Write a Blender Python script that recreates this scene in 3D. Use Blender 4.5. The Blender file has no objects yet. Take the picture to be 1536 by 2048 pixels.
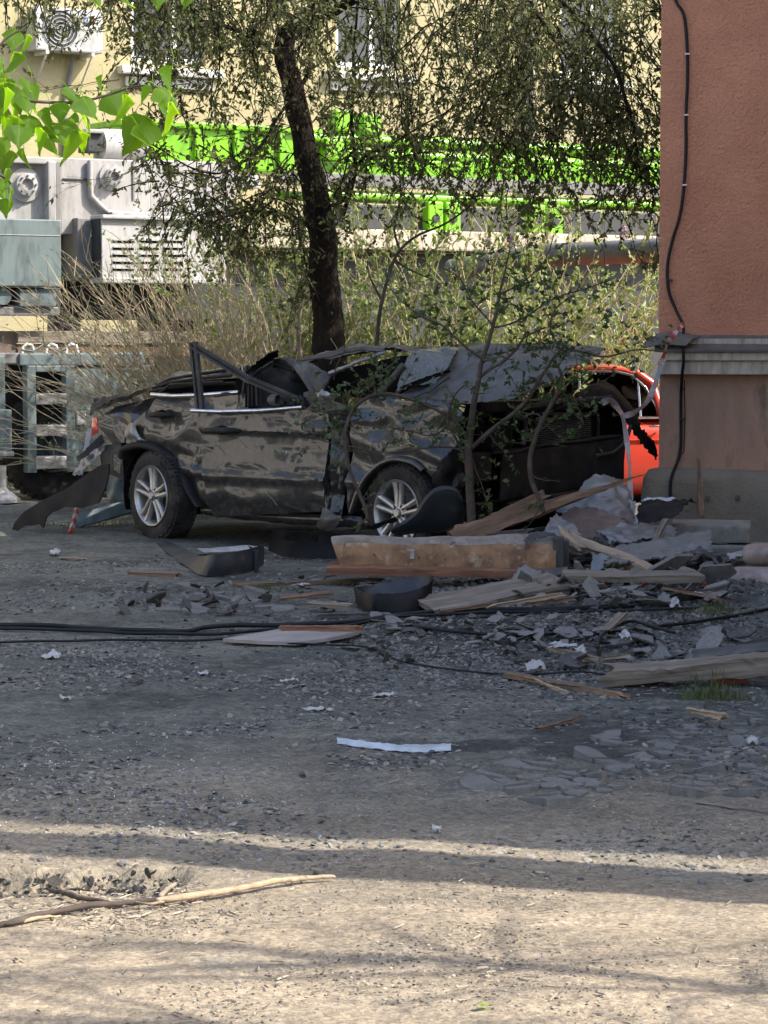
import bpy, bmesh, math, random
import numpy as np
from mathutils import Vector, Matrix, noise as mnoise
from mathutils.geometry import delaunay_2d_cdt

# ------------------------------------------------------------------ camera, sky, sun, exposure
sc = bpy.context.scene
COL = sc.collection
W, H, F = 1536.0, 2048.0, 4800.0
CAMZ, HORIZON = 1.68, 651.0
PITCH = math.atan((H / 2 - HORIZON) / F)
cam_d = bpy.data.cameras.new('camera')
cam = bpy.data.objects.new('camera', cam_d)
COL.objects.link(cam)
cam.location = (0, 0, CAMZ)
cam.rotation_euler = (math.pi / 2 - PITCH, 0, 0)
cam_d.sensor_fit = 'VERTICAL'
cam_d.sensor_height = 36.0
cam_d.sensor_width = 27.0
cam_d.lens = F / H * 36.0
cam_d.clip_start = 0.1
cam_d.clip_end = 3000
sc.camera = cam

SUN_AZ = math.radians(12)      # from the right, this far round towards the camera
SUN_EL = math.radians(44)
sun_dir = Vector((math.cos(SUN_AZ) * math.cos(SUN_EL), -math.sin(SUN_AZ) * math.cos(SUN_EL), math.sin(SUN_EL)))
sun_d = bpy.data.lights.new('sun', 'SUN')
sun_d.energy = 3.3
sun_d.angle = math.radians(0.53)
sun_d.color = (1.0, 0.93, 0.82)
sun = bpy.data.objects.new('sun', sun_d)
COL.objects.link(sun)
sun.rotation_euler = sun_dir.to_track_quat('Z', 'Y').to_euler()

world = bpy.data.worlds.new('World')
sc.world = world
world.use_nodes = True
wn = world.node_tree
bg = wn.nodes.get('Background') or wn.nodes.new('ShaderNodeBackground')
sky = wn.nodes.new('ShaderNodeTexSky')
sky.sky_type = 'NISHITA'
sky.sun_disc = False
sky.dust_density = 3.0
sky.ozone_density = 2.0
sky.sun_elevation = SUN_EL
sky.sun_rotation = math.atan2(sun_dir.x, sun_dir.y)
wn.links.new(sky.outputs[0], bg.inputs[0])
bg.inputs[1].default_value = 0.15
sc.view_settings.view_transform = 'Standard'
sc.view_settings.look = 'None'
sc.view_settings.gamma = 1.0
sc.view_settings.exposure = 1.35
sc.view_settings.use_curve_mapping = False
sc.cycles.max_bounces = 5
sc.cycles.transparent_max_bounces = 16
sc.cycles.caustics_reflective = False
sc.cycles.caustics_refractive = False
sc.cycles.use_denoising = True

# ------------------------------------------------------------------ helpers
R = random.Random(11)
_cp, _sp = math.cos(PITCH), math.sin(PITCH)
EYE = Vector((0, 0, CAMZ))

def ray(px, py):
    u = (px - W / 2) / F
    v = -(py - H / 2) / F
    return Vector((u, _cp + v * _sp, -_sp + v * _cp))

def at(px, py, Y):                      # photo pixel at a known distance
    d = ray(px, py)
    return EYE + d * (Y / d.y)

def fbm(x, y, z=0.0, oct=4, s=1.0):
    return mnoise.fractal(Vector((x * s, y * s, z * s)), 1.0, 2.0, oct)

def sm(a, b, x):
    t = max(0.0, min(1.0, (x - a) / (b - a)))
    return t * t * (3 - 2 * t)

def gz(x, y):                           # height of the ground
    n = 0.035 * fbm(x * 0.45, y * 0.45, 3.1, 3) + 0.012 * fbm(x * 2.3, y * 2.3, 7.7, 4)
    n += 0.010 * abs(fbm(x * 8, y * 8, 1.7, 3)) * sm(6.8, 8.5, y) + 0.004 * fbm(x * 17, y * 17, 0.3, 2)
    # rubble mound by the building
    m = sm(0.2, 2.2, x) * sm(12.6, 15.2, y) * (1 - sm(18.5, 20, y))
    n += m * (0.07 + 0.06 * fbm(x * 3.1, y * 3.1, 2.2, 4))
    # a ridge in front of the beam
    m = math.exp(-((x - 0.55) / 0.75) ** 2 - ((y - 12.9) / 0.42) ** 2)
    n += m * (0.06 + 0.05 * abs(fbm(x * 7, y * 7, 4.4, 4)))
    # broken ridge left
    m = math.exp(-((x + 1.35) / 0.55) ** 2 - ((y - 14.9) / 0.3) ** 2)
    n += m * 0.05 * (0.4 + abs(fbm(x * 8, y * 8, 4.4, 4)))
    # pothole under the long branch
    if -1.8 < x < -0.2 and 6.6 < y < 7.7:
        wx = x + 0.10 * fbm(x * 4, y * 4, 2.0, 3); wy = y + 0.05 * fbm(x * 6, y * 6, 5.0, 3)
        m = (1 - sm(-0.66, -0.52, wx)) * sm(6.93, 7.16, wy) * (1 - sm(7.33, 7.37, wy))
        n -= m * (0.085 + 0.03 * fbm(x * 9, y * 9, 9.1, 4))
    # broken asphalt hollow right
    m = math.exp(-((x - 1.1) / 0.55) ** 2 - ((y - 9.9) / 0.6) ** 2)
    n -= m * 0.03
    f = 1 - sm(24, 40, y)
    return n * f

def gp(px, py, lift=0.0):               # photo pixel on the ground
    d = ray(px, py)
    z = lift
    for _ in range(8):
        t = (z - CAMZ) / d.z
        p = EYE + d * t
        z = 0.5 * z + 0.5 * (gz(p.x, p.y) + lift)
    t = (z - CAMZ) / d.z
    return EYE + d * t

class Frame:
    """A vertical plane in the world: x along it, y into it (away from the viewer), z up."""
    def __init__(s, origin, yaw):
        s.o = Vector(origin); s.yaw = yaw
        s.M = Matrix.Translation(s.o) @ Matrix.Rotation(yaw, 4, 'Z')
        s.Mi = s.M.inverted()
    def hit(s, px, py, off=0.0):
        o = s.Mi @ EYE
        d = s.Mi.to_3x3() @ ray(px, py)
        t = (off - o.y) / d.y
        return o + d * t
    def poly(s, pts, off=0.0):
        r = [s.hit(x, y, off) for x, y in pts]
        return [(p.x, p.z) for p in r]

WM = {}

def tag(o, label=None, cat=None, group=None, kind=None):
    if label: o['label'] = label
    if cat: o['category'] = cat
    if group: o['group'] = group
    if kind: o['kind'] = kind
    return o

def empty(name, M, label=None, cat=None, group=None, kind=None):
    o = bpy.data.objects.new(name, None)
    COL.objects.link(o)
    o.empty_display_size = 0.2
    o.matrix_world = M
    WM[o.name] = M.copy()
    return tag(o, label, cat, group, kind)

class MB:
    def __init__(s):
        s.v = []; s.f = []; s.m = []; s.c = None
        s.cur = 0
    def add(s, verts, faces):
        n = len(s.v)
        s.v.extend([tuple(p) for p in verts])
        for f in faces:
            s.f.append(tuple(i + n for i in f)); s.m.append(s.cur)
        return s
    def box(s, lo, hi, M=None, taper=None):
        x0, y0, z0 = lo; x1, y1, z1 = hi
        if x0 > x1: x0, x1 = x1, x0
        if y0 > y1: y0, y1 = y1, y0
        if z0 > z1: z0, z1 = z1, z0
        vs = [(x0,y0,z0),(x1,y0,z0),(x1,y1,z0),(x0,y1,z0),(x0,y0,z1),(x1,y0,z1),(x1,y1,z1),(x0,y1,z1)]
        if M is not None: vs = [M @ Vector(p) for p in vs]
        return s.add(vs, [(0,3,2,1),(4,5,6,7),(0,1,5,4),(1,2,6,5),(2,3,7,6),(3,0,4,7)])
    def bbox(s, lo, hi, b=0.01, M=None):      # bevelled box
        bm = bmesh.new()
        m = MB().box(lo, hi, M)
        vs = [bm.verts.new(p) for p in m.v]
        for f in m.f: bm.faces.new([vs[i] for i in f])
        bmesh.ops.bevel(bm, geom=list(bm.edges), offset=b, segments=2, affect='EDGES', profile=0.6)
        bm.verts.index_update()
        s.add([v.co for v in bm.verts], [[v.index for v in f.verts] for f in bm.faces])
        bm.free()
        return s
    def tube(s, pts, rad, seg=6, cap=True):
        pts = [Vector(p) for p in pts]
        n = len(pts)
        if not hasattr(rad, '__len__'): rad = [rad] * n
        rings = []
        up = Vector((0.13, 0.27, 0.95))
        prev = None
        for i in range(n):
            t = (pts[min(i + 1, n - 1)] - pts[max(i - 1, 0)])
            if t.length < 1e-9: t = Vector((0, 0, 1))
            t.normalize()
            a = prev if prev is not None else t.cross(up)
            a = a - t * a.dot(t)
            if a.length < 1e-6: a = t.orthogonal()
            a.normalize(); prev = a
            b = t.cross(a)
            rings.append([pts[i] + (a * math.cos(2 * math.pi * k / seg) + b * math.sin(2 * math.pi * k / seg)) * rad[i] for k in range(seg)])
        vs = [p for r in rings for p in r]
        fs = []
        for i in range(n - 1):
            for k in range(seg):
                k2 = (k + 1) % seg
                fs.append((i * seg + k, i * seg + k2, (i + 1) * seg + k2, (i + 1) * seg + k))
        if cap:
            fs.append(tuple(range(seg - 1, -1, -1)))
            fs.append(tuple((n - 1) * seg + k for k in range(seg)))
        return s.add(vs, fs)
    def lathe(s, prof, seg=32, axis='y', c=(0, 0, 0), close=False):
        # prof: list of (r, h)
        n = len(prof); vs = []
        cx, cy, cz = c
        for r, h in prof:
            for k in range(seg):
                a = 2 * math.pi * k / seg
                u, w = r * math.cos(a), r * math.sin(a)
                if axis == 'y': vs.append((cx + u, cy + h, cz + w))
                elif axis == 'z': vs.append((cx + u, cy + w, cz + h))
                else: vs.append((cx + h, cy + u, cz + w))
        fs = []
        for i in range(n if close else n - 1):
            i2 = (i + 1) % n
            for k in range(seg):
                k2 = (k + 1) % seg
                fs.append((i * seg + k, i * seg + k2, i2 * seg + k2, i2 * seg + k))
        return s.add(vs, fs)
    def prism(s, poly, y0, y1):               # polygon in x,z extruded along y
        n = len(poly)
        vs = [(x, y0, z) for x, z in poly] + [(x, y1, z) for x, z in poly]
        fs = [tuple(range(n)), tuple(range(2 * n - 1, n - 1, -1))]
        for i in range(n):
            j = (i + 1) % n
            fs.append((i, j + 0, n + j, n + i))
        return s.add(vs, fs)
    def panel(s, poly, sp, yfun, th=0.006, holes=(), seed=0):
        """Fine triangulated sheet with the outline poly (x,z); yfun(x,z)->y; given a thickness."""
        rr = random.Random(seed + 5)
        pts = []; edges = []
        def loop(pl):
            st = len(pts)
            for i in range(len(pl)):
                a = pl[i]; b = pl[(i + 1) % len(pl)]
                L = math.hypot(b[0] - a[0], b[1] - a[1])
                k = max(1, int(L / sp))
                for j in range(k):
                    t = j / k
                    pts.append(Vector((a[0] + (b[0] - a[0]) * t, a[1] + (b[1] - a[1]) * t)))
            n = len(pts) - st
            for i in range(n): edges.append((st + i, st + (i + 1) % n))
        loop(poly)
        for h in holes: loop(h)
        def inside(x, z, pl):
            c = False
            n = len(pl)
            for i in range(n):
                x1, z1 = pl[i]; x2, z2 = pl[(i + 1) % n]
                if (z1 > z) != (z2 > z) and x < (x2 - x1) * (z - z1) / (z2 - z1) + x1: c = not c
            return c
        xs = [p[0] for p in poly]; zs = [p[1] for p in poly]
        nx = int((max(xs) - min(xs)) / sp) + 1; nz = int((max(zs) - min(zs)) / sp) + 1
        for i in range(nx):
            for j in range(nz):
                x = min(xs) + (i + 0.5 + rr.uniform(-.22, .22)) * sp
                z = min(zs) + (j + 0.5 + rr.uniform(-.22, .22)) * sp
                if inside(x, z, poly) and not any(inside(x, z, h) for h in holes): pts.append(Vector((x, z)))
        res = delaunay_2d_cdt(pts, edges, [], 1, 1e-5)
        ov, ot = res[0], res[2]
        if not ot:
            res = delaunay_2d_cdt(pts, edges, [], 0, 1e-5); ov, ot = res[0], res[2]
        tris = []
        for t in ot:
            cx = sum(ov[i].x for i in t) / 3; cz = sum(ov[i].y for i in t) / 3
            if inside(cx, cz, poly) and not any(inside(cx, cz, h) for h in holes):
                a, b, c = (ov[i] for i in t)
                if (b.x - a.x) * (c.y - a.y) - (b.y - a.y) * (c.x - a.x) < 0: t = t[::-1]
                tris.append(tuple(t))
        n = len(ov)
        vs = []
        ys = [yfun(p.x, p.y) for p in ov]
        for p, y in zip(ov, ys): vs.append((p.x, y, p.y))
        for p, y in zip(ov, ys): vs.append((p.x, y + th, p.y))
        fs = list(tris) + [tuple(n + i for i in t[::-1]) for t in tris]
        cnt = {}
        for t in tris:
            for i in range(3):
                e = (t[i], t[(i + 1) % 3]); cnt[e] = cnt.get(e, 0) + 1
        for (a, b) in cnt:
            if (b, a) not in cnt: fs.append((b, a, n + a, n + b))
        return s.add(vs, fs)
    def sheet(s, net, nu=24, nv=24, amp=0.0, freq=4.0, th=0.004, seed=0, rag=0.0, fold=0.0):
        """Catmull-Rom surface through a net of points (rows of equal length), crumpled, with a thickness."""
        net = [[Vector(p) for p in row] for row in net]
        m, k = len(net), len(net[0])
        def cr(p, t):
            n = len(p)
            if n == 1: return p[0]
            x = t * (n - 1); i = min(int(x), n - 2); u = x - i
            p0 = p[i - 1] if i > 0 else p[i] * 2 - p[i + 1]
            p3 = p[i + 2] if i + 2 < n else p[i + 1] * 2 - p[i]
            p1, p2 = p[i], p[i + 1]
            return 0.5 * ((2 * p1) + (p2 - p0) * u + (2 * p0 - 5 * p1 + 4 * p2 - p3) * u * u + (3 * p1 - p0 - 3 * p2 + p3) * u ** 3)
        G = []
        for a in range(nu + 1):
            t = a / nu
            row = [cr([net[i][j] for i in range(m)], t) for j in range(k)]
            G.append([cr(row, b / nv) for b in range(nv + 1)])
        rr = random.Random(seed)
        N = [[None] * (nv + 1) for _ in range(nu + 1)]
        for a in range(nu + 1):
            for b in range(nv + 1):
                du = G[min(a + 1, nu)][b] - G[max(a - 1, 0)][b]
                dv = G[a][min(b + 1, nv)] - G[a][max(b - 1, 0)]
                nn = du.cross(dv)
                N[a][b] = nn.normalized() if nn.length > 1e-12 else Vector((0, 0, 1))
        P = []
        for a in range(nu + 1):
            for b in range(nv + 1):
                p = G[a][b]
                q = p * freq + Vector((seed * 3.1, seed * 1.7, seed * 0.9))
                d = amp * (mnoise.fractal(q, 1.0, 2.0, 3) + 0.0)
                if fold: d += fold * (1 - 2 * abs(mnoise.noise(q * 0.8)) ** 0.6)
                o = N[a][b] * d
                if rag and (a in (0, nu) or b in (0, nv)):
                    o = o + Vector((rr.uniform(-1, 1), rr.uniform(-1, 1), rr.uniform(-1, 1))) * rag
                P.append(p + o)
        w = nv + 1; n = len(P)
        top = []
        for a in range(nu):
            for b in range(nv):
                top.append((a * w + b, (a + 1) * w + b, (a + 1) * w + b + 1, a * w + b + 1))
        Q = [P[a * w + b] - N[a][b] * th for a in range(nu + 1) for b in range(nv + 1)]
        fs = top + [tuple(n + i for i in f[::-1]) for f in top]
        for a in range(nu):
            fs.append((a * w, n + a * w, n + (a + 1) * w, (a + 1) * w))
            fs.append(((a + 1) * w + nv, n + (a + 1) * w + nv, n + a * w + nv, a * w + nv))
        for b in range(nv):
            fs.append((b + 1, n + b + 1, n + b, b))
            fs.append((nu * w + b, n + nu * w + b, n + nu * w + b + 1, nu * w + b + 1))
        return s.add(P + Q, fs)
    def build(s, name, mats, parent=None, frame=None, smooth=None, label=None, cat=None, group=None, kind=None, M=None):
        me = bpy.data.meshes.new(name)
        src = frame.M if frame is not None else (M if M is not None else Matrix.Identity(4))
        co = np.array(s.v, dtype=np.float64).reshape(-1, 3)
        o = bpy.data.objects.new(name, me)
        COL.objects.link(o)
        if parent is not None:
            T = WM[parent.name].inverted() @ src
            base = Matrix.Identity(4)
        elif M is not None and frame is None:
            T = Matrix.Identity(4); base = M
        else:
            A = np.array(src); wc = co @ A[:3, :3].T + A[:3, 3]
            lo, hi = wc.min(0), wc.max(0)
            c = Vector(((lo[0] + hi[0]) / 2, (lo[1] + hi[1]) / 2, lo[2]))
            base = Matrix.Translation(c)
            T = base.inverted() @ src
        A = np.array(T)
        co = co @ A[:3, :3].T + A[:3, 3]
        me.from_pydata(co.tolist(), [], s.f)
        if not isinstance(mats, (list, tuple)): mats = [mats]
        for mm in mats: me.materials.append(mm)
        if len(mats) > 1: me.polygons.foreach_set('material_index', s.m)
        if smooth is not None:
            me.polygons.foreach_set('use_smooth', [True] * len(me.polygons))
            if smooth < 180: me.set_sharp_from_angle(angle=math.radians(smooth))
        if s.c is not None:
            ca = me.color_attributes.new('tint', 'FLOAT_COLOR', 'POINT')
            ca.data.foreach_set('color', np.asarray(s.c, dtype=np.float32).ravel())
        me.update()
        if parent is not None:
            o.parent = parent
            WM[o.name] = WM[parent.name].copy()
        else:
            o.matrix_world = base
            WM[o.name] = base.copy()
        return tag(o, label, cat, group, kind)

def copy_tree(o, M=None, parent=None, label=None):
    c = o.copy(); COL.objects.link(c)
    if parent is not None:
        c.parent = parent
    if M is not None:
        c.matrix_world = M; WM[c.name] = M.copy()
    if label: c['label'] = label
    for ch in o.children:
        copy_tree(ch, None, c)
    return c

# ------------------------------------------------------------------ materials
MATS = {}
def mat(name, c1, c2=None, rough=0.7, metal=0.0, scale=6.0, detail=6.0, lo=0.35, hi=0.65, bump=0.0, bscale=40.0,
        c3=None, s3=2.0, t3=(0.55, 0.7), stretch=None, coat=0.0, spec=0.5, rvar=0.0, trans=0.0, tint=False, bdist=0.01, tcol=None, crough=0.12, scratch=None, veins=None):
    m = bpy.data.materials.new(name); m.use_nodes = True
    nt = m.node_tree; N = nt.nodes; L = nt.links
    b = N['Principled BSDF']
    out = N['Material Output']
    tc = N.new('ShaderNodeTexCoord')
    mp = N.new('ShaderNodeMapping')
    L.new(tc.outputs['Object'], mp.inputs[0])
    if stretch: mp.inputs['Scale'].default_value = stretch
    def nz(sc_, dt=6.0, ro=0.6):
        n = N.new('ShaderNodeTexNoise'); n.inputs['Scale'].default_value = sc_; n.inputs['Detail'].default_value = dt
        n.inputs['Roughness'].default_value = ro
        n.inputs['Detail'].default_value = min(dt, 4.0)
        L.new(mp.outputs[0], n.inputs['Vector']); return n
    def ramp(src, a, bb):
        r = N.new('ShaderNodeMapRange'); r.inputs[1].default_value = a; r.inputs[2].default_value = bb
        r.clamp = True; L.new(src, r.inputs[0]); return r.outputs[0]
    def mix(fac, A, B, mode='MIX'):
        x = N.new('ShaderNodeMix'); x.data_type = 'RGBA'; x.blend_type = mode
        if hasattr(fac, 'is_linked') or hasattr(fac, 'links'): L.new(fac, x.inputs[0])
        else: x.inputs[0].default_value = fac
        for i, q in ((6, A), (7, B)):
            if isinstance(q, (tuple, list)): x.inputs[i].default_value = (*q[:3], 1)
            else: L.new(q, x.inputs[i])
        return x.outputs[2]
    col = None
    if c2 is not None:
        col = mix(ramp(nz(scale, detail).outputs[0], lo, hi), c1, c2)
    if c3 is not None:
        col = mix(ramp(nz(s3, 8.0, 0.65).outputs[0], *t3), col if col is not None else c1, c3)
    if scratch:
        mp2 = N.new('ShaderNodeMapping'); mp2.inputs['Scale'].default_value = (34, 34, 3.0); mp2.inputs['Rotation'].default_value = (0.0, 0.35, 0.0)
        L.new(tc.outputs['Object'], mp2.inputs[0])
        n2 = N.new('ShaderNodeTexNoise'); n2.inputs['Scale'].default_value = 1.6; n2.inputs['Detail'].default_value = 2.0
        L.new(mp2.outputs[0], n2.inputs['Vector'])
        n3 = nz(3.0, 2)
        ml = N.new('ShaderNodeMath'); ml.operation = 'MULTIPLY'
        L.new(ramp(n2.outputs[0], 0.69, 0.75), ml.inputs[0]); L.new(ramp(n3.outputs[0], 0.45, 0.6), ml.inputs[1])
        col = mix(ml.outputs[0], col, scratch)
    if veins:
        sx = N.new('ShaderNodeSeparateXYZ'); L.new(tc.outputs['Object'], sx.inputs[0])
        ab = N.new('ShaderNodeMath'); ab.operation = 'ABSOLUTE'; L.new(sx.outputs[0], ab.inputs[0])
        a1 = N.new('ShaderNodeMath'); a1.operation = 'MULTIPLY_ADD'; L.new(ab.outputs[0], a1.inputs[0]); a1.inputs[1].default_value = -0.85; L.new(sx.outputs[1], a1.inputs[2])
        a2 = N.new('ShaderNodeMath'); a2.operation = 'MULTIPLY'; L.new(a1.outputs[0], a2.inputs[0]); a2.inputs[1].default_value = 46.0
        a3 = N.new('ShaderNodeMath'); a3.operation = 'SINE'; L.new(a2.outputs[0], a3.inputs[0])
        v1 = ramp(a3.outputs[0], 0.9, 1.0); v2 = ramp(ab.outputs[0], 0.02, 0.008)
        mx = N.new('ShaderNodeMath'); mx.operation = 'MAXIMUM'; L.new(v1, mx.inputs[0]); L.new(v2, mx.inputs[1])
        mh = N.new('ShaderNodeMath'); mh.operation = 'MULTIPLY'; L.new(mx.outputs[0], mh.inputs[0]); mh.inputs[1].default_value = 0.6
        col = mix(mh.outputs[0], col, veins)
    if tint:
        a = N.new('ShaderNodeAttribute'); a.attribute_name = 'tint'
        col = mix(1.0, col if col is not None else c1, a.outputs['Color'], 'MULTIPLY')
    if col is None: b.inputs['Base Color'].default_value = (*c1, 1)
    else: L.new(col, b.inputs['Base Color'])
    b.inputs['Roughness'].default_value = rough
    if rvar:
        r = N.new('ShaderNodeMapRange'); r.inputs[3].default_value = max(0.02, rough - rvar); r.inputs[4].default_value = min(1, rough + rvar)
        r.inputs[1].default_value = 0.3; r.inputs[2].default_value = 0.7
        L.new(nz(scale * 1.7, 5).outputs[0], r.inputs[0]); L.new(r.outputs[0], b.inputs['Roughness'])
    b.inputs['Metallic'].default_value = metal
    b.inputs['Coat Weight'].default_value = coat
    b.inputs['Coat Roughness'].default_value = crough
    b.inputs['Specular IOR Level'].default_value = spec
    if bump:
        bp = N.new('ShaderNodeBump'); bp.inputs['Strength'].default_value = bump; bp.inputs['Distance'].default_value = bdist
        L.new(nz(bscale, 8, 0.65).outputs[0], bp.inputs['Height']); L.new(bp.outputs[0], b.inputs['Normal'])
    if trans:
        t = N.new('ShaderNodeBsdfTranslucent')
        if tcol: t.inputs[0].default_value = (*tcol, 1)
        elif col is not None: L.new(col, t.inputs[0])
        else: t.inputs[0].default_value = (*c1, 1)
        x = N.new('ShaderNodeMixShader'); x.inputs[0].default_value = trans
        L.new(b.outputs[0], x.inputs[1]); L.new(t.outputs[0], x.inputs[2]); L.new(x.outputs[0], out.inputs[0])
    MATS[name] = m
    return m

M_ = {}
def defmats():
    M_['paint'] = mat('dark_car_paint', (0.011, 0.011, 0.0115), (0.024, 0.0235, 0.023), rough=0.5, scale=3, coat=0.95, crough=0.08, spec=0.25, c3=(0.105, 0.089, 0.068), s3=16, t3=(0.46, 0.95), rvar=0.14, scratch=(0.3, 0.27, 0.23))
    M_['paint_dusty'] = mat('dusty_car_paint', (0.035, 0.034, 0.034), (0.09, 0.085, 0.077), rough=0.5, spec=0.3, scale=4, c3=(0.2, 0.18, 0.15), s3=3.5, t3=(0.5, 0.75), bump=0.2, bscale=14, rvar=0.15)
    M_['bonnet'] = mat('grey_bonnet_skin', (0.1, 0.1, 0.096), (0.062, 0.062, 0.06), rough=0.5, spec=0.3, scale=3, c3=(0.155, 0.15, 0.138), s3=4, t3=(0.5, 0.75), bump=0.25, bscale=16)
    M_['metal_bare'] = mat('bare_torn_metal', (0.32, 0.32, 0.33), (0.16, 0.155, 0.15), rough=0.42, metal=0.6, scale=12, rvar=0.15, bump=0.2, bscale=30)
    M_['chrome'] = mat('chrome_trim', (0.75, 0.76, 0.78), (0.5, 0.5, 0.52), rough=0.16, metal=1.0, scale=20)
    M_['black_plastic'] = mat('black_plastic', (0.01, 0.01, 0.011), (0.022, 0.021, 0.02), rough=0.6, spec=0.2, scale=6, c3=(0.05, 0.046, 0.04), s3=4, t3=(0.55, 0.8), bump=0.15, bscale=60)
    M_['black_clean'] = mat('clean_black_plastic', (0.008, 0.008, 0.009), (0.018, 0.017, 0.017), rough=0.6, scale=6, spec=0.15, bump=0.15, bscale=60)
    M_['grey_plastic'] = mat('grey_plastic', (0.02, 0.023, 0.027), (0.04, 0.043, 0.047), rough=0.5, spec=0.3, scale=5, c3=(0.09, 0.086, 0.078), s3=5, t3=(0.55, 0.8), bump=0.1, bscale=80)
    M_['rubber'] = mat('tyre_rubber', (0.022, 0.02, 0.019), (0.04, 0.036, 0.032), rough=0.85, spec=0.2, scale=9, c3=(0.10, 0.086, 0.07), s3=5, t3=(0.5, 0.8), bump=0.3, bscale=70)
    M_['alloy'] = mat('alloy_rim', (0.5, 0.49, 0.47), (0.33, 0.31, 0.29), rough=0.38, metal=0.75, scale=9, c3=(0.2, 0.16, 0.12), s3=7, t3=(0.58, 0.8), rvar=0.12)
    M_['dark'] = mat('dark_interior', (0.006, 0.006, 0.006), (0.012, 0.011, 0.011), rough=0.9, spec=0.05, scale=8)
    M_['interior'] = mat('grey_upholstery', (0.035, 0.035, 0.034), (0.07, 0.068, 0.064), rough=0.95, spec=0.1, scale=7, bump=0.2, bscale=90)
    M_['radiator'] = mat('radiator_fins', (0.05, 0.052, 0.05), (0.09, 0.09, 0.085), rough=0.55, metal=0.4, scale=20)
    M_['glass_shatter'] = mat('shattered_glass', (0.06, 0.068, 0.062), (0.13, 0.14, 0.13), rough=0.35, scale=60, detail=3, c3=(0.06, 0.065, 0.06), s3=4, bump=0.6, bscale=140, coat=0.3)
    M_['red_lamp'] = mat('red_lamp', (0.5, 0.02, 0.015), rough=0.2, coat=0.5)
    M_['wood_old'] = mat('weathered_wood', (0.235, 0.195, 0.15), (0.1, 0.08, 0.06), rough=0.85, scale=6, stretch=(0.7, 12, 12), c3=(0.31, 0.27, 0.22), s3=3, bump=0.5, bscale=9)
    M_['wood_brown'] = mat('brown_splintered_wood', (0.2, 0.125, 0.075), (0.095, 0.06, 0.04), rough=0.85, scale=5, stretch=(0.8, 9, 9), c3=(0.3, 0.2, 0.12), s3=2.5, bump=0.6, bscale=9)
    M_['wood_pale'] = mat('pale_stripped_wood', (0.42, 0.32, 0.21), (0.26, 0.19, 0.125), rough=0.8, scale=5, stretch=(0.8, 8, 8), c3=(0.16, 0.13, 0.1), s3=2, bump=0.5, bscale=9)
    M_['beam_face'] = mat('beam_plaster_face', (0.34, 0.2, 0.105), (0.15, 0.085, 0.048), rough=0.9, scale=7, c3=(0.42, 0.33, 0.22), s3=9, t3=(0.54, 0.68), bump=0.6, bscale=35)
    M_['beam_top'] = mat('beam_top_plaster', (0.3, 0.265, 0.23), (0.16, 0.135, 0.112), rough=0.92, scale=9, bump=0.5, bscale=40)
    M_['beam_red'] = mat('beam_red_board', (0.24, 0.105, 0.06), (0.13, 0.065, 0.042), rough=0.85, scale=5, stretch=(0.8, 8, 8), c3=(0.35, 0.2, 0.11), s3=4, bump=0.5, bscale=12)
    M_['slate'] = mat('grey_slate', (0.15, 0.145, 0.135), (0.215, 0.205, 0.19), rough=0.8, scale=7, c3=(0.09, 0.09, 0.088), s3=4, bump=0.3, bscale=50)
    M_['slate_dark'] = mat('dark_roofing_felt', (0.05, 0.049, 0.047), (0.085, 0.083, 0.078), rough=0.85, scale=7, c3=(0.15, 0.145, 0.135), s3=4, bump=0.4, bscale=60)
    M_['sheet_metal'] = mat('grey_sheet_metal', (0.2, 0.215, 0.225), (0.13, 0.135, 0.138), rough=0.45, metal=0.35, scale=6, c3=(0.27, 0.27, 0.265), s3=3, bump=0.15, bscale=25)
    M_['rust_sheet'] = mat('rusty_brown_sheet', (0.16, 0.11, 0.085), (0.09, 0.062, 0.05), rough=0.7, scale=6, c3=(0.22, 0.2, 0.18), s3=3, bump=0.3, bscale=30)
    M_['concrete'] = mat('concrete', (0.27, 0.255, 0.215), (0.18, 0.17, 0.145), rough=0.92, scale=7, c3=(0.33, 0.31, 0.27), s3=4, bump=0.6, bscale=45)
    M_['clay_pipe'] = mat('clay_pipe', (0.33, 0.235, 0.19), (0.22, 0.17, 0.145), rough=0.65, scale=8, c3=(0.38, 0.33, 0.3), s3=5, bump=0.25, bscale=40)
    M_['brick'] = mat('red_brick', (0.36, 0.1, 0.05), (0.25, 0.075, 0.045), rough=0.9, scale=12, bump=0.5, bscale=50)
    M_['cable'] = mat('black_cable', (0.008, 0.0085, 0.01), (0.018, 0.019, 0.021), rough=0.55, spec=0.25, scale=10)
    M_['white'] = mat('white_scrap', (0.46, 0.46, 0.45), (0.3, 0.3, 0.29), rough=0.5, scale=10, bump=0.1)
    M_['white_tin'] = mat('white_tin_strip', (0.5, 0.56, 0.62), (0.34, 0.38, 0.42), rough=0.4, scale=10, c3=(0.3, 0.28, 0.25), s3=12, t3=(0.6, 0.75))
    M_['board_face'] = mat('pale_board_face', (0.33, 0.29, 0.27), (0.24, 0.215, 0.2), rough=0.7, scale=5, c3=(0.16, 0.13, 0.11), s3=4, t3=(0.6, 0.8))
    M_['bark'] = mat('dark_bark', (0.032, 0.025, 0.02), (0.014, 0.011, 0.009), rough=0.95, scale=9, stretch=(3, 3, 0.8), c3=(0.05, 0.04, 0.03), s3=9, spec=0.1, bump=1.0, bscale=14, bdist=0.03)
    M_['bark_young'] = mat('young_bark', (0.085, 0.062, 0.045), (0.045, 0.034, 0.026), rough=0.85, scale=14, c3=(0.13, 0.11, 0.085), s3=9, bump=0.4, bscale=30)
    M_['bark_pale'] = mat('pale_bark', (0.3, 0.25, 0.18), (0.17, 0.135, 0.1), rough=0.85, scale=14, bump=0.3, bscale=30)
    M_['straw'] = mat('straw_twigs', (0.5, 0.4, 0.25), (0.3, 0.23, 0.14), rough=0.8, scale=6)
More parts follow.
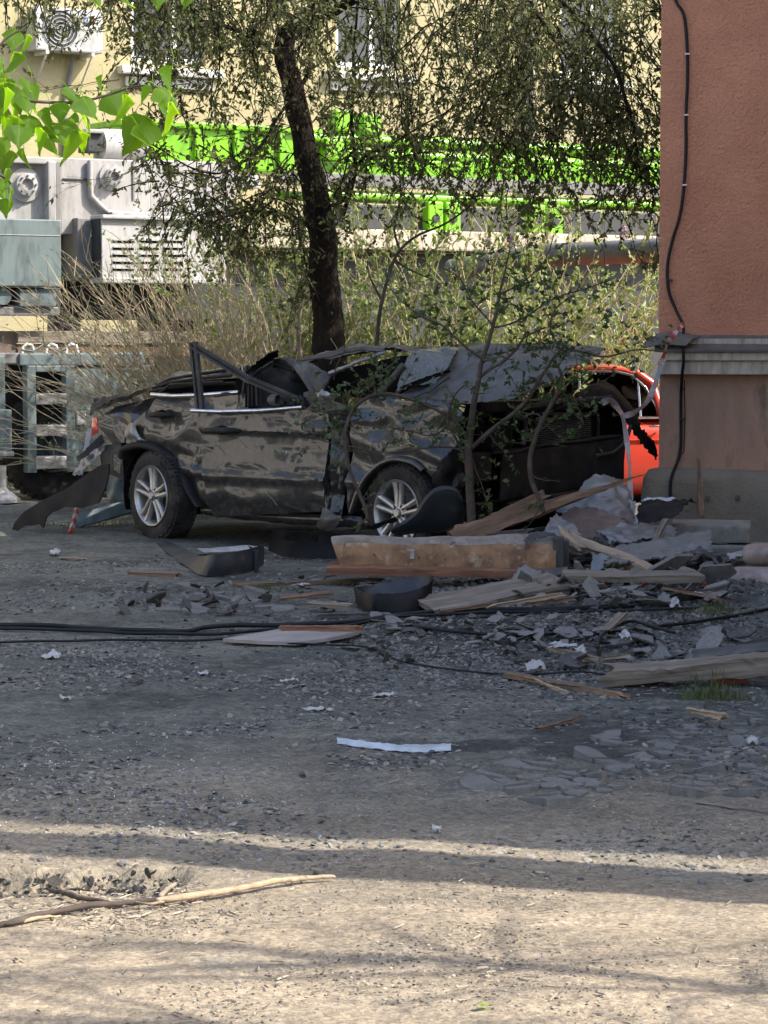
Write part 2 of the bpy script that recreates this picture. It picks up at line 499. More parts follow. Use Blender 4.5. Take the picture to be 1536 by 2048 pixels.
    M_['leaf_willow'] = mat('olive_leaf', (0.085, 0.105, 0.03), (0.16, 0.17, 0.065), rough=0.55, spec=0.3, scale=3.5, trans=0.42, c3=(0.2, 0.195, 0.09), s3=9, t3=(0.55, 0.7))
    M_['leaf_plum'] = mat('plum_leaf', (0.05, 0.085, 0.024), (0.085, 0.125, 0.04), rough=0.5, scale=5, trans=0.35)
    M_['leaf_light'] = mat('light_leaf', (0.22, 0.32, 0.075), (0.36, 0.42, 0.15), rough=0.55, scale=4, trans=0.4)
    M_['leaf_poplar'] = mat('poplar_leaf', (0.045, 0.10, 0.012), (0.085, 0.16, 0.016), rough=0.3, scale=14, trans=0.7, tcol=(0.55, 0.78, 0.02), bump=0.4, bscale=40, spec=0.5, veins=(0.26, 0.36, 0.1))
    M_['grass'] = mat('grass_blade', (0.07, 0.1, 0.03), (0.13, 0.15, 0.05), rough=0.6, scale=5, trans=0.25)
    M_['green'] = mat('lime_green_paint', (0.2, 0.5, 0.012), (0.16, 0.42, 0.012), rough=0.35, scale=2, c3=(0.1, 0.26, 0.02), s3=4, t3=(0.52, 0.75), stretch=(2, 2, 0.8))
    M_['truck_light'] = mat('light_grey_truck_paint', (0.38, 0.37, 0.36), (0.31, 0.30, 0.295), rough=0.5, scale=3, c3=(0.2, 0.185, 0.165), s3=4, t3=(0.5, 0.74), stretch=(2.2, 2.2, 0.7))
    M_['truck_white'] = mat('white_truck_paint', (0.46, 0.46, 0.45), (0.38, 0.38, 0.375), rough=0.5, scale=3, c3=(0.24, 0.22, 0.19), s3=4, t3=(0.5, 0.74), stretch=(2.2, 2.2, 0.7))
    M_['truck_teal'] = mat('grey_green_truck_paint', (0.15, 0.195, 0.195), (0.12, 0.155, 0.16), rough=0.45, scale=4, c3=(0.08, 0.09, 0.085), s3=4, t3=(0.5, 0.74), stretch=(2.2, 2.2, 0.7))
    M_['truck_dark'] = mat('dark_truck_steel', (0.025, 0.028, 0.03), (0.045, 0.047, 0.048), rough=0.6, scale=5)
    M_['truck_grey'] = mat('mid_grey_steel', (0.2, 0.195, 0.19), (0.15, 0.145, 0.14), rough=0.6, scale=5)
    M_['stucco_yellow'] = mat('yellow_stucco', (0.41, 0.36, 0.2), (0.35, 0.30, 0.165), rough=0.92, scale=3, c3=(0.33, 0.29, 0.19), s3=1.2, bump=0.6, bscale=45)
    M_['plaster_white'] = mat('white_plaster', (0.62, 0.6, 0.57), (0.5, 0.48, 0.45), rough=0.8, scale=6, bump=0.2)
    M_['pvc'] = mat('white_window_frame', (0.7, 0.7, 0.7), rough=0.4)
    M_['pane'] = mat('window_glass', (0.02, 0.024, 0.028), rough=0.06, spec=0.8)
    M_['stucco_orange'] = mat('orange_stucco', (0.7, 0.335, 0.2), (0.56, 0.25, 0.148), rough=0.94, scale=1.3, c3=(0.25, 0.11, 0.07), s3=70, t3=(0.58, 0.7), bump=1.0, bscale=42, bdist=0.03)  # fine dark speckle puts the shade of the stucco's pits into the colour
    M_['stucco_brown'] = mat('brown_weathered_stucco', (0.4, 0.25, 0.17), (0.54, 0.33, 0.22), rough=0.94, scale=2.6, stretch=(1.6, 1.6, 0.6), c3=(0.2, 0.15, 0.11), s3=2.6, bump=0.9, bscale=34, bdist=0.015)
    M_['plinth'] = mat('grey_plinth_render', (0.29, 0.245, 0.18), (0.19, 0.16, 0.12), rough=0.94, scale=3, c3=(0.25, 0.225, 0.18), s3=2.2, bump=0.9, bscale=30, bdist=0.015)
    M_['cornice'] = mat('stained_white_cornice', (0.62, 0.54, 0.43), (0.36, 0.305, 0.235), rough=0.9, scale=4, stretch=(3.5, 3.5, 0.7), c3=(0.2, 0.18, 0.15), s3=3, t3=(0.55, 0.75), bump=0.5, bscale=35)
    M_['felt'] = mat('grey_felt_cap', (0.1, 0.088, 0.076), (0.155, 0.136, 0.115), rough=0.9, scale=5, bump=0.5, bscale=40)
    M_['red_paint'] = mat('red_car_paint', (0.6, 0.055, 0.03), (0.52, 0.05, 0.03), rough=0.3, scale=3, coat=0.6)
    M_['cream'] = mat('cream_trim', (0.4, 0.33, 0.22), (0.3, 0.24, 0.16), rough=0.9, scale=4)
    M_['soil'] = mat('dark_soil', (0.07, 0.062, 0.052), (0.12, 0.108, 0.092), rough=0.95, scale=10, bump=0.6, bscale=60)
    M_['asphalt'] = mat('broken_asphalt', (0.18, 0.175, 0.165), (0.12, 0.118, 0.112), rough=0.92, scale=9, c3=(0.2, 0.19, 0.17), s3=25, bump=0.8, bscale=90)
    M_['chip'] = mat('grey_chips', (1, 1, 1), (0.8, 0.8, 0.8), rough=0.85, scale=30, tint=True)
    M_['tape_white'] = mat('barrier_tape_white', (0.5, 0.47, 0.45), (0.4, 0.37, 0.36), rough=0.5, scale=9, trans=0.25)
    M_['tape_faded'] = mat('faded_tape_print', (0.42, 0.27, 0.25), (0.5, 0.42, 0.4), rough=0.5, scale=60, trans=0.25)
    M_['tape_red'] = mat('barrier_tape_red', (0.45, 0.06, 0.045), rough=0.5, trans=0.25)
    M_['blue'] = mat('blue_letter', (0.05, 0.09, 0.35), rough=0.5)
    M_['red_letter'] = mat('red_letter', (0.6, 0.06, 0.05), rough=0.5)
    M_['lilac'] = mat('lilac_flower', (0.36, 0.2, 0.38), (0.45, 0.3, 0.45), rough=0.7, scale=9, trans=0.2)
    M_['pipe_grey'] = mat('grey_lagged_pipe', (0.12, 0.125, 0.135), (0.18, 0.18, 0.185), rough=0.6, scale=4, bump=0.3, bscale=20)
defmats()
m = M_
# ------------------------------------------------------------------ ground
def ground_material():
    gm = bpy.data.materials.new('yard_ground'); gm.use_nodes = True
    nt = gm.node_tree; N = nt.nodes; L = nt.links
    b = N['Principled BSDF']
    geo = N.new('ShaderNodeNewGeometry')
    pos = geo.outputs['Position']
    def nz(s, d=5, r=0.65, vec=None):
        d = min(d, 5)
        n = N.new('ShaderNodeTexNoise'); n.inputs['Scale'].default_value = s; n.inputs['Detail'].default_value = d; n.inputs['Roughness'].default_value = r
        L.new(vec or pos, n.inputs['Vector']); return n.outputs[0]
    def rng(src, a, bb, c=0.0, d=1.0):
        r = N.new('ShaderNodeMapRange'); r.inputs[1].default_value = a; r.inputs[2].default_value = bb; r.inputs[3].default_value = c; r.inputs[4].default_value = d
        L.new(src, r.inputs[0]); return r.outputs[0]
    def mix(fac, A, B, mode='MIX'):
        x = N.new('ShaderNodeMix'); x.data_type = 'RGBA'; x.blend_type = mode
        if isinstance(fac, float): x.inputs[0].default_value = fac
        else: L.new(fac, x.inputs[0])
        for i, q in ((6, A), (7, B)):
            if isinstance(q, tuple): x.inputs[i].default_value = (*q, 1)
            else: L.new(q, x.inputs[i])
        return x.outputs[2]
    def mth(op, a, c):
        x = N.new('ShaderNodeMath'); x.operation = op
        for i, q in ((0, a), (1, c)):
            if isinstance(q, float): x.inputs[i].default_value = q
            else: L.new(q, x.inputs[i])
        return x.outputs[0]
    sep = N.new('ShaderNodeSeparateXYZ'); L.new(pos, sep.inputs[0])
    # dusty road, asphalt behind; sun and shade also put into the colours; border wanders
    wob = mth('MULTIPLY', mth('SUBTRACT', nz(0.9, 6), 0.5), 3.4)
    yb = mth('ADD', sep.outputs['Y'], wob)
    sunny_dust = rng(yb, 9.6, 6.8)
    shady_asph = mix(rng(nz(1.6), 0.36, 0.64), (0.118, 0.123, 0.108), (0.178, 0.178, 0.15))
    shady_asph = mix(rng(nz(7.0), 0.5, 0.66), shady_asph, (0.095, 0.1, 0.092))
    sunny_dirt = mix(rng(nz(2.4), 0.35, 0.65), (0.345, 0.282, 0.2), (0.275, 0.228, 0.165))
    sunny_dirt = mix(rng(nz(14), 0.55, 0.7), sunny_dirt, (0.375, 0.315, 0.232))
    col = mix(sunny_dust, shady_asph, sunny_dirt)
    # dusty films and dark damp soot patches with shapes of their own
    col = mix(rng(nz(0.75, 7), 0.55, 0.7), col, (0.215, 0.205, 0.172))
    soot = rng(nz(1.15, 8, 0.7), 0.53, 0.62)
    far = rng(sep.outputs['Y'], 8.3, 9.2)
    col = mix(mth('MULTIPLY', mth('MULTIPLY', soot, far), 0.8), col, (0.06, 0.06, 0.058))
    # sooty burnt patches where the fire was
    for sx0, sy0, rx0, ry0 in ((0.80, 9.65, 0.34, 0.5), (0.42, 9.55, 0.22, 0.16), (0.62, 12.7, 0.8, 0.45), (1.25, 10.9, 0.3, 0.25)):
        ex = mth('DIVIDE', mth('SUBTRACT', sep.outputs['X'], sx0), rx0); ey = mth('DIVIDE', mth('SUBTRACT', sep.outputs['Y'], sy0), ry0)
        rr2 = mth('ADD', mth('MULTIPLY', ex, ex), mth('MULTIPLY', ey, ey))
        rr2 = mth('ADD', rr2, mth('MULTIPLY', mth('SUBTRACT', nz(4.5, 5, 0.7), 0.5), 3.2))
        col = mix(rng(rr2, 1.0, 0.35, 0.0, 0.82), col, (0.045, 0.045, 0.044))
    # long smears of dust and wear along the way the yard is driven
    mpv = N.new('ShaderNodeMapping'); mpv.inputs['Scale'].default_value = (0.3, 1.9, 1.0); mpv.inputs['Rotation'].default_value = (0, 0, 0.12); L.new(pos, mpv.inputs[0])
    col = mix(rng(nz(1.0, 5, 0.7, mpv.outputs[0]), 0.42, 0.6, 0.0, 0.75), col, mix(1.0, col, (0.62, 0.63, 0.64), 'MULTIPLY'))
    # aggregate
    vo = N.new('ShaderNodeTexVoronoi'); vo.inputs['Scale'].default_value = 85; L.new(pos, vo.inputs['Vector'])
    hs = N.new('ShaderNodeSeparateColor'); L.new(vo.outputs['Color'], hs.inputs[0])
    agf = rng(sunny_dust, 0, 1, 0.5, 0.42)
    col = mix(agf, col, mix(rng(hs.outputs[0], 0, 1), (0.35, 0.35, 0.35), (1.65, 1.63, 1.6)), 'MULTIPLY')
    vo2 = N.new('ShaderNodeTexVoronoi'); vo2.inputs['Scale'].default_value = 26; L.new(pos, vo2.inputs['Vector'])
    hs2 = N.new('ShaderNodeSeparateColor'); L.new(vo2.outputs['Color'], hs2.inputs[0])
    agf2 = rng(sunny_dust, 0, 1, 0.34, 0.12)
    col = mix(agf2, col, mix(rng(hs2.outputs[1], 0, 1), (0.45, 0.45, 0.45), (1.55, 1.53, 1.5)), 'MULTIPLY')
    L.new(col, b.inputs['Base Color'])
    b.inputs['Roughness'].default_value = 0.92
    b.inputs['Specular IOR Level'].default_value = 0.3
    h = mth('ADD', mth('MULTIPLY', nz(22, 8, 0.7), 1.0), mth('MULTIPLY', vo2.outputs['Distance'], -0.5))
    h = mth('ADD', h, mth('MULTIPLY', nz(95, 4, 0.6), 0.35))
    bp = N.new('ShaderNodeBump'); L.new(rng(sunny_dust, 0, 1, 0.95, 0.55), bp.inputs['Strength']); bp.inputs['Distance'].default_value = 0.022
    L.new(h, bp.inputs['Height']); L.new(bp.outputs[0], b.inputs['Normal'])
    return gm

def make_ground():
    xs = [-900, -300, -100, -40, -18, -10, -7, -5.5]
    x = -4.2
    while x < 4.6: xs.append(x); x += 0.03
    xs += [5.5, 7, 10, 18, 40, 100, 300, 900]
    ys = [-900, -300, -100, -30, -8, 0, 2.5, 4]
    y = 5.0
    while y < 26: ys.append(y); y += max(0.02, 0.0042 * y)
    ys += [28, 32, 40, 60, 120, 400, 1200, 2600]
    vs = [(x, y, gz(x, y) if (4 < y < 40 and -7 < x < 8) else 0.0) for y in ys for x in xs]
    w = len(xs)
    fs = [(j * w + i, j * w + i + 1, (j + 1) * w + i + 1, (j + 1) * w + i) for j in range(len(ys) - 1) for i in range(w - 1)]
    mb = MB(); mb.add(vs, fs)
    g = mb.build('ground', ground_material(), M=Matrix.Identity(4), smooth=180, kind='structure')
    return g
GROUND = make_ground()

# ------------------------------------------------------------------ orange building on the right
OB = Frame((*at(1311, 1092, 18.2).xy, 0.0), math.radians(-8))
def zat(py, px=1420, off=0.0): return OB.hit(px, py, off).z
zc1, zc2, zc3, zc4, zc5, zpl = zat(668), zat(698), zat(722), zat(748), zat(936), zat(940)
ob = empty('orange_building', OB.M, 'orange stuccoed house corner with grey plinth and stained white cornice, at the right edge', 'building')
def jag(x, z, a, s, k): return a * fbm(x * s, z * s, k, 4)
mb = MB()
x0u = OB.hit(1319, 400).x
mb.panel([(x0u, zc1 - 0.02), (5.2, zc1 - 0.02), (5.2, 4.4), (x0u, 4.4)], 0.07, lambda x, z: 0.03 + jag(x, z, 0.006, 3, 1), 0.2)
mb.box((x0u + 0.004, 0.2, zc1), (5.2, 2.75, 4.4))
mb.build('upper_wall', m['stucco_orange'], ob, OB)
mb = MB()
x0l = OB.hit(1318, 850).x
mb.panel([(x0l, zpl - 0.03), (5.2, zpl - 0.03), (5.2, zc4 + 0.02), (x0l, zc4 + 0.02)], 0.06, lambda x, z: 0.035 + jag(x, z, 0.006, 3, 2), 0.2)
mb.box((x0l + 0.004, 0.2, 0.0), (5.2, 2.75, zc4 + 0.02))
mb.build('lower_wall', m['stucco_brown'], ob, OB)
# plinth with a worn rounded top and a bulging corner
pts = [(OB.hit(1276, 1110).x, -0.15), (OB.hit(1281, 1040).x, zat(1040)), (OB.hit(1283, 985).x, zat(985)), (OB.hit(1287, 955).x, zat(955)),
       (OB.hit(1297, 941).x, zat(941)), (OB.hit(1325, 936).x, zat(935)), (OB.hit(1420, 937).x, zat(938)), (OB.hit(1536, 941).x, zat(941)), (5.3, zat(940)), (5.3, -0.15)]
mb = MB()
def ply(x, z):
    t = sm(zpl - 0.07, zpl + 0.01, z)
    e = sm(pts[2][0] + 0.1, pts[2][0], x)
    return -0.085 + 0.07 * t * t + 0.05 * e * e + jag(x, z, 0.012, 3.5, 5)
mb.panel(pts, 0.035, ply, 0.12)
mb.build('plinth', m['plinth'], ob, OB, smooth=50)
for bx, by in ((1415, 996), (1475, 996)):
    p = OB.hit(bx, by, -0.1)
    MB().bbox((p.x - 0.017, -0.11, p.z - 0.02), (p.x + 0.017, -0.06, p.z + 0.02), 0.008).build('anchor_bolt', m['rust_sheet'], ob, OB)
# cornice: felt cap and two courses
xl = OB.hit(1318, 700).x
mb = MB()
nn = 34
capv = []; capf = []
for i in range(nn + 1):
    x = xl - 0.03 + (5.3 - xl + 0.03) * (i / nn) ** 1.6
    jg = 0.008 * fbm(x * 9, 1, 1, 3)
    capv += [(x, 0.05, zc1 + 0.004), (x, -0.16, zc2 - 0.004 + jg), (x, -0.16, zc2 - 0.022 + jg), (x, 0.05, zc1 - 0.03)]
for i in range(nn):
    for k in range(4):
        k2 = (k + 1) % 4
        capf.append((i * 4 + k, i * 4 + k2, (i + 1) * 4 + k2, (i + 1) * 4 + k))
capf += [(3, 2, 1, 0), tuple(nn * 4 + k for k in range(4))]
mb.add(capv, capf)
mb.build('cap_felt', m['felt'], ob, OB)
mb = MB()
x1 = OB.hit(1329, 710, -0.13).x
mb.panel([(x1, zc3 + 0.008), (5.3, zc3 + 0.008), (5.3, zc2 - 0.026), (x1, zc2 - 0.026)], 0.05, lambda x, z: -0.13 + jag(x, z, 0.006, 5, 3), 0.3)
mb.box((x1 + .01, -0.085, zc4 + .01), (5.25, 0.2, zc1 - .035))
mb.build('cornice_course', m['cornice'], ob, OB)
mb = MB()
x2 = OB.hit(1316, 735, -0.09).x
mb.panel([(x2, zc4), (5.3, zc4), (5.3, zc3 - 0.004), (x2, zc3 - 0.004)], 0.05, lambda x, z: -0.095 + jag(x, z, 0.006, 5, 4), 0.25)
mb.build('cornice_course', m['cornice'], ob, OB)
# curled felt flap at the corner
mb = MB()
n_ = [[OB.hit(1285, 697, -0.16), OB.hit(1330, 690, -0.18), OB.hit(1372, 692, -0.19)],
      [OB.hit(1292, 682, -0.10), OB.hit(1335, 674, -0.13), OB.hit(1385, 680, -0.17)],
      [OB.hit(1318, 670, 0.02), OB.hit(1350, 664, -0.03), OB.hit(1402, 674, -0.08)]]
mb.sheet(n_, 10, 16, 0.006, 9, 0.006, 3, 0.003)
mb.build('felt_flap', m['felt'], ob, OB, smooth=60)
# the tall wing of the same house, standing nearer to the right of the road
WF = Frame((5.6, 6.66, 0), math.radians(90))          # x runs away from the viewer along the wing
mb = MB()
wins = []
for k in range(4):
    for j in range(3):
        a = 1.1 + k * 2.6; z = 1.5 + j * 2.8
        wins.append([(a, z), (a + 1.2, z), (a + 1.2, z + 1.5), (a, z + 1.5)])
LW = 10.5
mb.panel([(0, 0.0), (LW, 0.0), (LW, 9.2), (0, 9.2)], 1.0, lambda x, z: 0.0, 0.3, holes=wins)
mb.v = [(x, -y, z) for x, y, z in mb.v]; mb.f = [f[::-1] for f in mb.f]
mb.box((0, -0.3, 0), (0.3, -6, 9.2)); mb.box((LW - 0.3, -0.3, 0), (LW, -6, 9.2)); mb.box((0, -5.7, 0), (LW, -6, 9.19)); mb.box((0.0, 0.35, 9.2), (LW, -6.3, 9.5))
mb.build('wing_wall', m['stucco_orange'], ob, WF)
for wq in wins:
    (a, z), (c, z2) = wq[0], wq[2]
    w = MB()
    for q in ((a, a + .07), (c - .07, c), ((a + c) / 2 - .035, (a + c) / 2 + .035)): w.box((q[0], -0.19, z), (q[1], -0.12, z2))
    for q in ((z, z + .07), (z2 - .07, z2)): w.box((a, -0.185, q[0]), (c, -0.125, q[1]))
    w.build('window_frame', m['pvc'], ob, WF)
    MB().box((a, -0.17, z), (c, -0.155, z2)).build('pane', m['pane'], ob, WF)

# unseen pale house added on the left for the car's side to mirror
LH = Frame((-13.5, 30.0, 0), math.radians(-90))        # x runs towards the viewer, its face looks right
lh = empty('unseen_reflected_house', LH.M, 'unseen pale plastered house added left of the yard for reflections in the car', 'building')
wins = [[(1.5 + k * 2.7, 1.3 + j * 2.9), (2.8 + k * 2.7, 1.3 + j * 2.9), (2.8 + k * 2.7, 2.9 + j * 2.9), (1.5 + k * 2.7, 2.9 + j * 2.9)] for k in range(11) for j in range(2)]
mb = MB(); mb.panel([(-4, 0), (33, 0), (33, 6.6), (-4, 6.6)], 1.4, lambda x, z: 0.0, 0.3, holes=wins)
mb.v = [(x, -y, z) for x, y, z in mb.v]; mb.f = [f[::-1] for f in mb.f]
mb.box((-4, -0.3, 0), (33, -5, 6.55)); mb.build('wall', m['plaster_white'], lh, LH)
mb = MB()
mb.add([(-4.4, .4, 6.56), (33.4, .4, 6.56), (33.4, -5.4, 6.56), (-4.4, -5.4, 6.56), (-4.4, -2.5, 8.6), (33.4, -2.5, 8.6)], [(0, 3, 2, 1), (0, 1, 5, 4), (3, 4, 5, 2), (0, 4, 3), (1, 2, 5)])
mb.build('roof', m['slate_dark'], lh, LH)
for wq in wins:
    (a, z), (c, z2) = wq[0], wq[2]
    MB().box((a, -0.19, z), (c, -0.15, z2)).build('pane', m['pane'], lh, LH)

# ------------------------------------------------------------------ yellow building behind
YB = Frame((*at(100, 1000, 31.0).xy, 0.0), math.radians(31))
yb = empty('yellow_building', YB.M, 'pale yellow stuccoed house behind the crane truck, with white window sills', 'building')
def rect(fr, x0, y0, x1, y1, off=0.0):
    a = fr.hit(x0, y1, off); c = fr.hit(x1, y0, off)
    zc = fr.hit((x0 + x1) / 2, y1, off).z; zt = fr.hit((x0 + x1) / 2, y0, off).z
    return a.x, zc, c.x, zt
wl = [(262, -150, 410, 128), (672, -150, 800, 138), (1120, -150, 1235, 150)]
holes = []; wr = []
for q in wl:
    a, z, c, z2 = rect(YB, *q)
    wr.append((a, z, c, z2)); holes.append([(a, z), (c, z), (c, z2), (a, z2)])
mb = MB()
mb.panel([(-14, -0.2), (26, -0.2), (26, 11), (-14, 11)], 1.5, lambda x, z: 0.0, 0.4, holes=holes)
mb.build('wall', m['stucco_yellow'], yb, YB)
for (a, z, c, z2), q in zip(wr, wl):
    w = MB(); t = 0.09
    w.box((a, 0.1, z), (a + t, 0.18, z2)); w.box((c - t, 0.1, z), (c, 0.18, z2))
    w.box((a + t, 0.105, z), (c - t, 0.175, z + t)); w.box((a + t, 0.105, z2 - t), (c - t, 0.175, z2))
    mid = a + (c - a) * 0.62
    w.box((mid - .04, 0.107, z + t), (mid + .04, 0.173, z2 - t))
    wo = w.build('window_frame', m['pvc'], yb, YB)
    MB().box((a + t, 0.14, z + t), (c - t, 0.15, z2 - t)).build('pane', m['pane'], wo, YB)
    MB().bbox((a - 0.2, -0.16, z - 0.17), (c + 0.2, 0.1, z - 0.06), 0.02).build('window_sill', m['plaster_white'], yb, YB)
    MB().bbox((a - 0.1, -0.06, z - 0.32), (c + 0.1, 0.0, z - 0.19), 0.02).build('sill_moulding', m['plaster_white'], yb, YB)
mb = MB()
a = YB.hit(1060, 190, -0.1)
mb.tube([(a.x, -0.1, 0.3), (a.x, -0.1, 10)], 0.06, 10)
mb.build('downpipe', m['truck_grey'], yb, YB, smooth=60)
# a low course of pale blocks below
mb = MB(); mb.bbox((-14, -0.12, -0.2), (26, 0.0, 0.9), 0.03); mb.build('base_course', m['plaster_white'], yb, YB)

# air conditioner on the yellow wall
acx0, acz0, acx1, acz1 = rect(YB, 72, 16, 206, 103, -0.36)
ac = empty('air_conditioner', YB.M @ Matrix.Translation(((acx0 + acx1) / 2, -0.2, acz0)), 'white outdoor air conditioner on wall brackets, upper left on the yellow wall', 'air conditioner')
mb = MB(); mb.bbox((acx0, -0.36, acz0), (acx1, -0.06, acz1), 0.02); mb.build('casing', m['truck_white'], ac, YB)
fcx, fcz = acx0 + (acx1 - acx0) * 0.36, (acz0 + acz1) / 2
r_ = (acz1 - acz0) * 0.43
mb = MB(); mb.lathe([(0.01, -0.366), (r_, -0.366), (r_, -0.35)], 32, 'y', (fcx, 0, fcz)); mb.build('fan_opening', m['truck_dark'], ac, YB)
for k in range(5):
    rr = r_ * (0.2 + 0.2 * k)
    g = MB(); g.tube([(fcx + rr * math.cos(t), -0.375, fcz + rr * math.sin(t)) for t in np.linspace(0, 2 * math.pi, 29)], 0.006, 5); g.build('grille_ring', m['truck_white'], ac, YB)
for k in range(3):
    g = MB(); an = k * 2.09 + 0.4
    g.sheet([[(fcx, -0.37, fcz), (fcx, -0.368, fcz)], [(fcx + r_ * .9 * math.cos(an), -0.372, fcz + r_ * .9 * math.sin(an)), (fcx + r_ * .9 * math.cos(an + .7), -0.368, fcz + r_ * .9 * math.sin(an + .7))]], 4, 4, th=0.002)
    g.build('fan_blade', m['truck_grey'], ac, YB)
for bx in (acx0 + 0.15, acx1 - 0.15):
    g = MB(); g.box((bx - .02, -0.38, acz0 - .045), (bx + .02, 0.0, acz0 - .003)); g.tube([(bx, -0.34, acz0 - .04), (bx, -0.01, acz0 - .36)], 0.014, 5); g.build('bracket', m['plaster_white'], ac, YB)
def letters(txt, size, M, mt, parent, name):
    cu = bpy.data.curves.new('lettering', 'FONT'); cu.body = txt; cu.size = size; cu.extrude = 0.002
    to = bpy.data.objects.new('lettering', cu); COL.objects.link(to)
    dg = bpy.context.evaluated_depsgraph_get()
    me = bpy.data.meshes.new_from_object(to.evaluated_get(dg))
    bpy.data.objects.remove(to); bpy.data.curves.remove(cu)
    me.materials.clear(); me.materials.append(mt)
    me.transform(WM[parent.name].inverted() @ M)
    o = bpy.data.objects.new(name, me); COL.objects.link(o); o.parent = parent; WM[o.name] = WM[parent.name].copy()
    return o
lx = YB.hit(167, 46, -0.366)
for i, (ch, mt) in enumerate((('C', m['blue']), ('H', m['red_letter']))):
    letters(ch, 0.11, YB.M @ Matrix.Translation((lx.x + i * 0.085, -0.364, lx.z)) @ Matrix.Rotation(math.pi / 2, 4, 'X'), mt, ac, 'letter')
g = MB(); pa = YB.hit(148, 110, -0.1); pb_ = YB.hit(130, 205, -0.05)
g.tube([(pa.x, -0.12, acz0 + .02), (pa.x - .02, -0.06, acz0 - .15), (pb_.x, -0.04, pb_.z), (pb_.x, -0.04, pb_.z - 1.2)], 0.03, 7); g.build('hose', m['truck_grey'], ac, YB, smooth=60)

# thick lagged pipe and wire running to the orange house
g = MB(); g.tube([at(905, 540, 25.2), at(1000, 525, 24.6), at(1090, 510, 24.0), at(1200, 506, 23.4), at(1320, 500, 22.9), at(1440, 496, 22.3)], 0.115, 14)
g.build('heating_pipe', m['pipe_grey'], smooth=60, label='thick grey lagged heating pipe running behind the shrubs to the orange house', cat='pipe')
# ------------------------------------------------------------------ crane truck behind the shrubs
TF = Frame((*at(100, 1000, 23.2).xy, 0.0), math.radians(31))
tk = empty('crane_truck', TF.M, 'light grey crane truck with lime green boom, parked before the yellow house', 'truck')
def tbox(name, x0, y0, x1, y1, off, depth, mt, par=None, b=0.012):
    a, z, c, z2 = rect(TF, x0, y0, x1, y1, off)
    return MB().bbox((a, off, z), (c, off + depth, z2), b).build(name, m[mt], par or tk, TF)
# upper works
up = tbox('cabin_panel', -260, 320, 99, 470, 0.55, 0.9, 'truck_light')
tbox('cabin_lip', -260, 308, 122, 322, 0.45, 0.7, 'truck_light')
tbox('cabin_post', 98, 322, 112, 470, 0.42, 0.5, 'truck_light')
tbox('post_flange', 112, 322, 122, 470, 0.45, 0.5, 'truck_grey')
tbox('roof_rail', -200, 236, 4, 248, 0.75, 0.1, 'truck_light')
eng = tbox('engine_housing', 122, 318, 300, 470, 0.62, 0.9, 'truck_light')
tbox('housing_panel', 300, 322, 470, 470, 0.68, 0.8, 'truck_light')
tbox('panel_seam', 178, 320, 181, 358, 0.605, 0.02, 'truck_grey', eng, 0.003)
tbox('panel_seam', 266, 322, 269, 400, 0.605, 0.02, 'truck_grey', eng, 0.003)
tbox('panel_seam', 126, 357, 176, 360, 0.605, 0.02, 'truck_dark', eng, 0.003)
def hub(px, py, off, r, par):
    p = TF.hit(px, py, off)
    g = MB(); g.lathe([(r * 1.5, 0.0), (r * 1.5, -0.03), (r, -0.035), (r, -0.09), (r * .55, -0.1), (r * .5, -0.06), (0.001, -0.06)], 26, 'y', (p.x, off, p.z))
    o = g.build('hub_cover', m['truck_light'], par, TF, smooth=40)
    for k in range(8):
        a = k * math.pi / 4
        MB().lathe([(0.012, 0), (0.012, -0.02), (0.001, -0.022)], 6, 'y', (p.x + r * .78 * math.cos(a), off - .095, p.z + r * .78 * math.sin(a))).build('bolt', m['truck_grey'], o, TF)
hub(48, 370, 0.55, 0.11, up); hub(222, 354, 0.62, 0.09, eng)
# raised ring on the cabin panel
p = TF.hit(52, 370, 0.55)
g = MB(); g.tube([(p.x + 0.14 * math.cos(t), 0.54, p.z + 0.16 * math.sin(t)) for t in np.linspace(-1.2, 2.2, 14)], 0.012, 6); g.build('pipe_loop', m['truck_white'], tk, TF, smooth=60)
g = MB(); q = [TF.hit(x, y, 0.58) for x, y in ((180, 322), (180, 362), (182, 392), (200, 410), (215, 424), (240, 427), (292, 430))]
g.tube(q, 0.028, 8); g.build('hydraulic_pipe', m['truck_light'], tk, TF, smooth=60)
tbox('bracket_box', 224, 424, 300, 436, 0.5, 0.14, 'truck_white')
# air drum and lamp box
p0, p1 = TF.hit(206, 288, 0.8), TF.hit(300, 288, 0.8)
g = MB(); g.lathe([(0.001, 0), (0.12, 0.0), (0.165, 0.03), (0.17, 0.3), (0.16, 0.5), (0.001, 0.5)], 22, 'x', (p0.x, 0.95, p0.z)); g.build('air_drum', m['truck_white'], tk, TF, smooth=40)
tbox('lamp_box', 176, 262, 206, 304, 0.75, 0.25, 'truck_dark')
tbox('lamp_hood', 172, 258, 210, 266, 0.7, 0.32, 'truck_light')
# teal boxes at the left
tp = tbox('side_locker', -260, 435, 122, 572, 0.1, 0.55, 'truck_teal')
tbox('seam', -260, 467, 121, 468.5, 0.094, 0.02, 'truck_light', tp, 0.002)
tbox('battery_box', 40, 578, 112, 613, 0.15, 0.4, 'truck_teal')
tbox('locker_rail', -260, 613, 120, 631, 0.2, 0.5, 'truck_grey')
tbox('locker_back', -260, 574, 122, 613, 0.5, 0.2, 'truck_dark')
p = TF.hit(4, 592, 0.2); g = MB(); g.lathe([(0.001, -0.03), (0.085, -0.03), (0.085, 0.3)], 20, 'y', (p.x, 0.2, p.z)); g.build('air_tank', m['truck_teal'], tk, TF, smooth=40)
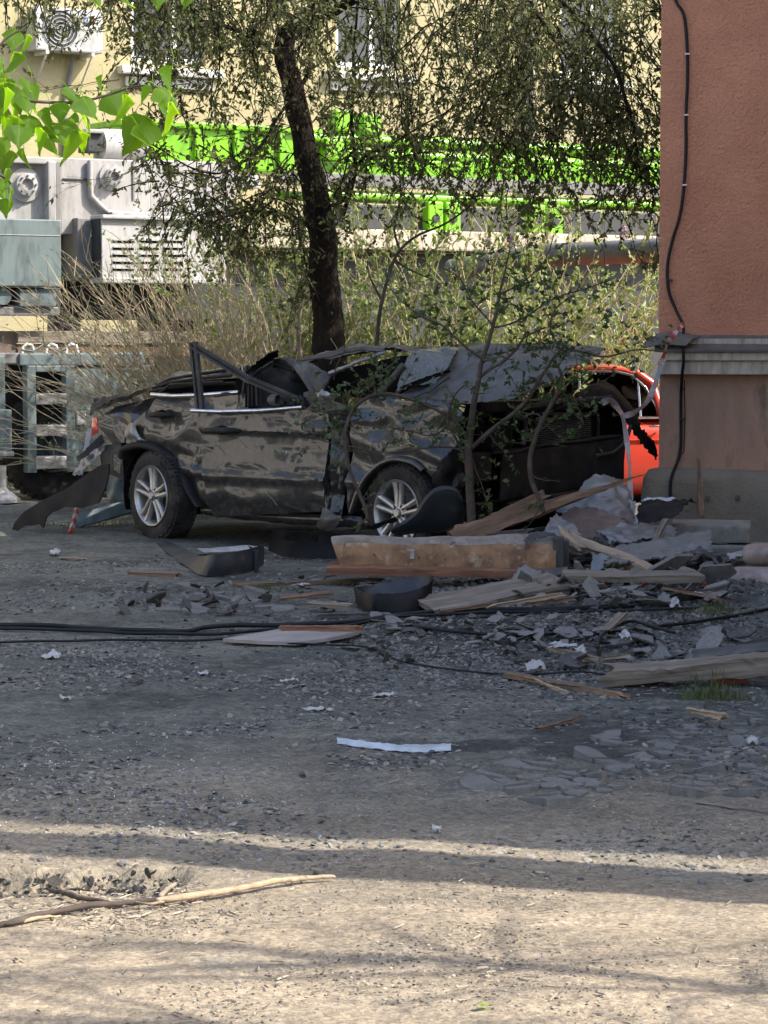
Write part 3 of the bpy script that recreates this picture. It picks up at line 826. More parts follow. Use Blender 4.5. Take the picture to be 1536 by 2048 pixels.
# louvred housing
a, z, c, z2 = rect(TF, 205, 436, 452, 566, 0.22)
hs = []
for col_ in ((226, 268), (278, 318), (328, 366)):
    for k in range(5):
        y0 = 479 + k * 14
        aa, zz, cc, zz2 = rect(TF, col_[0], y0, col_[1], y0 + 7, 0.22)
        hs.append([(aa, zz), (cc, zz), (cc, zz2), (aa, zz2)])
g = MB(); g.panel([(a, z), (c, z), (c, z2), (a, z2)], 0.12, lambda x, y: 0.22, 0.03, holes=hs); lo_ = g.build('louvre_housing', m['truck_white'], tk, TF)
MB().box((a + .01, 0.3, z + .01), (c - .01, 0.9, z2 - .01)).build('louvre_back', m['truck_dark'], tk, TF)
for h_ in hs:
    MB().box((h_[0][0], 0.2, h_[2][1] - 0.012), (h_[1][0], 0.25, h_[2][1])).build('louvre', m['truck_white'], lo_, TF)
tbox('housing_rim', 205, 432, 452, 440, 0.17, 0.3, 'truck_white')
tbox('housing_rim', 205, 556, 452, 567, 0.18, 0.3, 'truck_white')
tbox('housing_side', 156, 436, 204, 562, 0.5, 0.5, 'truck_grey')
tbox('void_panel', 110, 440, 160, 690, 0.9, 0.2, 'truck_dark')
tbox('chassis_shadow_fill', 118, 566, 470, 640, 0.9, 0.3, 'truck_dark')  # dark box standing in for the shadow under the housing
# deck planks on edge
for k, (y0, y1) in enumerate(((662, 686), (688, 712))):
    for j, (xa, xb) in enumerate(((36, 190), (192, 420))):
        tbox('deck_plank', xa, y0 + j, xb, y1 + j, 0.35 + 0.03 * k, 0.3, 'wood_brown' if k else 'wood_old', b=0.008)
tbox('deck_end_post', -40, 662, 34, 716, 0.4, 0.3, 'rust_sheet')
# lower deck with step ladder
tbox('deck_beam', 40, 706, 290, 730, 0.0, 0.5, 'truck_teal')
tbox('deck_beam_end', -60, 706, 40, 728, 0.03, 0.5, 'truck_grey')
ld = tbox('ladder_frame', 56, 731, 72, 946, -0.02, 0.12, 'truck_teal')
tbox('ladder_frame', 134, 731, 150, 944, -0.02, 0.12, 'truck_teal')
tbox('ladder_head', 72, 731, 134, 744, -0.015, 0.11, 'truck_teal')
for y0, y1 in ((787, 809), (850, 872), (913, 938)):
    tbox('ladder_step', 72, y0, 134, y1, -0.03, 0.22, 'truck_light')
tbox('ladder_void', 60, 735, 146, 945, 0.32, 0.1, 'truck_dark')
sp = tbox('side_panel', 150, 731, 300, 942, 0.03, 0.4, 'truck_teal')
tbox('reflector', 154, 822, 173, 850, 0.0, 0.04, 'plaster_white', sp)
tbox('stay_pillar', -40, 711, 10, 822, -0.1, 0.2, 'truck_teal')
tbox('outrigger_box', -60, 820, 24, 905, -0.3, 0.5, 'truck_teal')
tbox('outrigger_lip', -60, 904, 29, 914, -0.33, 0.55, 'truck_light')
p = gp(4, 968)
pl = TF.Mi @ p
g = MB(); g.lathe([(0.05, 0.35), (0.05, 0.14), (0.09, 0.1), (0.18, 0.03), (0.18, 0.0), (0.001, 0.0)], 16, 'z', (TF.hit(2, 950, -0.1).x, -0.1, 0.0)); g.build('outrigger_foot', m['truck_light'], tk, TF, smooth=40)
tbox('chassis_dark', -80, 730, 60, 930, 0.6, 0.5, 'truck_dark')
# rope handles
for px in (44, 92, 132):
    pp = [TF.hit(px + dx, 706 - dy, 0.15) for dx, dy in ((0, 0), (2, 12), (10, 18), (20, 15), (24, 0))]
    g = MB(); g.tube(pp, 0.016, 7); g.build('grab_handle', m['plaster_white'], tk, TF, smooth=60)
g = MB(); g.tube([TF.hit(x, y, 0.05) for x, y in ((44, 700), (66, 703), (86, 690), (100, 696), (118, 702), (132, 698))], 0.012, 6); g.build('rope', m['truck_teal'], tk, TF, smooth=60)
# wheels
def truck_wheel(px, off, r=0.52):
    x = TF.hit(px, 960, off).x
    g = MB(); prof = [(r * .55, 0.0), (r * .8, -0.02), (r * .93, 0.0), (r, 0.04), (r, 0.26), (r * .93, 0.3), (r * .55, 0.3)]
    g.lathe(prof, 40, 'y', (x, off, r - 0.02), close=True)
    for k in range(36):
        a = k * 2 * math.pi / 36
        M = Matrix.Translation((x, off + 0.15, r - 0.02)) @ Matrix.Rotation(a, 4, 'Y')
        g.box((-0.028, -0.12, r - 0.01), (0.02, -0.01, r + 0.018), M); g.box((-0.01, 0.01, r - 0.01), (0.038, 0.12, r + 0.018), M)
    o = g.build('tyre', m['rubber'], tk, TF, smooth=35)
    h = MB(); h.lathe([(0.001, 0.02), (r * .2, 0.02), (r * .25, 0.1), (r * .5, 0.12), (r * .56, 0.03)], 24, 'y', (x, off, r - 0.02)); h.build('rim', m['truck_teal'], tk, TF, smooth=40)
truck_wheel(118, 0.12); truck_wheel(280, 0.12); truck_wheel(1010, 0.4); truck_wheel(1150, 0.4)
# green boom lying along the truck
BO = 1.5
def tb(x0, y0, x1, y1, off=BO): return [TF.hit(x0, y0, off), TF.hit(x1, y1, off)]
def btube(name, pts, r, mt='green', seg=10):
    g = MB(); g.tube(pts, r, seg); return g.build(name, m[mt], tk, TF, smooth=60)
a = TF.hit(240, 300, BO); c = TF.hit(640, 300, BO)
bz = TF.hit(430, 340, BO).z; bt = TF.hit(430, 256, BO).z
MB().bbox((a.x, BO, bz), (c.x, BO + 0.7, bt), 0.03).build('boom_root', m['green'], tk, TF)
MB().bbox((a.x - .02, BO - 0.06, bt - 0.02), (c.x, BO + 0.74, bt + 0.05), 0.02).build('boom_flange', m['green'], tk, TF)
for px in (392, 470, 560):
    q = TF.hit(px, 300, BO); MB().bbox((q.x - .03, BO - 0.05, bz), (q.x + .03, BO, bt), 0.008).build('boom_rib', m['green'], tk, TF)
xe = TF.hit(1420, 330, BO).x
plt = MB(); z0 = TF.hit(640, 345, BO).z
plt.bbox((c.x, BO + 0.35, bz - 0.02), (xe, BO + 0.45, bt - 0.22), 0.02); plt.build('boom_web', m['green'], tk, TF)
btube('boom_chord', [(c.x - .2, BO, bt - 0.06), (xe, BO, bt - 0.06)], 0.075)
btube('boom_chord', [(c.x - .1, BO + 0.6, bt - 0.16), (xe, BO + 0.6, bt - 0.16)], 0.06)
zl = TF.hit(900, 398, BO - 0.1).z
btube('boom_chord', [(c.x - .2, BO - 0.1, zl), (xe, BO - 0.1, zl)], 0.06)
btube('boom_chord', [(c.x - .2, BO + 0.6, zl + .02), (xe, BO + 0.6, zl + .02)], 0.055)
nb = 7
for k in range(nb):
    xa = c.x + (xe - c.x) * k / nb; xb = c.x + (xe - c.x) * (k + 0.5) / nb; xc = c.x + (xe - c.x) * (k + 1) / nb
    btube('lattice_brace', [(xa, BO - 0.05, zl + .03), (xb, BO - 0.02, bt - .1)], 0.024, seg=7)
    btube('lattice_brace', [(xb, BO - 0.02, bt - .1), (xc, BO - 0.05, zl + .03)], 0.024, seg=7)
zg = TF.hit(760, 376, BO - 0.15).z; zg2 = TF.hit(760, 350, BO - 0.15).z
MB().bbox((c.x - .6, BO - 0.2, zg), (xe, BO - 0.14, zg2), 0.01).build('walkway_strip', m['truck_grey'], tk, TF)
a2 = TF.hit(310, 362, 0.75)
MB().bbox((a2.x, 0.75, TF.hit(380, 372, .75).z), (TF.hit(520, 360, .75).x, 1.2, TF.hit(380, 346, .75).z), 0.01).build('walkway_end', m['truck_white'], tk, TF)
zb = TF.hit(900, 462, 1.0).z
MB().bbox((TF.hit(640, 430, 1.2).x, 1.2, zb), (xe, 1.6, zl - 0.1), 0.02).build('underframe', m['truck_dark'], tk, TF)
for px in (870, 905, 1075, 1110):
    q = TF.hit(px, 430, 1.1); MB().bbox((q.x - .1, 1.08, zb - .06), (q.x + .1, 1.3, zl - .05), 0.02).build('boom_bracket', m['green'], tk, TF)
    MB().lathe([(0.001, 0), (0.045, 0), (0.045, .04)], 14, 'y', (q.x, 1.06, (zb + zl) / 2 - .05)).build('bracket_pin', m['truck_dark'], tk, TF)
MB().bbox((TF.hit(480, 470, 1.0).x, 1.0, zb - 0.22), (xe, 1.9, zb - 0.0), 0.02).build('deck_edge', m['cornice'], tk, TF)
MB().bbox((TF.hit(330, 470, 1.0).x, 1.3, 0.75), (xe, 1.7, zb - 0.24), 0.02).build('chassis_rail', m['truck_dark'], tk, TF)
for px, py in ((680, 242), (735, 250), (660, 300)):
    q = TF.hit(px, py, BO); MB().bbox((q.x - .12, BO - 0.12, q.z - .12), (q.x + .12, BO + 0.1, q.z + .12), 0.03).build('boom_lug', m['green'], tk, TF)
# ------------------------------------------------------------------ the wrecked dark car
def spline0(pts, n):
    out = []
    for i in range(n + 1):
        x = i / n * (len(pts) - 1); j = min(int(x), len(pts) - 2); out.append(pts[j].lerp(pts[j + 1], x - j))
    return out
WR = 0.352
def on_z(px, py, z):
    d = ray(px, py); return EYE + d * ((z - CAMZ) / d.z)
hr, hf = on_z(303, 990, WR), on_z(794, 1026, WR)
WB = (hf - hr).xy.length
C = Frame((hr.x, hr.y, 0), math.atan2(hf.y - hr.y, hf.x - hr.x))
car = empty('wrecked_car', C.M, 'crushed dark car with torn roof, open front door and alloy wheels, wrecked', 'car')
def ch(px, py, off=0.0): return C.hit(px, py, off)
def dent(x, z, k=0.0):
    q = Vector((x * 2.1, z * 2.6, 4.0 + k))
    v = mnoise.voronoi(Vector((x * 1.7 + .35 * mnoise.noise(q), z * 3.6 + .5 * x, 2.0 + k)))[0]
    d = 0.012 * mnoise.noise(q) + 0.050 * min(.55, v[1] - v[0])
    d += 0.004 * abs(mnoise.noise(Vector((x * 3 + z * 2, z * 7, k))))
    return d
def sy(x, z, k=0.0, a=1.0):
    b = 0.06 * sm(0.42, 0.2, z) + 0.012 * sm(0.55, 0.62, z) * sm(0.78, 0.68, z) + 0.05 * sm(0.82, 1.12, z)
    b -= 0.022 * sm(0.50, 0.535, z) * sm(0.62, 0.57, z)          # pressed rib along the doors
    return b + a * dent(x, z, k)
def cpanel(name, pts, mt='paint', sp=0.03, off=0.0, th=0.008, k=0.0, a=1.0, fr=None, par=None, fn=None, label=None, holes=(), smooth=38):
    fr = fr or C
    f = fn or (lambda x, z: off + sy(x, z, k, a))
    g = MB(); g.panel(fr.poly(pts, off), sp, f, th, holes=[fr.poly(h, off) for h in holes])
    return g.build(name, m[mt], par or car, fr, smooth=smooth, label=label)
def csheet(name, rows, mt, nu=24, nv=24, amp=0.01, freq=5, th=0.004, seed=0, rag=0.004, fold=0.0, par=None, smooth=45, label=None, fr=None):
    fr = fr or C
    net = [[fr.hit(*p) for p in r] for r in rows]
    g = MB(); g.sheet(net, nu, nv, amp, freq, th, seed, rag, fold)
    return g.build(name, m[mt], par or car, fr, smooth=smooth, label=label)
def ctube(name, pts, r, mt='black_plastic', seg=7, par=None, fr=None, sm_=60):
    fr = fr or C
    g = MB(); g.tube([fr.hit(*p) for p in pts], r, seg); return g.build(name, m[mt], par or car, fr, smooth=sm_)
# inner mass: floor, firewall, far side
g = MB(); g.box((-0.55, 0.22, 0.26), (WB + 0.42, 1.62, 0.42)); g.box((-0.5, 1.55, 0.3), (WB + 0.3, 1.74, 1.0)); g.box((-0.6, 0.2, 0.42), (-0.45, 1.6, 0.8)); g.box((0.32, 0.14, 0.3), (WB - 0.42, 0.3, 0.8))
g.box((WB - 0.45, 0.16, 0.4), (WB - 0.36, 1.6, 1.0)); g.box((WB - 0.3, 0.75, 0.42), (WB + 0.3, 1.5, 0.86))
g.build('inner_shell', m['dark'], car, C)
# rear quarter
cpanel('rear_quarter_upper', [(184, 829), (196, 815), (250, 797), (301, 775), (307, 791), (284, 823), (256, 851), (228, 837)], off=0.10, k=1, a=1.6, fn=lambda x, z: 0.13 + 0.30 * sm(0.82, 1.2, z) + 1.3 * dent(x, z, 1))
cpanel('rear_quarter_corner', [(186, 832), (228, 839), (256, 852), (247, 872), (249, 885), (218, 888), (203, 864)], off=0.06, k=2, a=1.8)
cpanel('rear_quarter_panel', [(257, 851), (284, 823), (284, 894), (264, 892), (247, 886), (247, 872)], off=0.0, k=3, a=1.7)
cpanel('rear_door', [(286, 824), (304, 790), (390, 787), (480, 787), (480, 1004), (408, 1014), (392, 994), (376, 962), (352, 924), (326, 903), (286, 893)], off=0.0, k=4, a=1.5, sp=0.026)
csheet('bright_dent', [[(247, 860, -0.02), (262, 846, -0.035), (268, 850, -0.04)], [(250, 874, -0.02), (262, 865, -0.05), (276, 868, -0.03)], [(262, 884, -0.015), (275, 878, -0.03), (290, 882, -0.015)]], 'metal_bare', 10, 10, 0.008, 14, 0.003, 4)
# chrome belt strips
ctube('belt_strip', [(303, 789, 0.03), (345, 792, 0.02), (400, 790, 0.02), (478, 784, 0.03)], 0.017, 'chrome', 8)
# quarter handle
def handle(fr, par, x0, y0, x1, y1, off=-0.03):
    a = fr.hit(x0, (y0 + y1) / 2, off); c = fr.hit(x1, (y0 + y1) / 2, off)
    g = MB(); L = c.x - a.x
    g.tube([(a.x, off + .04, a.z), (a.x + L * .1, off, a.z + .005), (a.x + L * .5, off - .012, c.z + .004), (c.x - L * .1, off, c.z + .003), (c.x, off + .045, c.z)], [0.014, 0.022, 0.024, 0.023, 0.016], 10)
    h = g.build('door_handle', m['black_plastic'], par, fr, smooth=60)
    g = MB(); g.lathe([(0.001, 0.0), (0.05, -0.004), (0.058, 0.01)], 18, 'y', (0, 0, 0)); g.v = [((a.x + c.x) / 2 + x * 1.1, off + 0.03 + y, a.z + 0.012 + z * .62) for x, y, z in g.v]; g.build('handle_cup', m['dark'], par, fr, smooth=60)
RD = [o for o in car.children if o.name.startswith('rear_door')][0]
handle(C, RD, 299, 826, 335, 836)
# wheel arch flare
def flare(pts, w0=0.05, out=0.035, name='wheel_arch_flare', mt='black_plastic'):
    net = []
    for i, (x, y) in enumerate(pts):
        p = C.hit(x, y, 0); cpt = C.hit(pts[len(pts) // 2][0], 1010, 0)
        d = Vector((cpt.x - p.x, 0, WR - p.z)).normalized()
        net.append([p - d * 0.012 + Vector((0, 0.03, 0)), p + Vector((0, -out * .6, 0)), p + d * w0 * .5 + Vector((0, -out, 0)), p + d * w0 + Vector((0, -out * .4, 0)), p + d * w0 + Vector((0, 0.1, 0))])
    g = MB(); g.sheet(net, 30, 10, 0.003, 12, 0.004, 2); return g.build(name, m[mt], car, C, smooth=50)
flare([(240, 912), (245, 896), (264, 888), (292, 886), (322, 896), (347, 919), (369, 955), (389, 992), (404, 1014)])
# inner wheel wells
for hx in (0.0, WB):
    g = MB()
    prof = [(0.40 * math.cos(t) + hx, 0.40 * math.sin(t) + WR) for t in np.linspace(-0.35, math.pi + 0.35, 16)]
    g.sheet([[(x, 0.06, z), (x, 0.32, z)] for x, z in prof], 20, 3, 0.004, 5, 0.01, 1)
    g.build('wheel_well', m['dark'], car, C, smooth=60)
# wheels
def wheel(px, py, yawd, off, name='wheel'):
    p = C.hit(px, py, off)
    Fw = Frame(C.M @ Vector((p.x, p.y, WR)), C.yaw + math.radians(yawd))
    r, w = WR, 0.225
    g = MB()
    prof = [(0.222, 0.022), (0.232, 0.006), (0.262, -0.008), (0.30, -0.008), (0.328, 0.004), (0.343, 0.022), (0.351, 0.05), (0.352, w * .5), (0.351, w - .05), (0.343, w - .02), (0.30, w + .006), (0.222, w - .02)]
    g.lathe(prof, 72, 'y', (0, 0, 0), close=True)
    for k in range(60):
        a = k * 2 * math.pi / 60
        M = Matrix.Rotation(a, 4, 'Y')
        for (y0, y1, sh) in ((0.022, 0.062, 0.0), (0.07, 0.108, 0.008), (0.116, 0.155, 0.0), (0.163, 0.203, 0.008)):
            g.box((-0.0135 + sh, y0, 0.343), (0.0125 + sh, y1, 0.3575), M)
        if k % 2 == 0: g.box((-0.012, 0.001, 0.322), (0.012, 0.03, 0.338), M)
    # raised lettering blocks on the wall
    for k in range(14):
        a = 0.5 + k * 0.085
        M = Matrix.Rotation(a, 4, 'Y'); g.box((-0.009, -0.0115, 0.283), (0.009, -0.004, 0.308), M)
    wr = g.build('wheel', m['rubber'], car, Fw, smooth=30)
    g = MB(); g.lathe([(0.226, 0.018), (0.240, -0.004), (0.236, -0.012), (0.224, -0.006), (0.212, 0.02), (0.205, 0.09), (0.2, 0.17), (0.001, 0.172)], 64, 'y'); g.build('rim', m['alloy'], wr, Fw, smooth=40)
    for k in range(5):
        for sgn in (-1, 1):
            a = k * 2 * math.pi / 5 + 0.0
            M = Matrix.Rotation(a, 4, 'Y')
            # twin spoke: narrow at hub, flaring and splitting to the lip
            net = []
            for t in np.linspace(0, 1, 7):
                rr = 0.045 + t * 0.175
                cx = sgn * (0.019 + 0.019 * t ** 1.2); hw = 0.0155 + 0.0035 * t
                y = 0.012 + 0.022 * (1 - t) * t * 4 * 0.3 - 0.008 * t
                net.append([M @ Vector((cx - hw, y + 0.03, rr)), M @ Vector((cx - hw * .8, y, rr)), M @ Vector((cx, y - .006, rr)), M @ Vector((cx + hw * .8, y, rr)), M @ Vector((cx + hw, y + 0.03, rr))])
            g = MB(); g.sheet(net, 10, 8, 0, 1, 0.004); g.build('spoke', m['alloy'], wr, Fw, smooth=50)
    g = MB(); g.lathe([(0.001, -0.012), (0.026, -0.012), (0.031, -0.004), (0.034, 0.008), (0.078, 0.02), (0.085, 0.06)], 32, 'y'); g.build('hub_cap', m['alloy'], wr, Fw, smooth=40)
    for k in range(5):
        a = (k + 0.5) * 2 * math.pi / 5
        g = MB(); g.lathe([(0.0115, 0.03), (0.0115, 0.004), (0.004, 0.0), (0.001, 0.0)], 8, 'y', (0.056 * math.sin(a), 0.0, 0.056 * math.cos(a)))
        g.build('lug_nut', m['truck_dark'], wr, Fw)
    g = MB(); g.lathe([(0.001, 0.1), (0.15, 0.1), (0.155, 0.115), (0.001, 0.115)], 30, 'y'); g.build('brake_disc', m['truck_grey'], wr, Fw, smooth=40)
wheel(303, 990, -9, -0.05)
wheel(794, 1026, -5, 0.0)
# front door, swung a little open
hx = ch(652, 930).x
DF = Frame(C.M @ Vector((hx, -0.01, 0)), C.yaw + math.radians(7))
def dfn(x, z):
    b = 0.05 * sm(0.42, 0.2, z) - 0.02 * sm(0.5, 0.53, z) * sm(0.6, 0.56, z) + 0.03 * sm(0.82, 1.05, z)
    b += 0.03 * sm(0.9, 0.86, z) * sm(0.6, 0.8, z)
    return b + 0.8 * dent(x, z, 8)
g = MB(); g.panel(DF.poly([(384, 823), (480, 824), (560, 821), (610, 817), (648, 822), (652, 850), (650, 925), (646, 1024), (560, 1027), (480, 1031), (416, 1033), (409, 980), (400, 905), (394, 860)]), 0.024, dfn, 0.012)
fd = g.build('front_door', m['paint'], car, DF, smooth=38, label='swung-open dented front door with bare bent window frame')
g = MB(); g.panel(DF.poly([(390, 830), (610, 826), (640, 830), (640, 1018), (420, 1026)]), 0.08, lambda x, z: 0.075, 0.02); g.build('door_inner', m['dark'], fd, DF)
ctube('belt_strip', [(383, 821, -0.012), (440, 823, -0.016), (520, 821, -0.016), (605, 814, -0.008)], 0.016, 'chrome', 8, fd, DF)
handle(DF, fd, 402, 857, 472, 868, -0.035)
def fstrip(name, a, b_, wd, mt, par, fr, off):
    """channel-section strip from a to b"""
    A = fr.hit(*a, off); B = fr.hit(*b_, off)
    d = (B - A); L = d.length; d.normalize(); n = Vector((0, -1, 0)); s_ = d.cross(n).normalized()
    g = MB()
    for (u0, u1, dy) in ((-.5, -.22, 0.0), (-.22, 0.12, 0.012), (0.12, 0.5, -0.006)):
        P = [A + s_ * wd * u0 + Vector((0, dy, 0)), A + s_ * wd * u1 + Vector((0, dy, 0)), B + s_ * wd * u1 + Vector((0, dy, 0)), B + s_ * wd * u0 + Vector((0, dy, 0))]
        Q = [p + Vector((0, 0.03, 0)) for p in P]
        g.add(P + Q, [(0, 1, 2, 3), (7, 6, 5, 4), (0, 4, 5, 1), (1, 5, 6, 2), (2, 6, 7, 3), (3, 7, 4, 0)])
    return g.build(name, m[mt], par, fr)
fstrip('window_frame', (399, 822), (385, 684), 0.075, 'grey_plastic', fd, DF, 0.02)
fstrip('window_frame', (382, 690), (500, 762), 0.052, 'grey_plastic', fd, DF, 0.018)
fstrip('window_frame', (492, 757), (608, 806), 0.05, 'grey_plastic', fd, DF, 0.02)
cpanel('mirror_triangle', [(604, 815), (606, 785), (616, 782), (660, 800), (692, 812), (690, 818), (640, 824)], 'paint_dusty', sp=0.02, par=fd, fr=DF, fn=lambda x, z: 0.0 + 0.5 * dent(x, z, 9))
p = DF.hit(548, 800, 0.0)
g = MB(); g.lathe([(0.001, -0.02), (0.03, -0.02), (0.042, 0.0), (0.045, 0.06), (0.04, 0.062), (0.036, 0.02), (0.001, 0.02)], 20, 'x', (p.x - .02, 0.0, p.z)); g.build('mirror_mount', m['paint_dusty'], fd, DF, smooth=40)
g = MB()
for k in range(9):
    q = DF.hit(566 + k * 6, 803 - 6 * math.sin(k * 1.3), 0.0); M = Matrix.Translation(q) @ Matrix.Rotation(k * 1.1, 4, 'Y') @ Matrix.Rotation(k * .7, 4, 'X')
    g.box((-.02, -.018, -.016), (.02, .018, .016), M)
g.build('mirror_mechanism', m['black_plastic'], fd, DF)
# hinge pillar, torn flap and sill
cpanel('hinge_pillar', [(646, 824), (690, 818), (694, 900), (690, 960), (688, 1030), (652, 1034), (648, 930)], 'paint', off=0.06, k=11, a=0.8, fn=lambda x, z: 0.05 + 0.03 * math.sin(x * 70) + dent(x, z, 11))
csheet('sill_flap', [[(646, 1012, 0.0), (660, 1022, -0.02), (672, 1030, 0.0)], [(640, 1035, -0.05), (655, 1040, -0.08), (683, 1034, -0.05)], [(632, 1052, -0.02), (650, 1062, -0.03), (668, 1060, -0.03)]], 'paint_dusty', 12, 12, 0.006, 20, 0.004, 3)
g = MB(); a = ch(400, 1033, 0.05); b_ = ch(745, 1050, 0.05)
g.sheet([[(a.x, 0.08, 0.29), (a.x, 0.06, 0.26), (a.x, 0.08, 0.23), (a.x, .16, .21)], [((a.x + b_.x) / 2, 0.08, 0.28), ((a.x + b_.x) / 2, 0.06, 0.25), ((a.x + b_.x) / 2, 0.08, 0.22), ((a.x + b_.x) / 2, .16, .2)], [(b_.x, 0.08, 0.3), (b_.x, 0.06, 0.27), (b_.x, 0.08, 0.23), (b_.x, .16, .21)]], 30, 10, 0.012, 6, 0.006, 6)
g.build('sill', m['paint'], car, C, smooth=45)
# front wing
cpanel('front_wing', [(690, 820), (700, 798), (740, 793), (800, 802), (850, 806), (900, 820), (918, 836), (897, 852), (905, 885), (882, 925), (868, 950), (862, 958), (848, 941), (825, 925), (795, 917), (768, 922), (742, 940), (720, 968), (706, 1000), (698, 1026), (688, 1030), (691, 950), (695, 890)], off=0.0, k=14, a=2.2, sp=0.024)
csheet('wing_lip', [[(850, 806, 0.0), (885, 815, -0.02), (918, 836, -0.05)], [(852, 800, 0.06), (890, 806, 0.02), (926, 826, -0.02)], [(860, 793, 0.2), (895, 797, 0.2), (930, 815, 0.2)]], 'paint', 12, 16, 0.012, 9, 0.004, 5)
flare([(700, 1024), (708, 1000), (722, 966), (744, 938), (770, 920), (797, 915), (828, 922), (850, 938)], 0.03, 0.02, 'arch_lip', 'paint')
csheet('wing_inner', [[(882, 925, 0.0), (905, 900, 0.0), (930, 905, 0.1)], [(868, 950, 0.02), (895, 945, 0.03), (925, 950, 0.14)], [(862, 985, 0.06), (890, 990, 0.08), (920, 1000, 0.16)]], 'black_plastic', 16, 14, 0.03, 8, 0.004, 8, fold=0.01)
cl = ch(918, 960, 0.15)
g = MB(); g.lathe([(0.001, -0.03), (0.05, -0.03), (0.055, -0.02), (0.06, -0.035), (0.065, 0.03)], 20, 'y', (cl.x, 0.12, cl.z)); g.build('fog_lamp_socket', m['grey_plastic'], car, C, smooth=40)
# cabin wreck: roof, pillars, seat, belts
csheet('rear_roof_skin', [[(304, 778, 0.15), (350, 765, 0.12), (420, 752, 0.12), (476, 742, 0.12)], [(318, 766, 0.5), (360, 752, 0.5), (430, 742, 0.5), (482, 736, 0.45)], [(335, 765, 1.0), (380, 748, 1.1), (440, 742, 1.1), (490, 738, 0.9)]], 'paint_dusty', 24, 30, 0.03, 6, 0.004, 3, fold=0.02)
for k, (y0, y1, o_) in enumerate(((779, 772, 0.06), (772, 760, 0.10), (768, 752, 0.16), (783, 779, 0.05))):
    ctube('roof_rail_strip', [(300 + 6 * k, y0 + 4, o_), (340, y0 - 4 - 3 * k, o_), (400, (y0 + y1) / 2 - 6 - 3 * k, o_), (470 - 8 * k, y1 - 6 - 3 * k, o_)], 0.013, 'black_plastic', 6)
cpanel('parcel_shelf', [(308, 786), (330, 766), (476, 756), (478, 785)], 'dark', off=0.25, sp=0.05, fn=lambda x, z: 0.22 + 0.05 * mnoise.noise(Vector((x * 6, z * 9, 1))), th=0.3)
fstrip('middle_pillar', (484, 812), (497, 732), 0.07, 'grey_plastic', car, C, 0.08)
for k in range(5):
    ctube('door_seal', [(487 + 9 * k, 812, 0.06 + .01 * k), (489 + 8 * k, 770, 0.06 + .012 * k), (500 + 5 * k, 742 - k, 0.08 + .015 * k), (524 + 2 * k, 724 - 2 * k + 3, 0.12 + .02 * k), (560 - 2 * k, 718 + 3 * k, 0.16 + .02 * k), (590, 732 + 3 * k, 0.2)], 0.011, ('black_plastic', 'grey_plastic')[k % 2], 6)
csheet('torn_pillar_trim', [[(484, 752, 0.05), (505, 731, 0.05), (530, 712, 0.05), (552, 698, 0.04)], [(489, 756, 0.10), (512, 737, 0.12), (534, 719, 0.12), (557, 702, 0.10)], [(500, 748, 0.22), (520, 735, 0.22), (542, 722, 0.2), (556, 712, 0.18)]], 'black_plastic', 12, 22, 0.01, 20, 0.004, 4, rag=0.008)
csheet('pillar_fold', [[(488, 768, 0.03), (515, 742, 0.04), (545, 722, 0.04)], [(493, 772, 0.07), (520, 748, 0.09), (550, 728, 0.1)]], 'paint_dusty', 6, 16, 0.006, 12, 0.004, 4)
def blob(name, c_, rx, ry, rz, mt, par=car, fr=C, seed=1, flat=1.0):
    bm = bmesh.new(); bmesh.ops.create_icosphere(bm, subdivisions=3, radius=1.0)
    for v in bm.verts:
        p_ = v.co.copy(); q = Vector((math.copysign(abs(p_.x) ** flat, p_.x) * rx, math.copysign(abs(p_.y) ** flat, p_.y) * ry, math.copysign(abs(p_.z) ** flat, p_.z) * rz))
        q *= 1 + 0.12 * mnoise.noise(p_ * 2.0 + Vector((seed, 0, 0)))
        v.co = q + c_
    bm.verts.index_update()
    g = MB(); g.add([v.co for v in bm.verts], [[v.index for v in f.verts] for f in bm.faces]); bm.free()
    return g.build(name, m[mt], par, fr, smooth=180)
seat = blob('seat_back', ch(560, 805, 0.42), 0.22, 0.24, 0.3, 'interior', seed=3, flat=0.7)
blob('head_restraint', ch(572, 752, 0.4), 0.12, 0.13, 0.10, 'interior', seat, seed=5, flat=0.75)
ctube('seat_belt', [(520, 765, 0.3), (540, 740, 0.3), (552, 724, 0.28), (580, 722, 0.3)], 0.028, 'grey_plastic', 6)
ctube('windscreen_pillar', [(580, 722, 0.14), (596, 736, 0.1), (612, 760, 0.07), (630, 790, 0.05), (640, 806, 0.04)], [0.03, 0.03, 0.026, 0.024, 0.02], 'paint_dusty', 8)
csheet('torn_roof_side', [[(578, 722, 0.14), (620, 726, 0.12), (655, 745, 0.1), (690, 742, 0.2)], [(594, 734, 0.1), (625, 745, 0.08), (652, 765, 0.06), (668, 750, 0.2)], [(612, 756, 0.06), (632, 775, 0.05), (648, 786, 0.04), (655, 778, 0.15)], [(628, 785, 0.05), (640, 795, 0.04), (655, 798, 0.03), (660, 790, 0.1)]], 'paint_dusty', 26, 26, 0.012, 9, 0.004, 6, fold=0.008)
csheet('bright_torn_edge', [[(632, 786, 0.0), (645, 780, -0.02), (662, 785, 0.0)], [(634, 792, -0.02), (648, 790, -0.05), (668, 795, -0.01)], [(640, 800, 0.0), (652, 800, -0.02), (670, 806, 0.02)]], 'metal_bare', 10, 12, 0.012, 26, 0.003, 7, rag=0.006)
csheet('crushed_roof', [[(588, 726, 0.2), (650, 716, 0.2), (720, 704, 0.25), (790, 700, 0.3), (832, 706, 0.35)], [(600, 722, 0.55), (660, 708, 0.6), (720, 700, 0.6), (790, 696, 0.7), (838, 698, 0.7)], [(620, 722, 1.1), (680, 700, 1.2), (740, 690, 1.2), (800, 692, 1.2), (845, 696, 1.2)]], 'paint_dusty', 26, 40, 0.03, 6, 0.004, 12, fold=0.016)
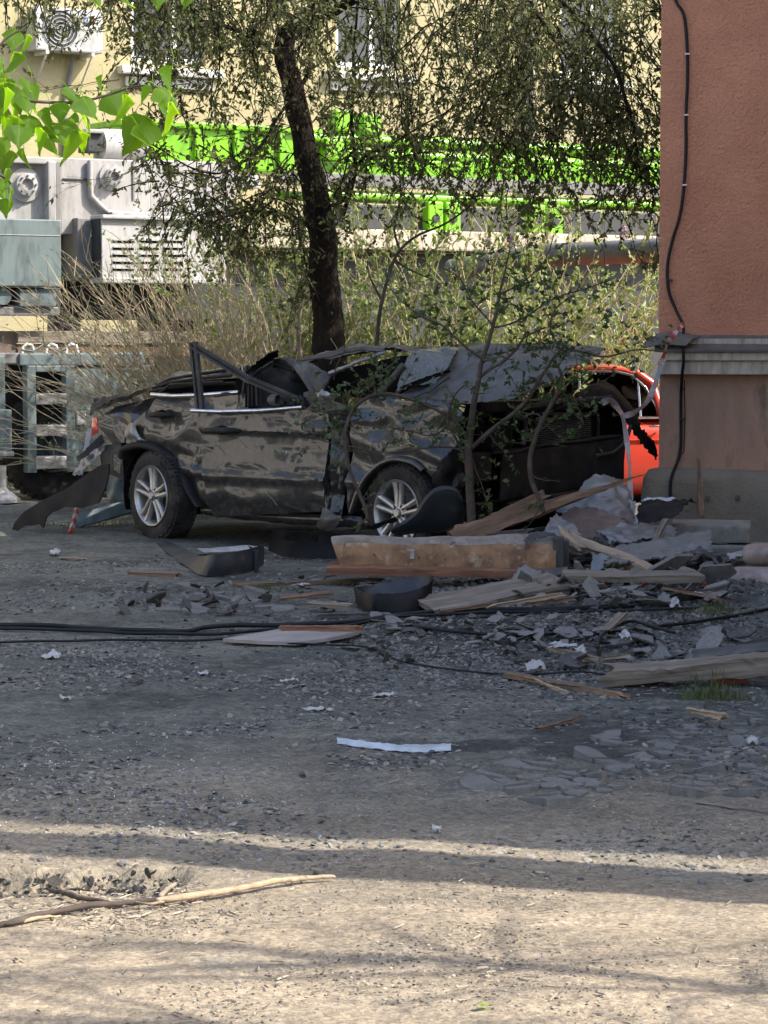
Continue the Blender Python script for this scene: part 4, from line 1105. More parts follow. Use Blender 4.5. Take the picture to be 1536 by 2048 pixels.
csheet('roof_rail', [[(655, 752, 0.1), (690, 738, 0.1), (730, 722, 0.1), (768, 708, 0.12)], [(660, 744, 0.12), (700, 729, 0.12), (740, 714, 0.12), (772, 704, 0.14)]], 'metal_bare', 5, 20, 0.004, 12, 0.012, 4)
csheet('roof_rail', [[(600, 724, 0.14), (660, 714, 0.14), (720, 702, 0.16), (766, 706, 0.18)], [(600, 718, 0.2), (660, 706, 0.2), (722, 696, 0.2), (770, 700, 0.2)]], 'paint_dusty', 5, 24, 0.006, 12, 0.01, 5)
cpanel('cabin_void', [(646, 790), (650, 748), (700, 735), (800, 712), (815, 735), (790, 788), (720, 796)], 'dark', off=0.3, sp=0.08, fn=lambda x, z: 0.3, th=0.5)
ctube('far_pillar', [(808, 730, 0.25), (790, 752, 0.22), (772, 772, 0.2), (752, 792, 0.16)], 0.03, 'paint_dusty', 7)
ctube('roof_wire', [(690, 700, 0.1), (680, 718, 0.08), (670, 740, 0.06), (668, 760, 0.06)], 0.004, 'grey_plastic', 5)
# crumpled windscreen and bonnet thrown up over it
csheet('windscreen', [[(792, 782, 0.16), (800, 755, 0.22), (815, 715, 0.3), (838, 698, 0.4), (862, 690, 0.6)], [(830, 772, 0.2), (840, 745, 0.28), (862, 715, 0.4), (880, 700, 0.55), (890, 694, 0.8)], [(872, 765, 0.24), (890, 740, 0.34), (905, 715, 0.5), (915, 700, 0.7), (920, 694, 1.0)]], 'glass_shatter', 30, 34, 0.02, 7, 0.005, 14, fold=0.008)
csheet('bonnet', [[(768, 796, 0.10), (850, 803, 0.08), (930, 806, 0.10), (1010, 798, 0.18), (1060, 786, 0.36)],
                  [(800, 784, 0.22), (880, 778, 0.24), (960, 772, 0.3), (1050, 760, 0.44), (1120, 752, 0.6)],
                  [(835, 765, 0.36), (910, 742, 0.46), (990, 728, 0.6), (1080, 722, 0.74), (1170, 724, 0.9)],
                  [(860, 725, 0.55), (920, 702, 0.75), (1000, 698, 0.95), (1100, 696, 1.15), (1200, 706, 1.3)],
                  [(880, 704, 0.9), (930, 690, 1.1), (1010, 688, 1.3), (1110, 688, 1.5), (1215, 698, 1.6)]], 'bonnet', 44, 50, 0.022, 5, 0.005, 21, fold=0.014, label='crumpled grey bonnet thrown up over the windscreen')
csheet('wiper_gap', [[(800, 775, 0.10), (840, 758, 0.16), (898, 738, 0.3)], [(806, 780, 0.12), (850, 764, 0.18), (902, 743, 0.32)]], 'dark', 6, 16, 0.004, 12, 0.01, 4)
csheet('bonnet_hinge_bar', [[(740, 792, 0.12), (800, 790, 0.1), (850, 778, 0.14), (896, 748, 0.26)], [(742, 798, 0.1), (802, 796, 0.08), (854, 785, 0.12), (900, 754, 0.24)]], 'grey_plastic', 5, 20, 0.004, 10, 0.008, 3)
# front end, everything ahead of the radiator gone
FO = C.M @ Vector((WB + 0.50, 0.10, 0))
FF = Frame(FO, C.yaw + math.pi / 2)
def fbx(name, x0, y0, x1, y1, off, dep, mt, b=0.01, par=None):
    a, z, c, z2 = rect(FF, x0, y0, x1, y1, off)
    return MB().bbox((a, off, z), (c, off + dep, z2), b).build(name, m[mt], par or car, FF)
fbx('engine_bay', 905, 815, 1250, 1055, 0.22, 0.4, 'dark')
rad = fbx('radiator', 1066, 832, 1190, 886, 0.06, 0.08, 'dark')
for k in range(12):
    a = FF.hit(1072, 838 + k * 4.1 + 2.0, 0.04); c = FF.hit(1184, 834 + k * 4.0 - 6, 0.04)
    g = MB(); g.tube([(a.x, 0.05, a.z), (c.x, 0.05, c.z)], 0.0048, 5); g.build('radiator_fin', m['radiator'], rad, FF)
g = MB()
for (x0, y0, x1, y1) in ((1062, 828, 1196, 828), (1196, 828, 1196, 886), (1062, 894, 1196, 886), (1062, 828, 1062, 894)):
    a = FF.hit(x0, y0, 0.03); c = FF.hit(x1, y1, 0.03); g.tube([a, c], 0.014, 8)
g.build('radiator_frame', m['black_plastic'], rad, FF, smooth=60)
g = MB(); q = [FF.hit(x, y, 0.0) for x, y in ((1000, 900), (1040, 896), (1090, 892), (1150, 884), (1200, 880), (1245, 874))]
g.sheet([[p_ + Vector((0, 0.08, 0.0)) for p_ in q], [p_ + Vector((0, 0.0, -0.005)) for p_ in q], [p_ + Vector((0, -0.02, -0.05)) for p_ in q], [p_ + Vector((0, 0.0, -0.34)) for p_ in q], [p_ + Vector((0, 0.06, -0.37)) for p_ in q]], 24, 30, 0.012, 5, 0.006, 31)
g.build('crash_beam_foam', m['black_plastic'], car, FF, smooth=45)
g = MB(); g.tube([FF.hit(x, y, -0.02) for x, y in ((985, 905), (1035, 903), (1070, 893), (1110, 886), (1150, 884), (1200, 876), (1240, 872))], [0.014, 0.018, 0.016, 0.019, 0.016, 0.018, 0.013], 8); g.build('coolant_hose', m['black_plastic'], car, FF, smooth=60)
g = MB(); g.tube([FF.hit(x, y, -0.03) for x, y in ((1190, 912), (1225, 906), (1245, 890), (1256, 870), (1262, 850))], 0.016, 8); g.build('coolant_hose', m['grey_plastic'], car, FF, smooth=60)
g = MB(); g.tube([FF.hit(x, y, 0.0) for x, y in ((1015, 1010), (1060, 1000), (1110, 992), (1180, 982))], 0.022, 8); g.build('lower_crossbar', m['black_plastic'], car, FF, smooth=60)
g = MB(); g.tube([FF.hit(x, y, 0.02) for x, y in ((1045, 1022), (1100, 1014), (1160, 1004))], 0.018, 8); g.build('lower_crossbar', m['grey_plastic'], car, FF, smooth=60)
g = MB(); g.tube([FF.hit(x, y, 0.0) for x, y in ((1030, 835), (1048, 838), (1052, 860), (1046, 890))], 0.02, 8); g.build('intake_pipe', m['grey_plastic'], car, FF, smooth=60)
g = MB(); g.tube([FF.hit(x, y, 0.05) for x, y in ((1000, 985), (1004, 1010), (1020, 1030), (1026, 1010))], 0.008, 6); g.build('loose_hose', m['black_plastic'], car, FF, smooth=60)
fbx('headlamp_housing', 935, 905, 985, 965, 0.0, 0.2, 'black_plastic', 0.02)
fbx('washer_bottle', 985, 850, 1028, 900, 0.08, 0.15, 'black_plastic', 0.03)
fbx('slam_panel', 960, 800, 1215, 822, 0.06, 0.2, 'black_plastic', 0.015)
g = MB(); g.tube([FF.hit(x, y, -0.01) for x, y in ((1040, 818), (1100, 806), (1160, 800), (1222, 796))], 0.02, 8); g.build('latch_bar', m['grey_plastic'], car, FF, smooth=60)
csheet('far_wing', [[(1150, 792, 0.0), (1180, 770, 0.05), (1205, 760, 0.2)], [(1200, 800, 0.0), (1225, 785, 0.05), (1235, 778, 0.3)], [(1245, 832, 0.0), (1262, 825, 0.05), (1270, 822, 0.35)], [(1262, 858, 0.02), (1276, 850, 0.06), (1282, 850, 0.3)]], 'black_plastic', 24, 12, 0.012, 9, 0.005, 5, fr=FF)
csheet('hanging_liner', [[(1262, 850, 0.1), (1275, 842, 0.12)], [(1275, 878, 0.1), (1292, 868, 0.12)], [(1296, 900, 0.1), (1308, 884, 0.12)], [(1312, 918, 0.1), (1316, 908, 0.12)]], 'black_plastic', 22, 6, 0.012, 14, 0.004, 6, rag=0.012, fr=FF)
for k in range(26):
    x, y = R.uniform(940, 1240), R.uniform(815, 1030)
    p_ = FF.hit(x, y, R.uniform(0.05, 0.14)); M = Matrix.Translation(p_) @ Matrix.Rotation(R.uniform(0, 6), 4, 'Y') @ Matrix.Rotation(R.uniform(-.5, .5), 4, 'X')
    w_, h_ = R.uniform(.02, .07), R.uniform(.015, .05)
    g = MB(); g.bbox((-w_, -.02, -h_), (w_, .03, h_), 0.008, M); g.build('engine_fitting', m[R.choice(['black_plastic', 'dark', 'truck_dark', 'grey_plastic'])], car, FF)
# rear end
csheet('tail_lamp', [[(184, 836, 0.08), (190, 838, 0.06), (195, 856, 0.06)], [(183, 850, 0.08), (189, 858, 0.06), (196, 864, 0.06)], [(184, 872, 0.1), (190, 868, 0.08), (195, 866, 0.08)]], 'red_lamp', 6, 6, 0.002, 20, 0.01)
csheet('boot_lid_edge', [[(178, 822, 0.35), (190, 800, 0.4), (215, 792, 0.5), (258, 788, 0.6)], [(184, 832, 0.2), (198, 814, 0.25), (222, 804, 0.3), (262, 794, 0.4)]], 'black_plastic', 10, 22, 0.03, 12, 0.006, 8, rag=0.012)
csheet('boot_lid', [[(196, 814, 0.22), (240, 798, 0.25), (300, 776, 0.25)], [(188, 806, 0.9), (240, 792, 0.9), (310, 768, 0.9)], [(190, 806, 1.5), (245, 792, 1.5), (320, 768, 1.5)]], 'paint', 20, 22, 0.03, 5, 0.005, 9, fold=0.015)
bx_ = cpanel('bumper_bracket', [(203, 893), (245, 884), (250, 960), (216, 946), (205, 930)], 'paint_dusty', off=0.12, sp=0.02, fn=lambda x, z: 0.10 + 0.02 * abs(mnoise.noise(Vector((x * 22, z * 18, 3)))), holes=[[(228, 910), (244, 908), (244, 948), (230, 944)]])
cpanel('inner_rear_panel', [(208, 946), (250, 958), (250, 1004), (220, 1006), (210, 990)], 'truck_teal', off=0.16, sp=0.03, fn=lambda x, z: 0.16 + 0.03 * mnoise.noise(Vector((x * 9, z * 8, 3))))
csheet('torn_rear_metal', [[(203, 872, 0.1), (190, 892, 0.06), (166, 918, 0.02), (146, 946, 0.0)], [(212, 894, 0.1), (200, 910, 0.06), (178, 932, 0.03), (152, 952, 0.0)]], 'metal_bare', 8, 22, 0.02, 16, 0.004, 3, rag=0.008)
csheet('torn_bumper_strip', [[(203, 868, 0.05), (186, 884, 0.0), (168, 902, -0.05), (153, 914, -0.06)], [(210, 884, 0.05), (192, 898, 0.0), (174, 912, -0.05), (158, 922, -0.06)]], 'black_plastic', 6, 18, 0.008, 10, 0.005, 2)
cpanel('hanging_bumper_cover', [(39, 1066), (46, 1046), (65, 1021), (98, 998), (143, 972), (169, 946), (188, 932), (208, 928), (210, 970), (207, 1005), (176, 1015), (140, 1013), (118, 1024), (111, 1032), (107, 1054), (96, 1047), (84, 1050), (70, 1050)], 'black_clean', off=-0.12, sp=0.03, th=0.012, label='torn black rear bumper cover hanging down to the ground',
       fn=lambda x, z: -0.10 - 0.12 * sm(0.6, 0.0, z) + 0.02 * mnoise.noise(Vector((x * 5, z * 6, 2))) + 0.06 * sm(0.2, 0.9, z))

# bright scratches and chipped edges
for fr_, par_, pts_ in ((DF, fd, [(474, 880), (484, 892), (500, 900)]), (DF, fd, [(492, 872), (508, 886), (518, 905)]), (DF, fd, [(430, 890), (440, 902), (455, 912)]), (DF, fd, [(560, 940), (575, 950)]), (DF, fd, [(530, 985), (545, 998), (552, 1012)]), (DF, fd, [(600, 870), (618, 864), (636, 868)]),
                        (C, car, [(300, 845), (318, 850)]), (C, car, [(345, 930), (365, 935)]), (C, car, [(780, 850), (792, 862), (796, 880)]), (C, car, [(820, 830), (840, 838)]), (C, car, [(720, 900), (735, 925)])):
    q = [fr_.hit(x, y, 0) for x, y in pts_]
    g = MB(); g.tube([Vector((p_.x, (dfn(p_.x, p_.z) if fr_ is DF else sy(p_.x, p_.z, 14 if p_.x > 1.5 else 4, 2.2 if p_.x > 1.5 else 1.5)) - .001, p_.z)) for p_ in spline0(q, 10)], [.001, .002, .003, .003, .004, .003, .003, .002, .002, .002, .001], 5); g.build('scratch', m['metal_bare'], par_, fr_)
# ------------------------------------------------------------------ old red saloon behind
RC = Frame((*at(1165, 1005, 22.4).xy, 0.0), math.radians(6))
rc = empty('red_car', RC.M, 'old bright red saloon with chrome window trim, standing behind the wreck', 'car')
zr, zb_, zs = RC.hit(1240, 733).z, RC.hit(1280, 836).z, RC.hit(1290, 998).z
xr = RC.hit(1312, 790).x
def rcx(px): return RC.hit(px, 800).x
X0, X1 = -2.55, rcx(1312) + 0.95            # nose left, tail right (hidden by the house)
def shell(secs, mt, name, thk=0.0):
    # loft of rectangular-ish sections along x: (x, ylo, yhi, zlo, zhi)
    g = MB(); vs = []; fs = []
    n = 16
    for (x, y0, y1, z0, z1) in secs:
        cy, cz, a, b_ = (y0 + y1) / 2, (z0 + z1) / 2, (y1 - y0) / 2, (z1 - z0) / 2
        for k in range(n):
            t = 2 * math.pi * (k + .5) / n
            c_, s_ = math.cos(t), math.sin(t)
            vs.append((x, cy + a * math.copysign(abs(c_) ** .35, c_), cz + b_ * math.copysign(abs(s_) ** .35, s_)))
    for i in range(len(secs) - 1):
        for k in range(n):
            k2 = (k + 1) % n; fs.append((i * n + k, (i + 1) * n + k, (i + 1) * n + k2, i * n + k2))
    fs.append(tuple(range(n))); fs.append(tuple((len(secs) - 1) * n + k for k in range(n - 1, -1, -1)))
    g.add(vs, fs); return g.build(name, m[mt], rc, RC, smooth=40)
shell([(X0, .12, 1.5, .35, .72), (X0 + .12, .04, 1.57, .28, .8), (X0 + .9, .0, 1.61, .2, zb_ - .02), (-0.9, 0, 1.61, zs, zb_), (1.2, 0, 1.61, zs, zb_), (X1 - .3, .02, 1.59, .25, zb_ - .03), (X1, .1, 1.5, .35, zb_ - .12)], 'red_paint', 'body')
xa, xb = rcx(1312) - 1.9, rcx(1318) + 0.02
prof_ = [(xa + .40, zr - .045, .17), (xa + .6, zr - .012, .15), (rcx(1170), zr + .004, .145), (rcx(1238), zr, .145), (rcx(1268), zr - .035, .14), (rcx(1292), zr - .12, .13), (rcx(1312), zr - .27, .10), (rcx(1330), zb_ + .06, .06), (rcx(1340), zb_ - .02, .04)]
g = MB(); g.sheet([[(x, y, z - .05), (x, y - .012, z - .025), (x, y + .03, z), (x, .45, z + .015), (x, .8, z + .02), (x, 1.15, z + .015), (x, 1.58 - y, z), (x, 1.622 - y, z - .025), (x, 1.61 - y, z - .05)] for x, z, y in prof_], 40, 20, 0, 1, .02)
g.build('roof', m['red_paint'], rc, RC, smooth=50)
# side glass openings: pillars, trim and panes on both sides
def rct(name, pts, r, mt): 
    g = MB(); g.tube(pts, r, 8); return g.build(name, m[mt], rc, RC, smooth=60)
for ys in (0.06, 1.55):
    yt = 0.17 if ys < 1 else 1.44
    wn_ = [(xa + .05, zb_), (xa + .42, zr - .05), (rcx(1236), zr - .045), (rcx(1270), zr - .085), (rcx(1296), zr - .2), (rcx(1318), zb_ + .08), (rcx(1320), zb_)]
    def lerp(z): return ys + (yt - ys) * (z - zb_) / (zr - zb_)
    rct('window_trim', [(x, lerp(z) - (0.01 if ys < 1 else -0.01), z) for x, z in wn_] + [(wn_[0][0], lerp(zb_), zb_)], 0.015, 'chrome')
    pz = MB(); n = len(wn_)
    pz.add([(x, lerp(z) + .012, z) for x, z in wn_] + [(x, lerp(z) + .018, z) for x, z in wn_], [tuple(range(n)), tuple(range(2 * n - 1, n - 1, -1))])
    pg = pz.build('window_pane', MATS.get('car_glass') or (lambda: (lambda mm: mm)(mat('car_glass', (0.8, 0.8, 0.8), rough=0.03)))(), rc, RC)
    for px in (1163, 1282):
        rct('window_divider', [(rcx(px) + .01, lerp(zb_) - .004, zb_), (rcx(px), lerp(zr - .1) - .004, zr - (.06 if px < 1200 else .13))], 0.014, 'chrome')
    rct('pillar', [(rcx(1320) + .04, lerp(zb_), zb_), (rcx(1300) + .04, lerp(zr - .17), zr - .16), (rcx(1270) + .04, lerp(zr - .06), zr - .06)], 0.045, 'red_paint')
    rct('pillar', [(xa, lerp(zb_), zb_), (xa + .42, lerp(zr - .04), zr - .04)], 0.03, 'red_paint')
cg = MATS['car_glass']; cg.node_tree.nodes['Principled BSDF'].inputs['Transmission Weight'].default_value = 1.0
cg.node_tree.nodes['Principled BSDF'].inputs['IOR'].default_value = 1.02
MB().bbox((xa + .5, .2, zb_ - .1), (rcx(1250), 1.4, zb_ + .02), .03).build('parcel_tray', m['cream'], rc, RC)
for yy in (0.25, 0.85): MB().bbox((rcx(1170), yy, zb_ - .3), (rcx(1190), yy + .5, zb_ + .22), .06).build('seat_back', m['cream'], rc, RC)
MB().bbox((xa + .5, 1.30, zb_ - .1), (rcx(1300), 1.34, zr - .1), .01).build('far_trim', m['cream'], rc, RC)
MB().bbox((rcx(1276), .25, zb_ - .3), (rcx(1300), 1.35, zb_ + .16), .06).build('rear_seat', m['cream'], rc, RC)
p = RC.hit(1311, 853, -0.02)
g = MB(); g.tube([(p.x - .05, 0.0, p.z), (p.x - .04, -.03, p.z), (p.x + .06, -.03, p.z + .005), (p.x + .07, 0, p.z)], .01, 7); g.build('door_handle', m['chrome'], rc, RC, smooth=60)
g = MB(); a = RC.hit(1270, 880); g.tube([(a.x - 1.5, -.004, a.z + .0), (a.x + .8, -.004, a.z)], .006, 5); g.build('body_crease', m['red_paint'], rc, RC)
for xw in (X0 + .62, X1 - .75):
    for yo in (0.02, 1.45):
        g = MB(); g.lathe([(.17, .0), (.27, -.01), (.30, .03), (.30, .14), (.27, .17), (.17, .16)], 28, 'y', (xw, yo, .3), close=True); wq = g.build('wheel', m['rubber'], rc, RC, smooth=40)
        g = MB(); g.lathe([(.001, .0), (.06, .0), (.16, .02), (.18, .01)], 24, 'y', (xw, yo, .3)); g.build('hubcap', m['chrome'], wq, RC, smooth=40)
# ------------------------------------------------------------------ vegetation
NR = np.random.default_rng(5)
def leaves_mesh(P, D, S, Wd=0.42, fold=0.25, droop=0.0, rng=NR):
    """P: positions, D: directions, S: lengths -> folded diamond leaves (4 tris each)"""
    n = len(P)
    P = np.asarray(P); D = np.asarray(D, dtype=float); S = np.asarray(S)[:, None]
    D = D / (np.linalg.norm(D, axis=1, keepdims=True) + 1e-9)
    rv = rng.normal(size=(n, 3)); B = np.cross(D, rv); B /= (np.linalg.norm(B, axis=1, keepdims=True) + 1e-9)
    Nn = np.cross(D, B)
    a = P; mid = P + D * S * 0.45 - Nn * S * 0.06; tip = P + D * S
    l = P + D * S * 0.42 + B * S * Wd * 0.5 + Nn * S * fold * 0.3
    r = P + D * S * 0.42 - B * S * Wd * 0.5 + Nn * S * fold * 0.3
    V = np.stack([a, l, tip, r, mid], 1).reshape(-1, 3)
    i = np.arange(n)[:, None] * 5
    Fc = np.concatenate([i + np.array([[0, 4, 1]]), i + np.array([[1, 4, 2]]), i + np.array([[2, 4, 3]]), i + np.array([[3, 4, 0]])], 0)
    return V, Fc
def np_mesh(name, V, Fc, mt, parent, kind=None):
    me = bpy.data.meshes.new(name)
    A = np.array(WM[parent.name].inverted()); V = V @ A[:3, :3].T + A[:3, 3]
    k = Fc.shape[1]
    me.vertices.add(len(V)); me.vertices.foreach_set('co', V.astype(np.float32).ravel())
    me.loops.add(Fc.size); me.loops.foreach_set('vertex_index', Fc.astype(np.int32).ravel())
    me.polygons.add(len(Fc)); me.polygons.foreach_set('loop_start', np.arange(0, Fc.size, k, dtype=np.int32))
    me.update(calc_edges=True); me.validate()
    me.materials.append(mt)
    o = bpy.data.objects.new(name, me); COL.objects.link(o); o.parent = parent; WM[o.name] = WM[parent.name].copy()
    if kind: o['kind'] = kind
    return o
def spline(pts, n):
    pts = [Vector(p) for p in pts]; out = []
    for i in range(n + 1):
        x = i / n * (len(pts) - 1); j = min(int(x), len(pts) - 2); u = x - j
        p0 = pts[max(j - 1, 0)]; p1 = pts[j]; p2 = pts[j + 1]; p3 = pts[min(j + 2, len(pts) - 1)]
        out.append(0.5 * ((2 * p1) + (p2 - p0) * u + (2 * p0 - 5 * p1 + 4 * p2 - p3) * u * u + (3 * p1 - p0 - 3 * p2 + p3) * u ** 3))
    return out
def wig(pts, a, s=2.0, k=0.0):
    return [p + Vector((mnoise.noise(p * s + Vector((k, 0, 0))), mnoise.noise(p * s + Vector((0, k + 5, 0))), mnoise.noise(p * s + Vector((0, 9, k))))) * a for p in pts]

# --- the big drooping tree behind the wreck
TD = 21.3
tree = empty('elm_tree', Matrix.Translation(Vector((*at(664, 1040, TD).xy, 0.0))), 'dark leaning tree with drooping leafy branches behind the wrecked car', 'tree')
path = [(668, 1060), (664, 900), (660, 720), (656, 640), (651, 560), (645, 480), (633, 400), (616, 320), (600, 250), (583, 180), (572, 120), (580, 70), (620, 32), (680, 5), (750, -40), (830, -110)]
wid = [84, 74, 68, 63, 59, 56, 52, 49, 47, 43, 40, 40, 42, 40, 34, 26]
tp_ = spline([at(x, y, TD) for x, y in path], 60)
tw = np.interp(np.linspace(0, 1, 61), np.linspace(0, 1, len(wid)), [w / 2 / F * TD for w in wid])
g = MB(); g.tube(wig(tp_, 0.03, 3.0), list(tw), 20)
g.v = [tuple(Vector(v) + Vector((mnoise.noise(Vector(v) * 9), mnoise.noise(Vector(v) * 9 + Vector((4, 4, 4))), 0)) * 0.018) for v in g.v]
g.build('trunk', m['bark'], tree, smooth=180)
limbs = [
    ([(572, 125, TD), (540, 100, 20.9), (480, 60, 20.4), (420, 48, 20.0), (350, 50, 19.7), (290, 30, 19.4)], 11),
    ([(590, 60, TD), (560, 10, 21.2), (520, -60, 21), (440, -120, 20.6), (330, -160, 20.2)], 16),
    ([(690, 0, TD), (800, -60, 21), (900, -90, 20.5), (1010, -80, 20.1), (1100, -20, 19.8), (1180, 60, 19.6)], 15),
    ([(750, -40, TD), (880, -150, 21.6), (1020, -180, 21.6), (1180, -140, 21.3), (1290, -60, 21.0), (1340, 60, 20.8)], 16),
    ([(690, 425, 21.1), (706, 345, 20.9), (704, 250, 20.7), (708, 130, 20.6), (716, 0, 20.5), (730, -120, 20.4)], 9),
    ([(660, 410, 21.2), (690, 395, 21.1), (712, 330, 21), (760, 300, 20.8), (830, 260, 20.5), (900, 220, 20.2)], 8),
    ([(608, 170, 21.2), (620, 150, 21.0), (560, 230, 20.7), (520, 290, 20.4), (440, 345, 20.0), (360, 330, 19.8), (300, 290, 19.6)], 7),
    ([(640, 470, 21.2), (600, 440, 20.8), (540, 420, 20.4), (470, 430, 20.0), (410, 460, 19.8)], 7),
    ([(1175, 60, 19.7), (1230, 150, 19.6), (1270, 260, 19.6), (1290, 370, 19.6)], 8),
    ([(1010, -80, 20.1), (1080, 20, 19.8), (1120, 110, 19.6), (1150, 210, 19.5)], 8),
    ([(640, 620, 21.2), (618, 560, 21.0), (610, 500, 20.9), (590, 440, 20.8)], 6),
    ([(880, -150, 21.6), (950, -60, 22.4), (1010, 20, 22.8), (1060, 120, 23.0)], 9),
]
limb_pts = []
g = MB()
for pts, wpx in limbs:
    pp = wig(spline([at(*q) for q in pts], 22), 0.05, 2.5)
    r0 = wpx / 2 / F * 20.5
    MBb = MB(); MBb.tube(pp, list(np.linspace(r0 * 1.15, r0 * .35, 23)), 8); MBb.build('limb', m['bark'], tree, smooth=180)
    limb_pts += pp[3:]
# hanging twigs
def proj(p):
    d = p - EYE
    zc = d.y * _cp - d.z * _sp
    return W / 2 + F * d.x / zc, H / 2 - F * (d.y * _sp + d.z * _cp) / zc
_ty = [y for x, y in path[:12]][::-1]; _tx = [x for x, y in path[:12]][::-1]
def on_trunk(p):
    if p.y > TD + .1: return False
    x, y = proj(p)
    return 60 < y < 720 and abs(x - np.interp(y, _ty, _tx)) < 32
LP, LD, LS = [], [], []
tw_mb = MB()
def twig(start, L, dirn, r0=0.008, leaf=1.0, sub=True, droop=0.55):
    p = start.copy(); d = dirn.normalized()
    n = max(4, int(L / 0.075)); st = L / n
    pts = [p.copy()]
    for i in range(n):
        d = (d + Vector((R.gauss(0, .16), R.gauss(0, .16), R.gauss(0, .12))) + Vector((0, 0, -droop * 0.22))).normalized()
        p = p + d * st; pts.append(p.copy())
        if R.random() < 0.93 * leaf and not (R.random() < .8 and on_trunk(p)):
            for _ in range(R.choice((1, 2, 2, 3))):
                LP.append(p + Vector((R.gauss(0, .012), R.gauss(0, .012), R.gauss(0, .012))))
                LD.append(d * 0.5 + Vector((R.gauss(0, .6), R.gauss(0, .6), R.gauss(-.25, .5)))); LS.append(R.choice((.7, .9, 1, 1.25)) * R.uniform(0.032, 0.066))
        if sub and R.random() < 0.30:
            twig(p, L * R.uniform(.15, .38), d + Vector((R.gauss(0, .8), R.gauss(0, .8), R.gauss(0, .35))), r0 * .6, leaf, False, droop)
    tw_mb.tube(pts, list(np.linspace(r0, r0 * .3, len(pts))), 3, False)
def scatter(n, x0, x1, y0, y1, d0, d1, l0, l1, leaf=1.0, r0=0.0085):
    for _ in range(n):
        x, y, dd = R.uniform(x0, x1), R.uniform(y0, y1), R.uniform(d0, d1)
        twig(at(x, y, dd), R.uniform(l0, l1), Vector((R.gauss(0, .5), R.gauss(0, .5), R.uniform(-1, .2))), r0 * R.uniform(.6, 1.2), leaf)
scatter(165, 700, 1330, -140, 80, 19.4, 22.5, 0.7, 1.9)
scatter(45, 1000, 1330, -40, 260, 19.3, 20.6, 0.5, 1.5)
scatter(210, 230, 700, -140, 60, 19.4, 21.6, 0.35, 1.1)
scatter(60, 0, 330, -120, -10, 19.3, 20.4, 0.3, 0.6)
scatter(140, 690, 1300, 120, 330, 19.8, 21.6, 0.3, 0.9)
scatter(120, 300, 650, 300, 450, 19.7, 21.0, 0.25, 0.65)
scatter(90, 250, 720, 130, 330, 19.9, 21.2, 0.2, 0.5)
scatter(28, 1200, 1330, 200, 420, 19.3, 20.2, 0.4, 0.9)
for p in limb_pts:
    for _ in range(2):
        if R.random() < .7: twig(p, R.uniform(.2, .7), Vector((R.gauss(0, 1), R.gauss(0, 1), R.gauss(-.3, .6))), 0.0045)
# long bare arching twigs on the left side of the crown
for _ in range(26):
    x, y = R.uniform(200, 620), R.uniform(60, 380)
    twig(at(x, y, R.uniform(19.6, 20.8)), R.uniform(.5, 1.2), Vector((R.gauss(-.5, .8), R.gauss(0, .4), R.gauss(0, .4))), 0.004, 0.45, True, 0.2)
tw_mb.build('twigs', m['bark'], tree, kind='stuff')
V, Fc = leaves_mesh(LP, LD, LS, 0.5)
np_mesh('crown', V, Fc, m['leaf_willow'], tree, 'stuff')
print('elm leaves', len(LP))

# --- shrubs
def shrub(name, label, group, base, n, tip_fn, mt_st, mt_lf, leaf_den, r0=0.0045, leaf_s=(0.02, 0.04), spread=0.35, side=0.5, flowers=0):
    """base: list of ground points to grow from; tip_fn() -> target point"""
    root = empty(name, Matrix.Translation(Vector((base[0].x, base[0].y, 0))), label, 'shrub', group)
    g = MB(); P, D, S = [], [], []; fl = MB()
    for _ in range(n):
        b = R.choice(base) + Vector((R.gauss(0, spread), R.gauss(0, spread * .7), 0)); b.z = 0.0
        t = tip_fn(b)
        mid = (b + t) / 2 + Vector((0, 0, (t - b).length * R.uniform(.03, .12))) + Vector((R.gauss(0, .08), R.gauss(0, .08), 0))
        pts = wig(spline([b, mid, t], 9), 0.10, 2.6, R.random() * 9)
        r = r0 * R.uniform(.6, 1.4)
        g.tube(pts, list(np.linspace(r, r * .35, 10)), 3, False)
        for i in range(2, 10):
            p = pts[i]; d = (pts[min(i + 1, 9)] - pts[i - 1]).normalized()
            if R.random() < side:
                L = R.uniform(.12, .45); dd = (d + Vector((R.gauss(0, .5), R.gauss(0, .5), R.gauss(.1, .3)))).normalized()
                q = [p, p + dd * L * .5 + Vector((0, 0, .02)), p + dd * L]
                g.tube(q, [r * .5, r * .4, r * .2], 3, False)
                for k in range(int(leaf_den * 2)):
                    u = R.random(); P.append(p + dd * L * u); D.append(dd + Vector((R.gauss(0, .8), R.gauss(0, .8), R.gauss(.1, .6)))); S.append(R.uniform(*leaf_s))
            for k in range(int(leaf_den + R.random())):
                P.append(p + Vector((R.gauss(0, .02), R.gauss(0, .02), R.gauss(0, .04)))); D.append(d + Vector((R.gauss(0, .8), R.gauss(0, .8), R.gauss(.1, .5)))); S.append(R.uniform(*leaf_s))
    g.build('stems', m[mt_st], root, kind='stuff')
    if P:
        V, Fc = leaves_mesh(P, D, S, 0.5); np_mesh('foliage', V, Fc, m[mt_lf], root, 'stuff')
    return root
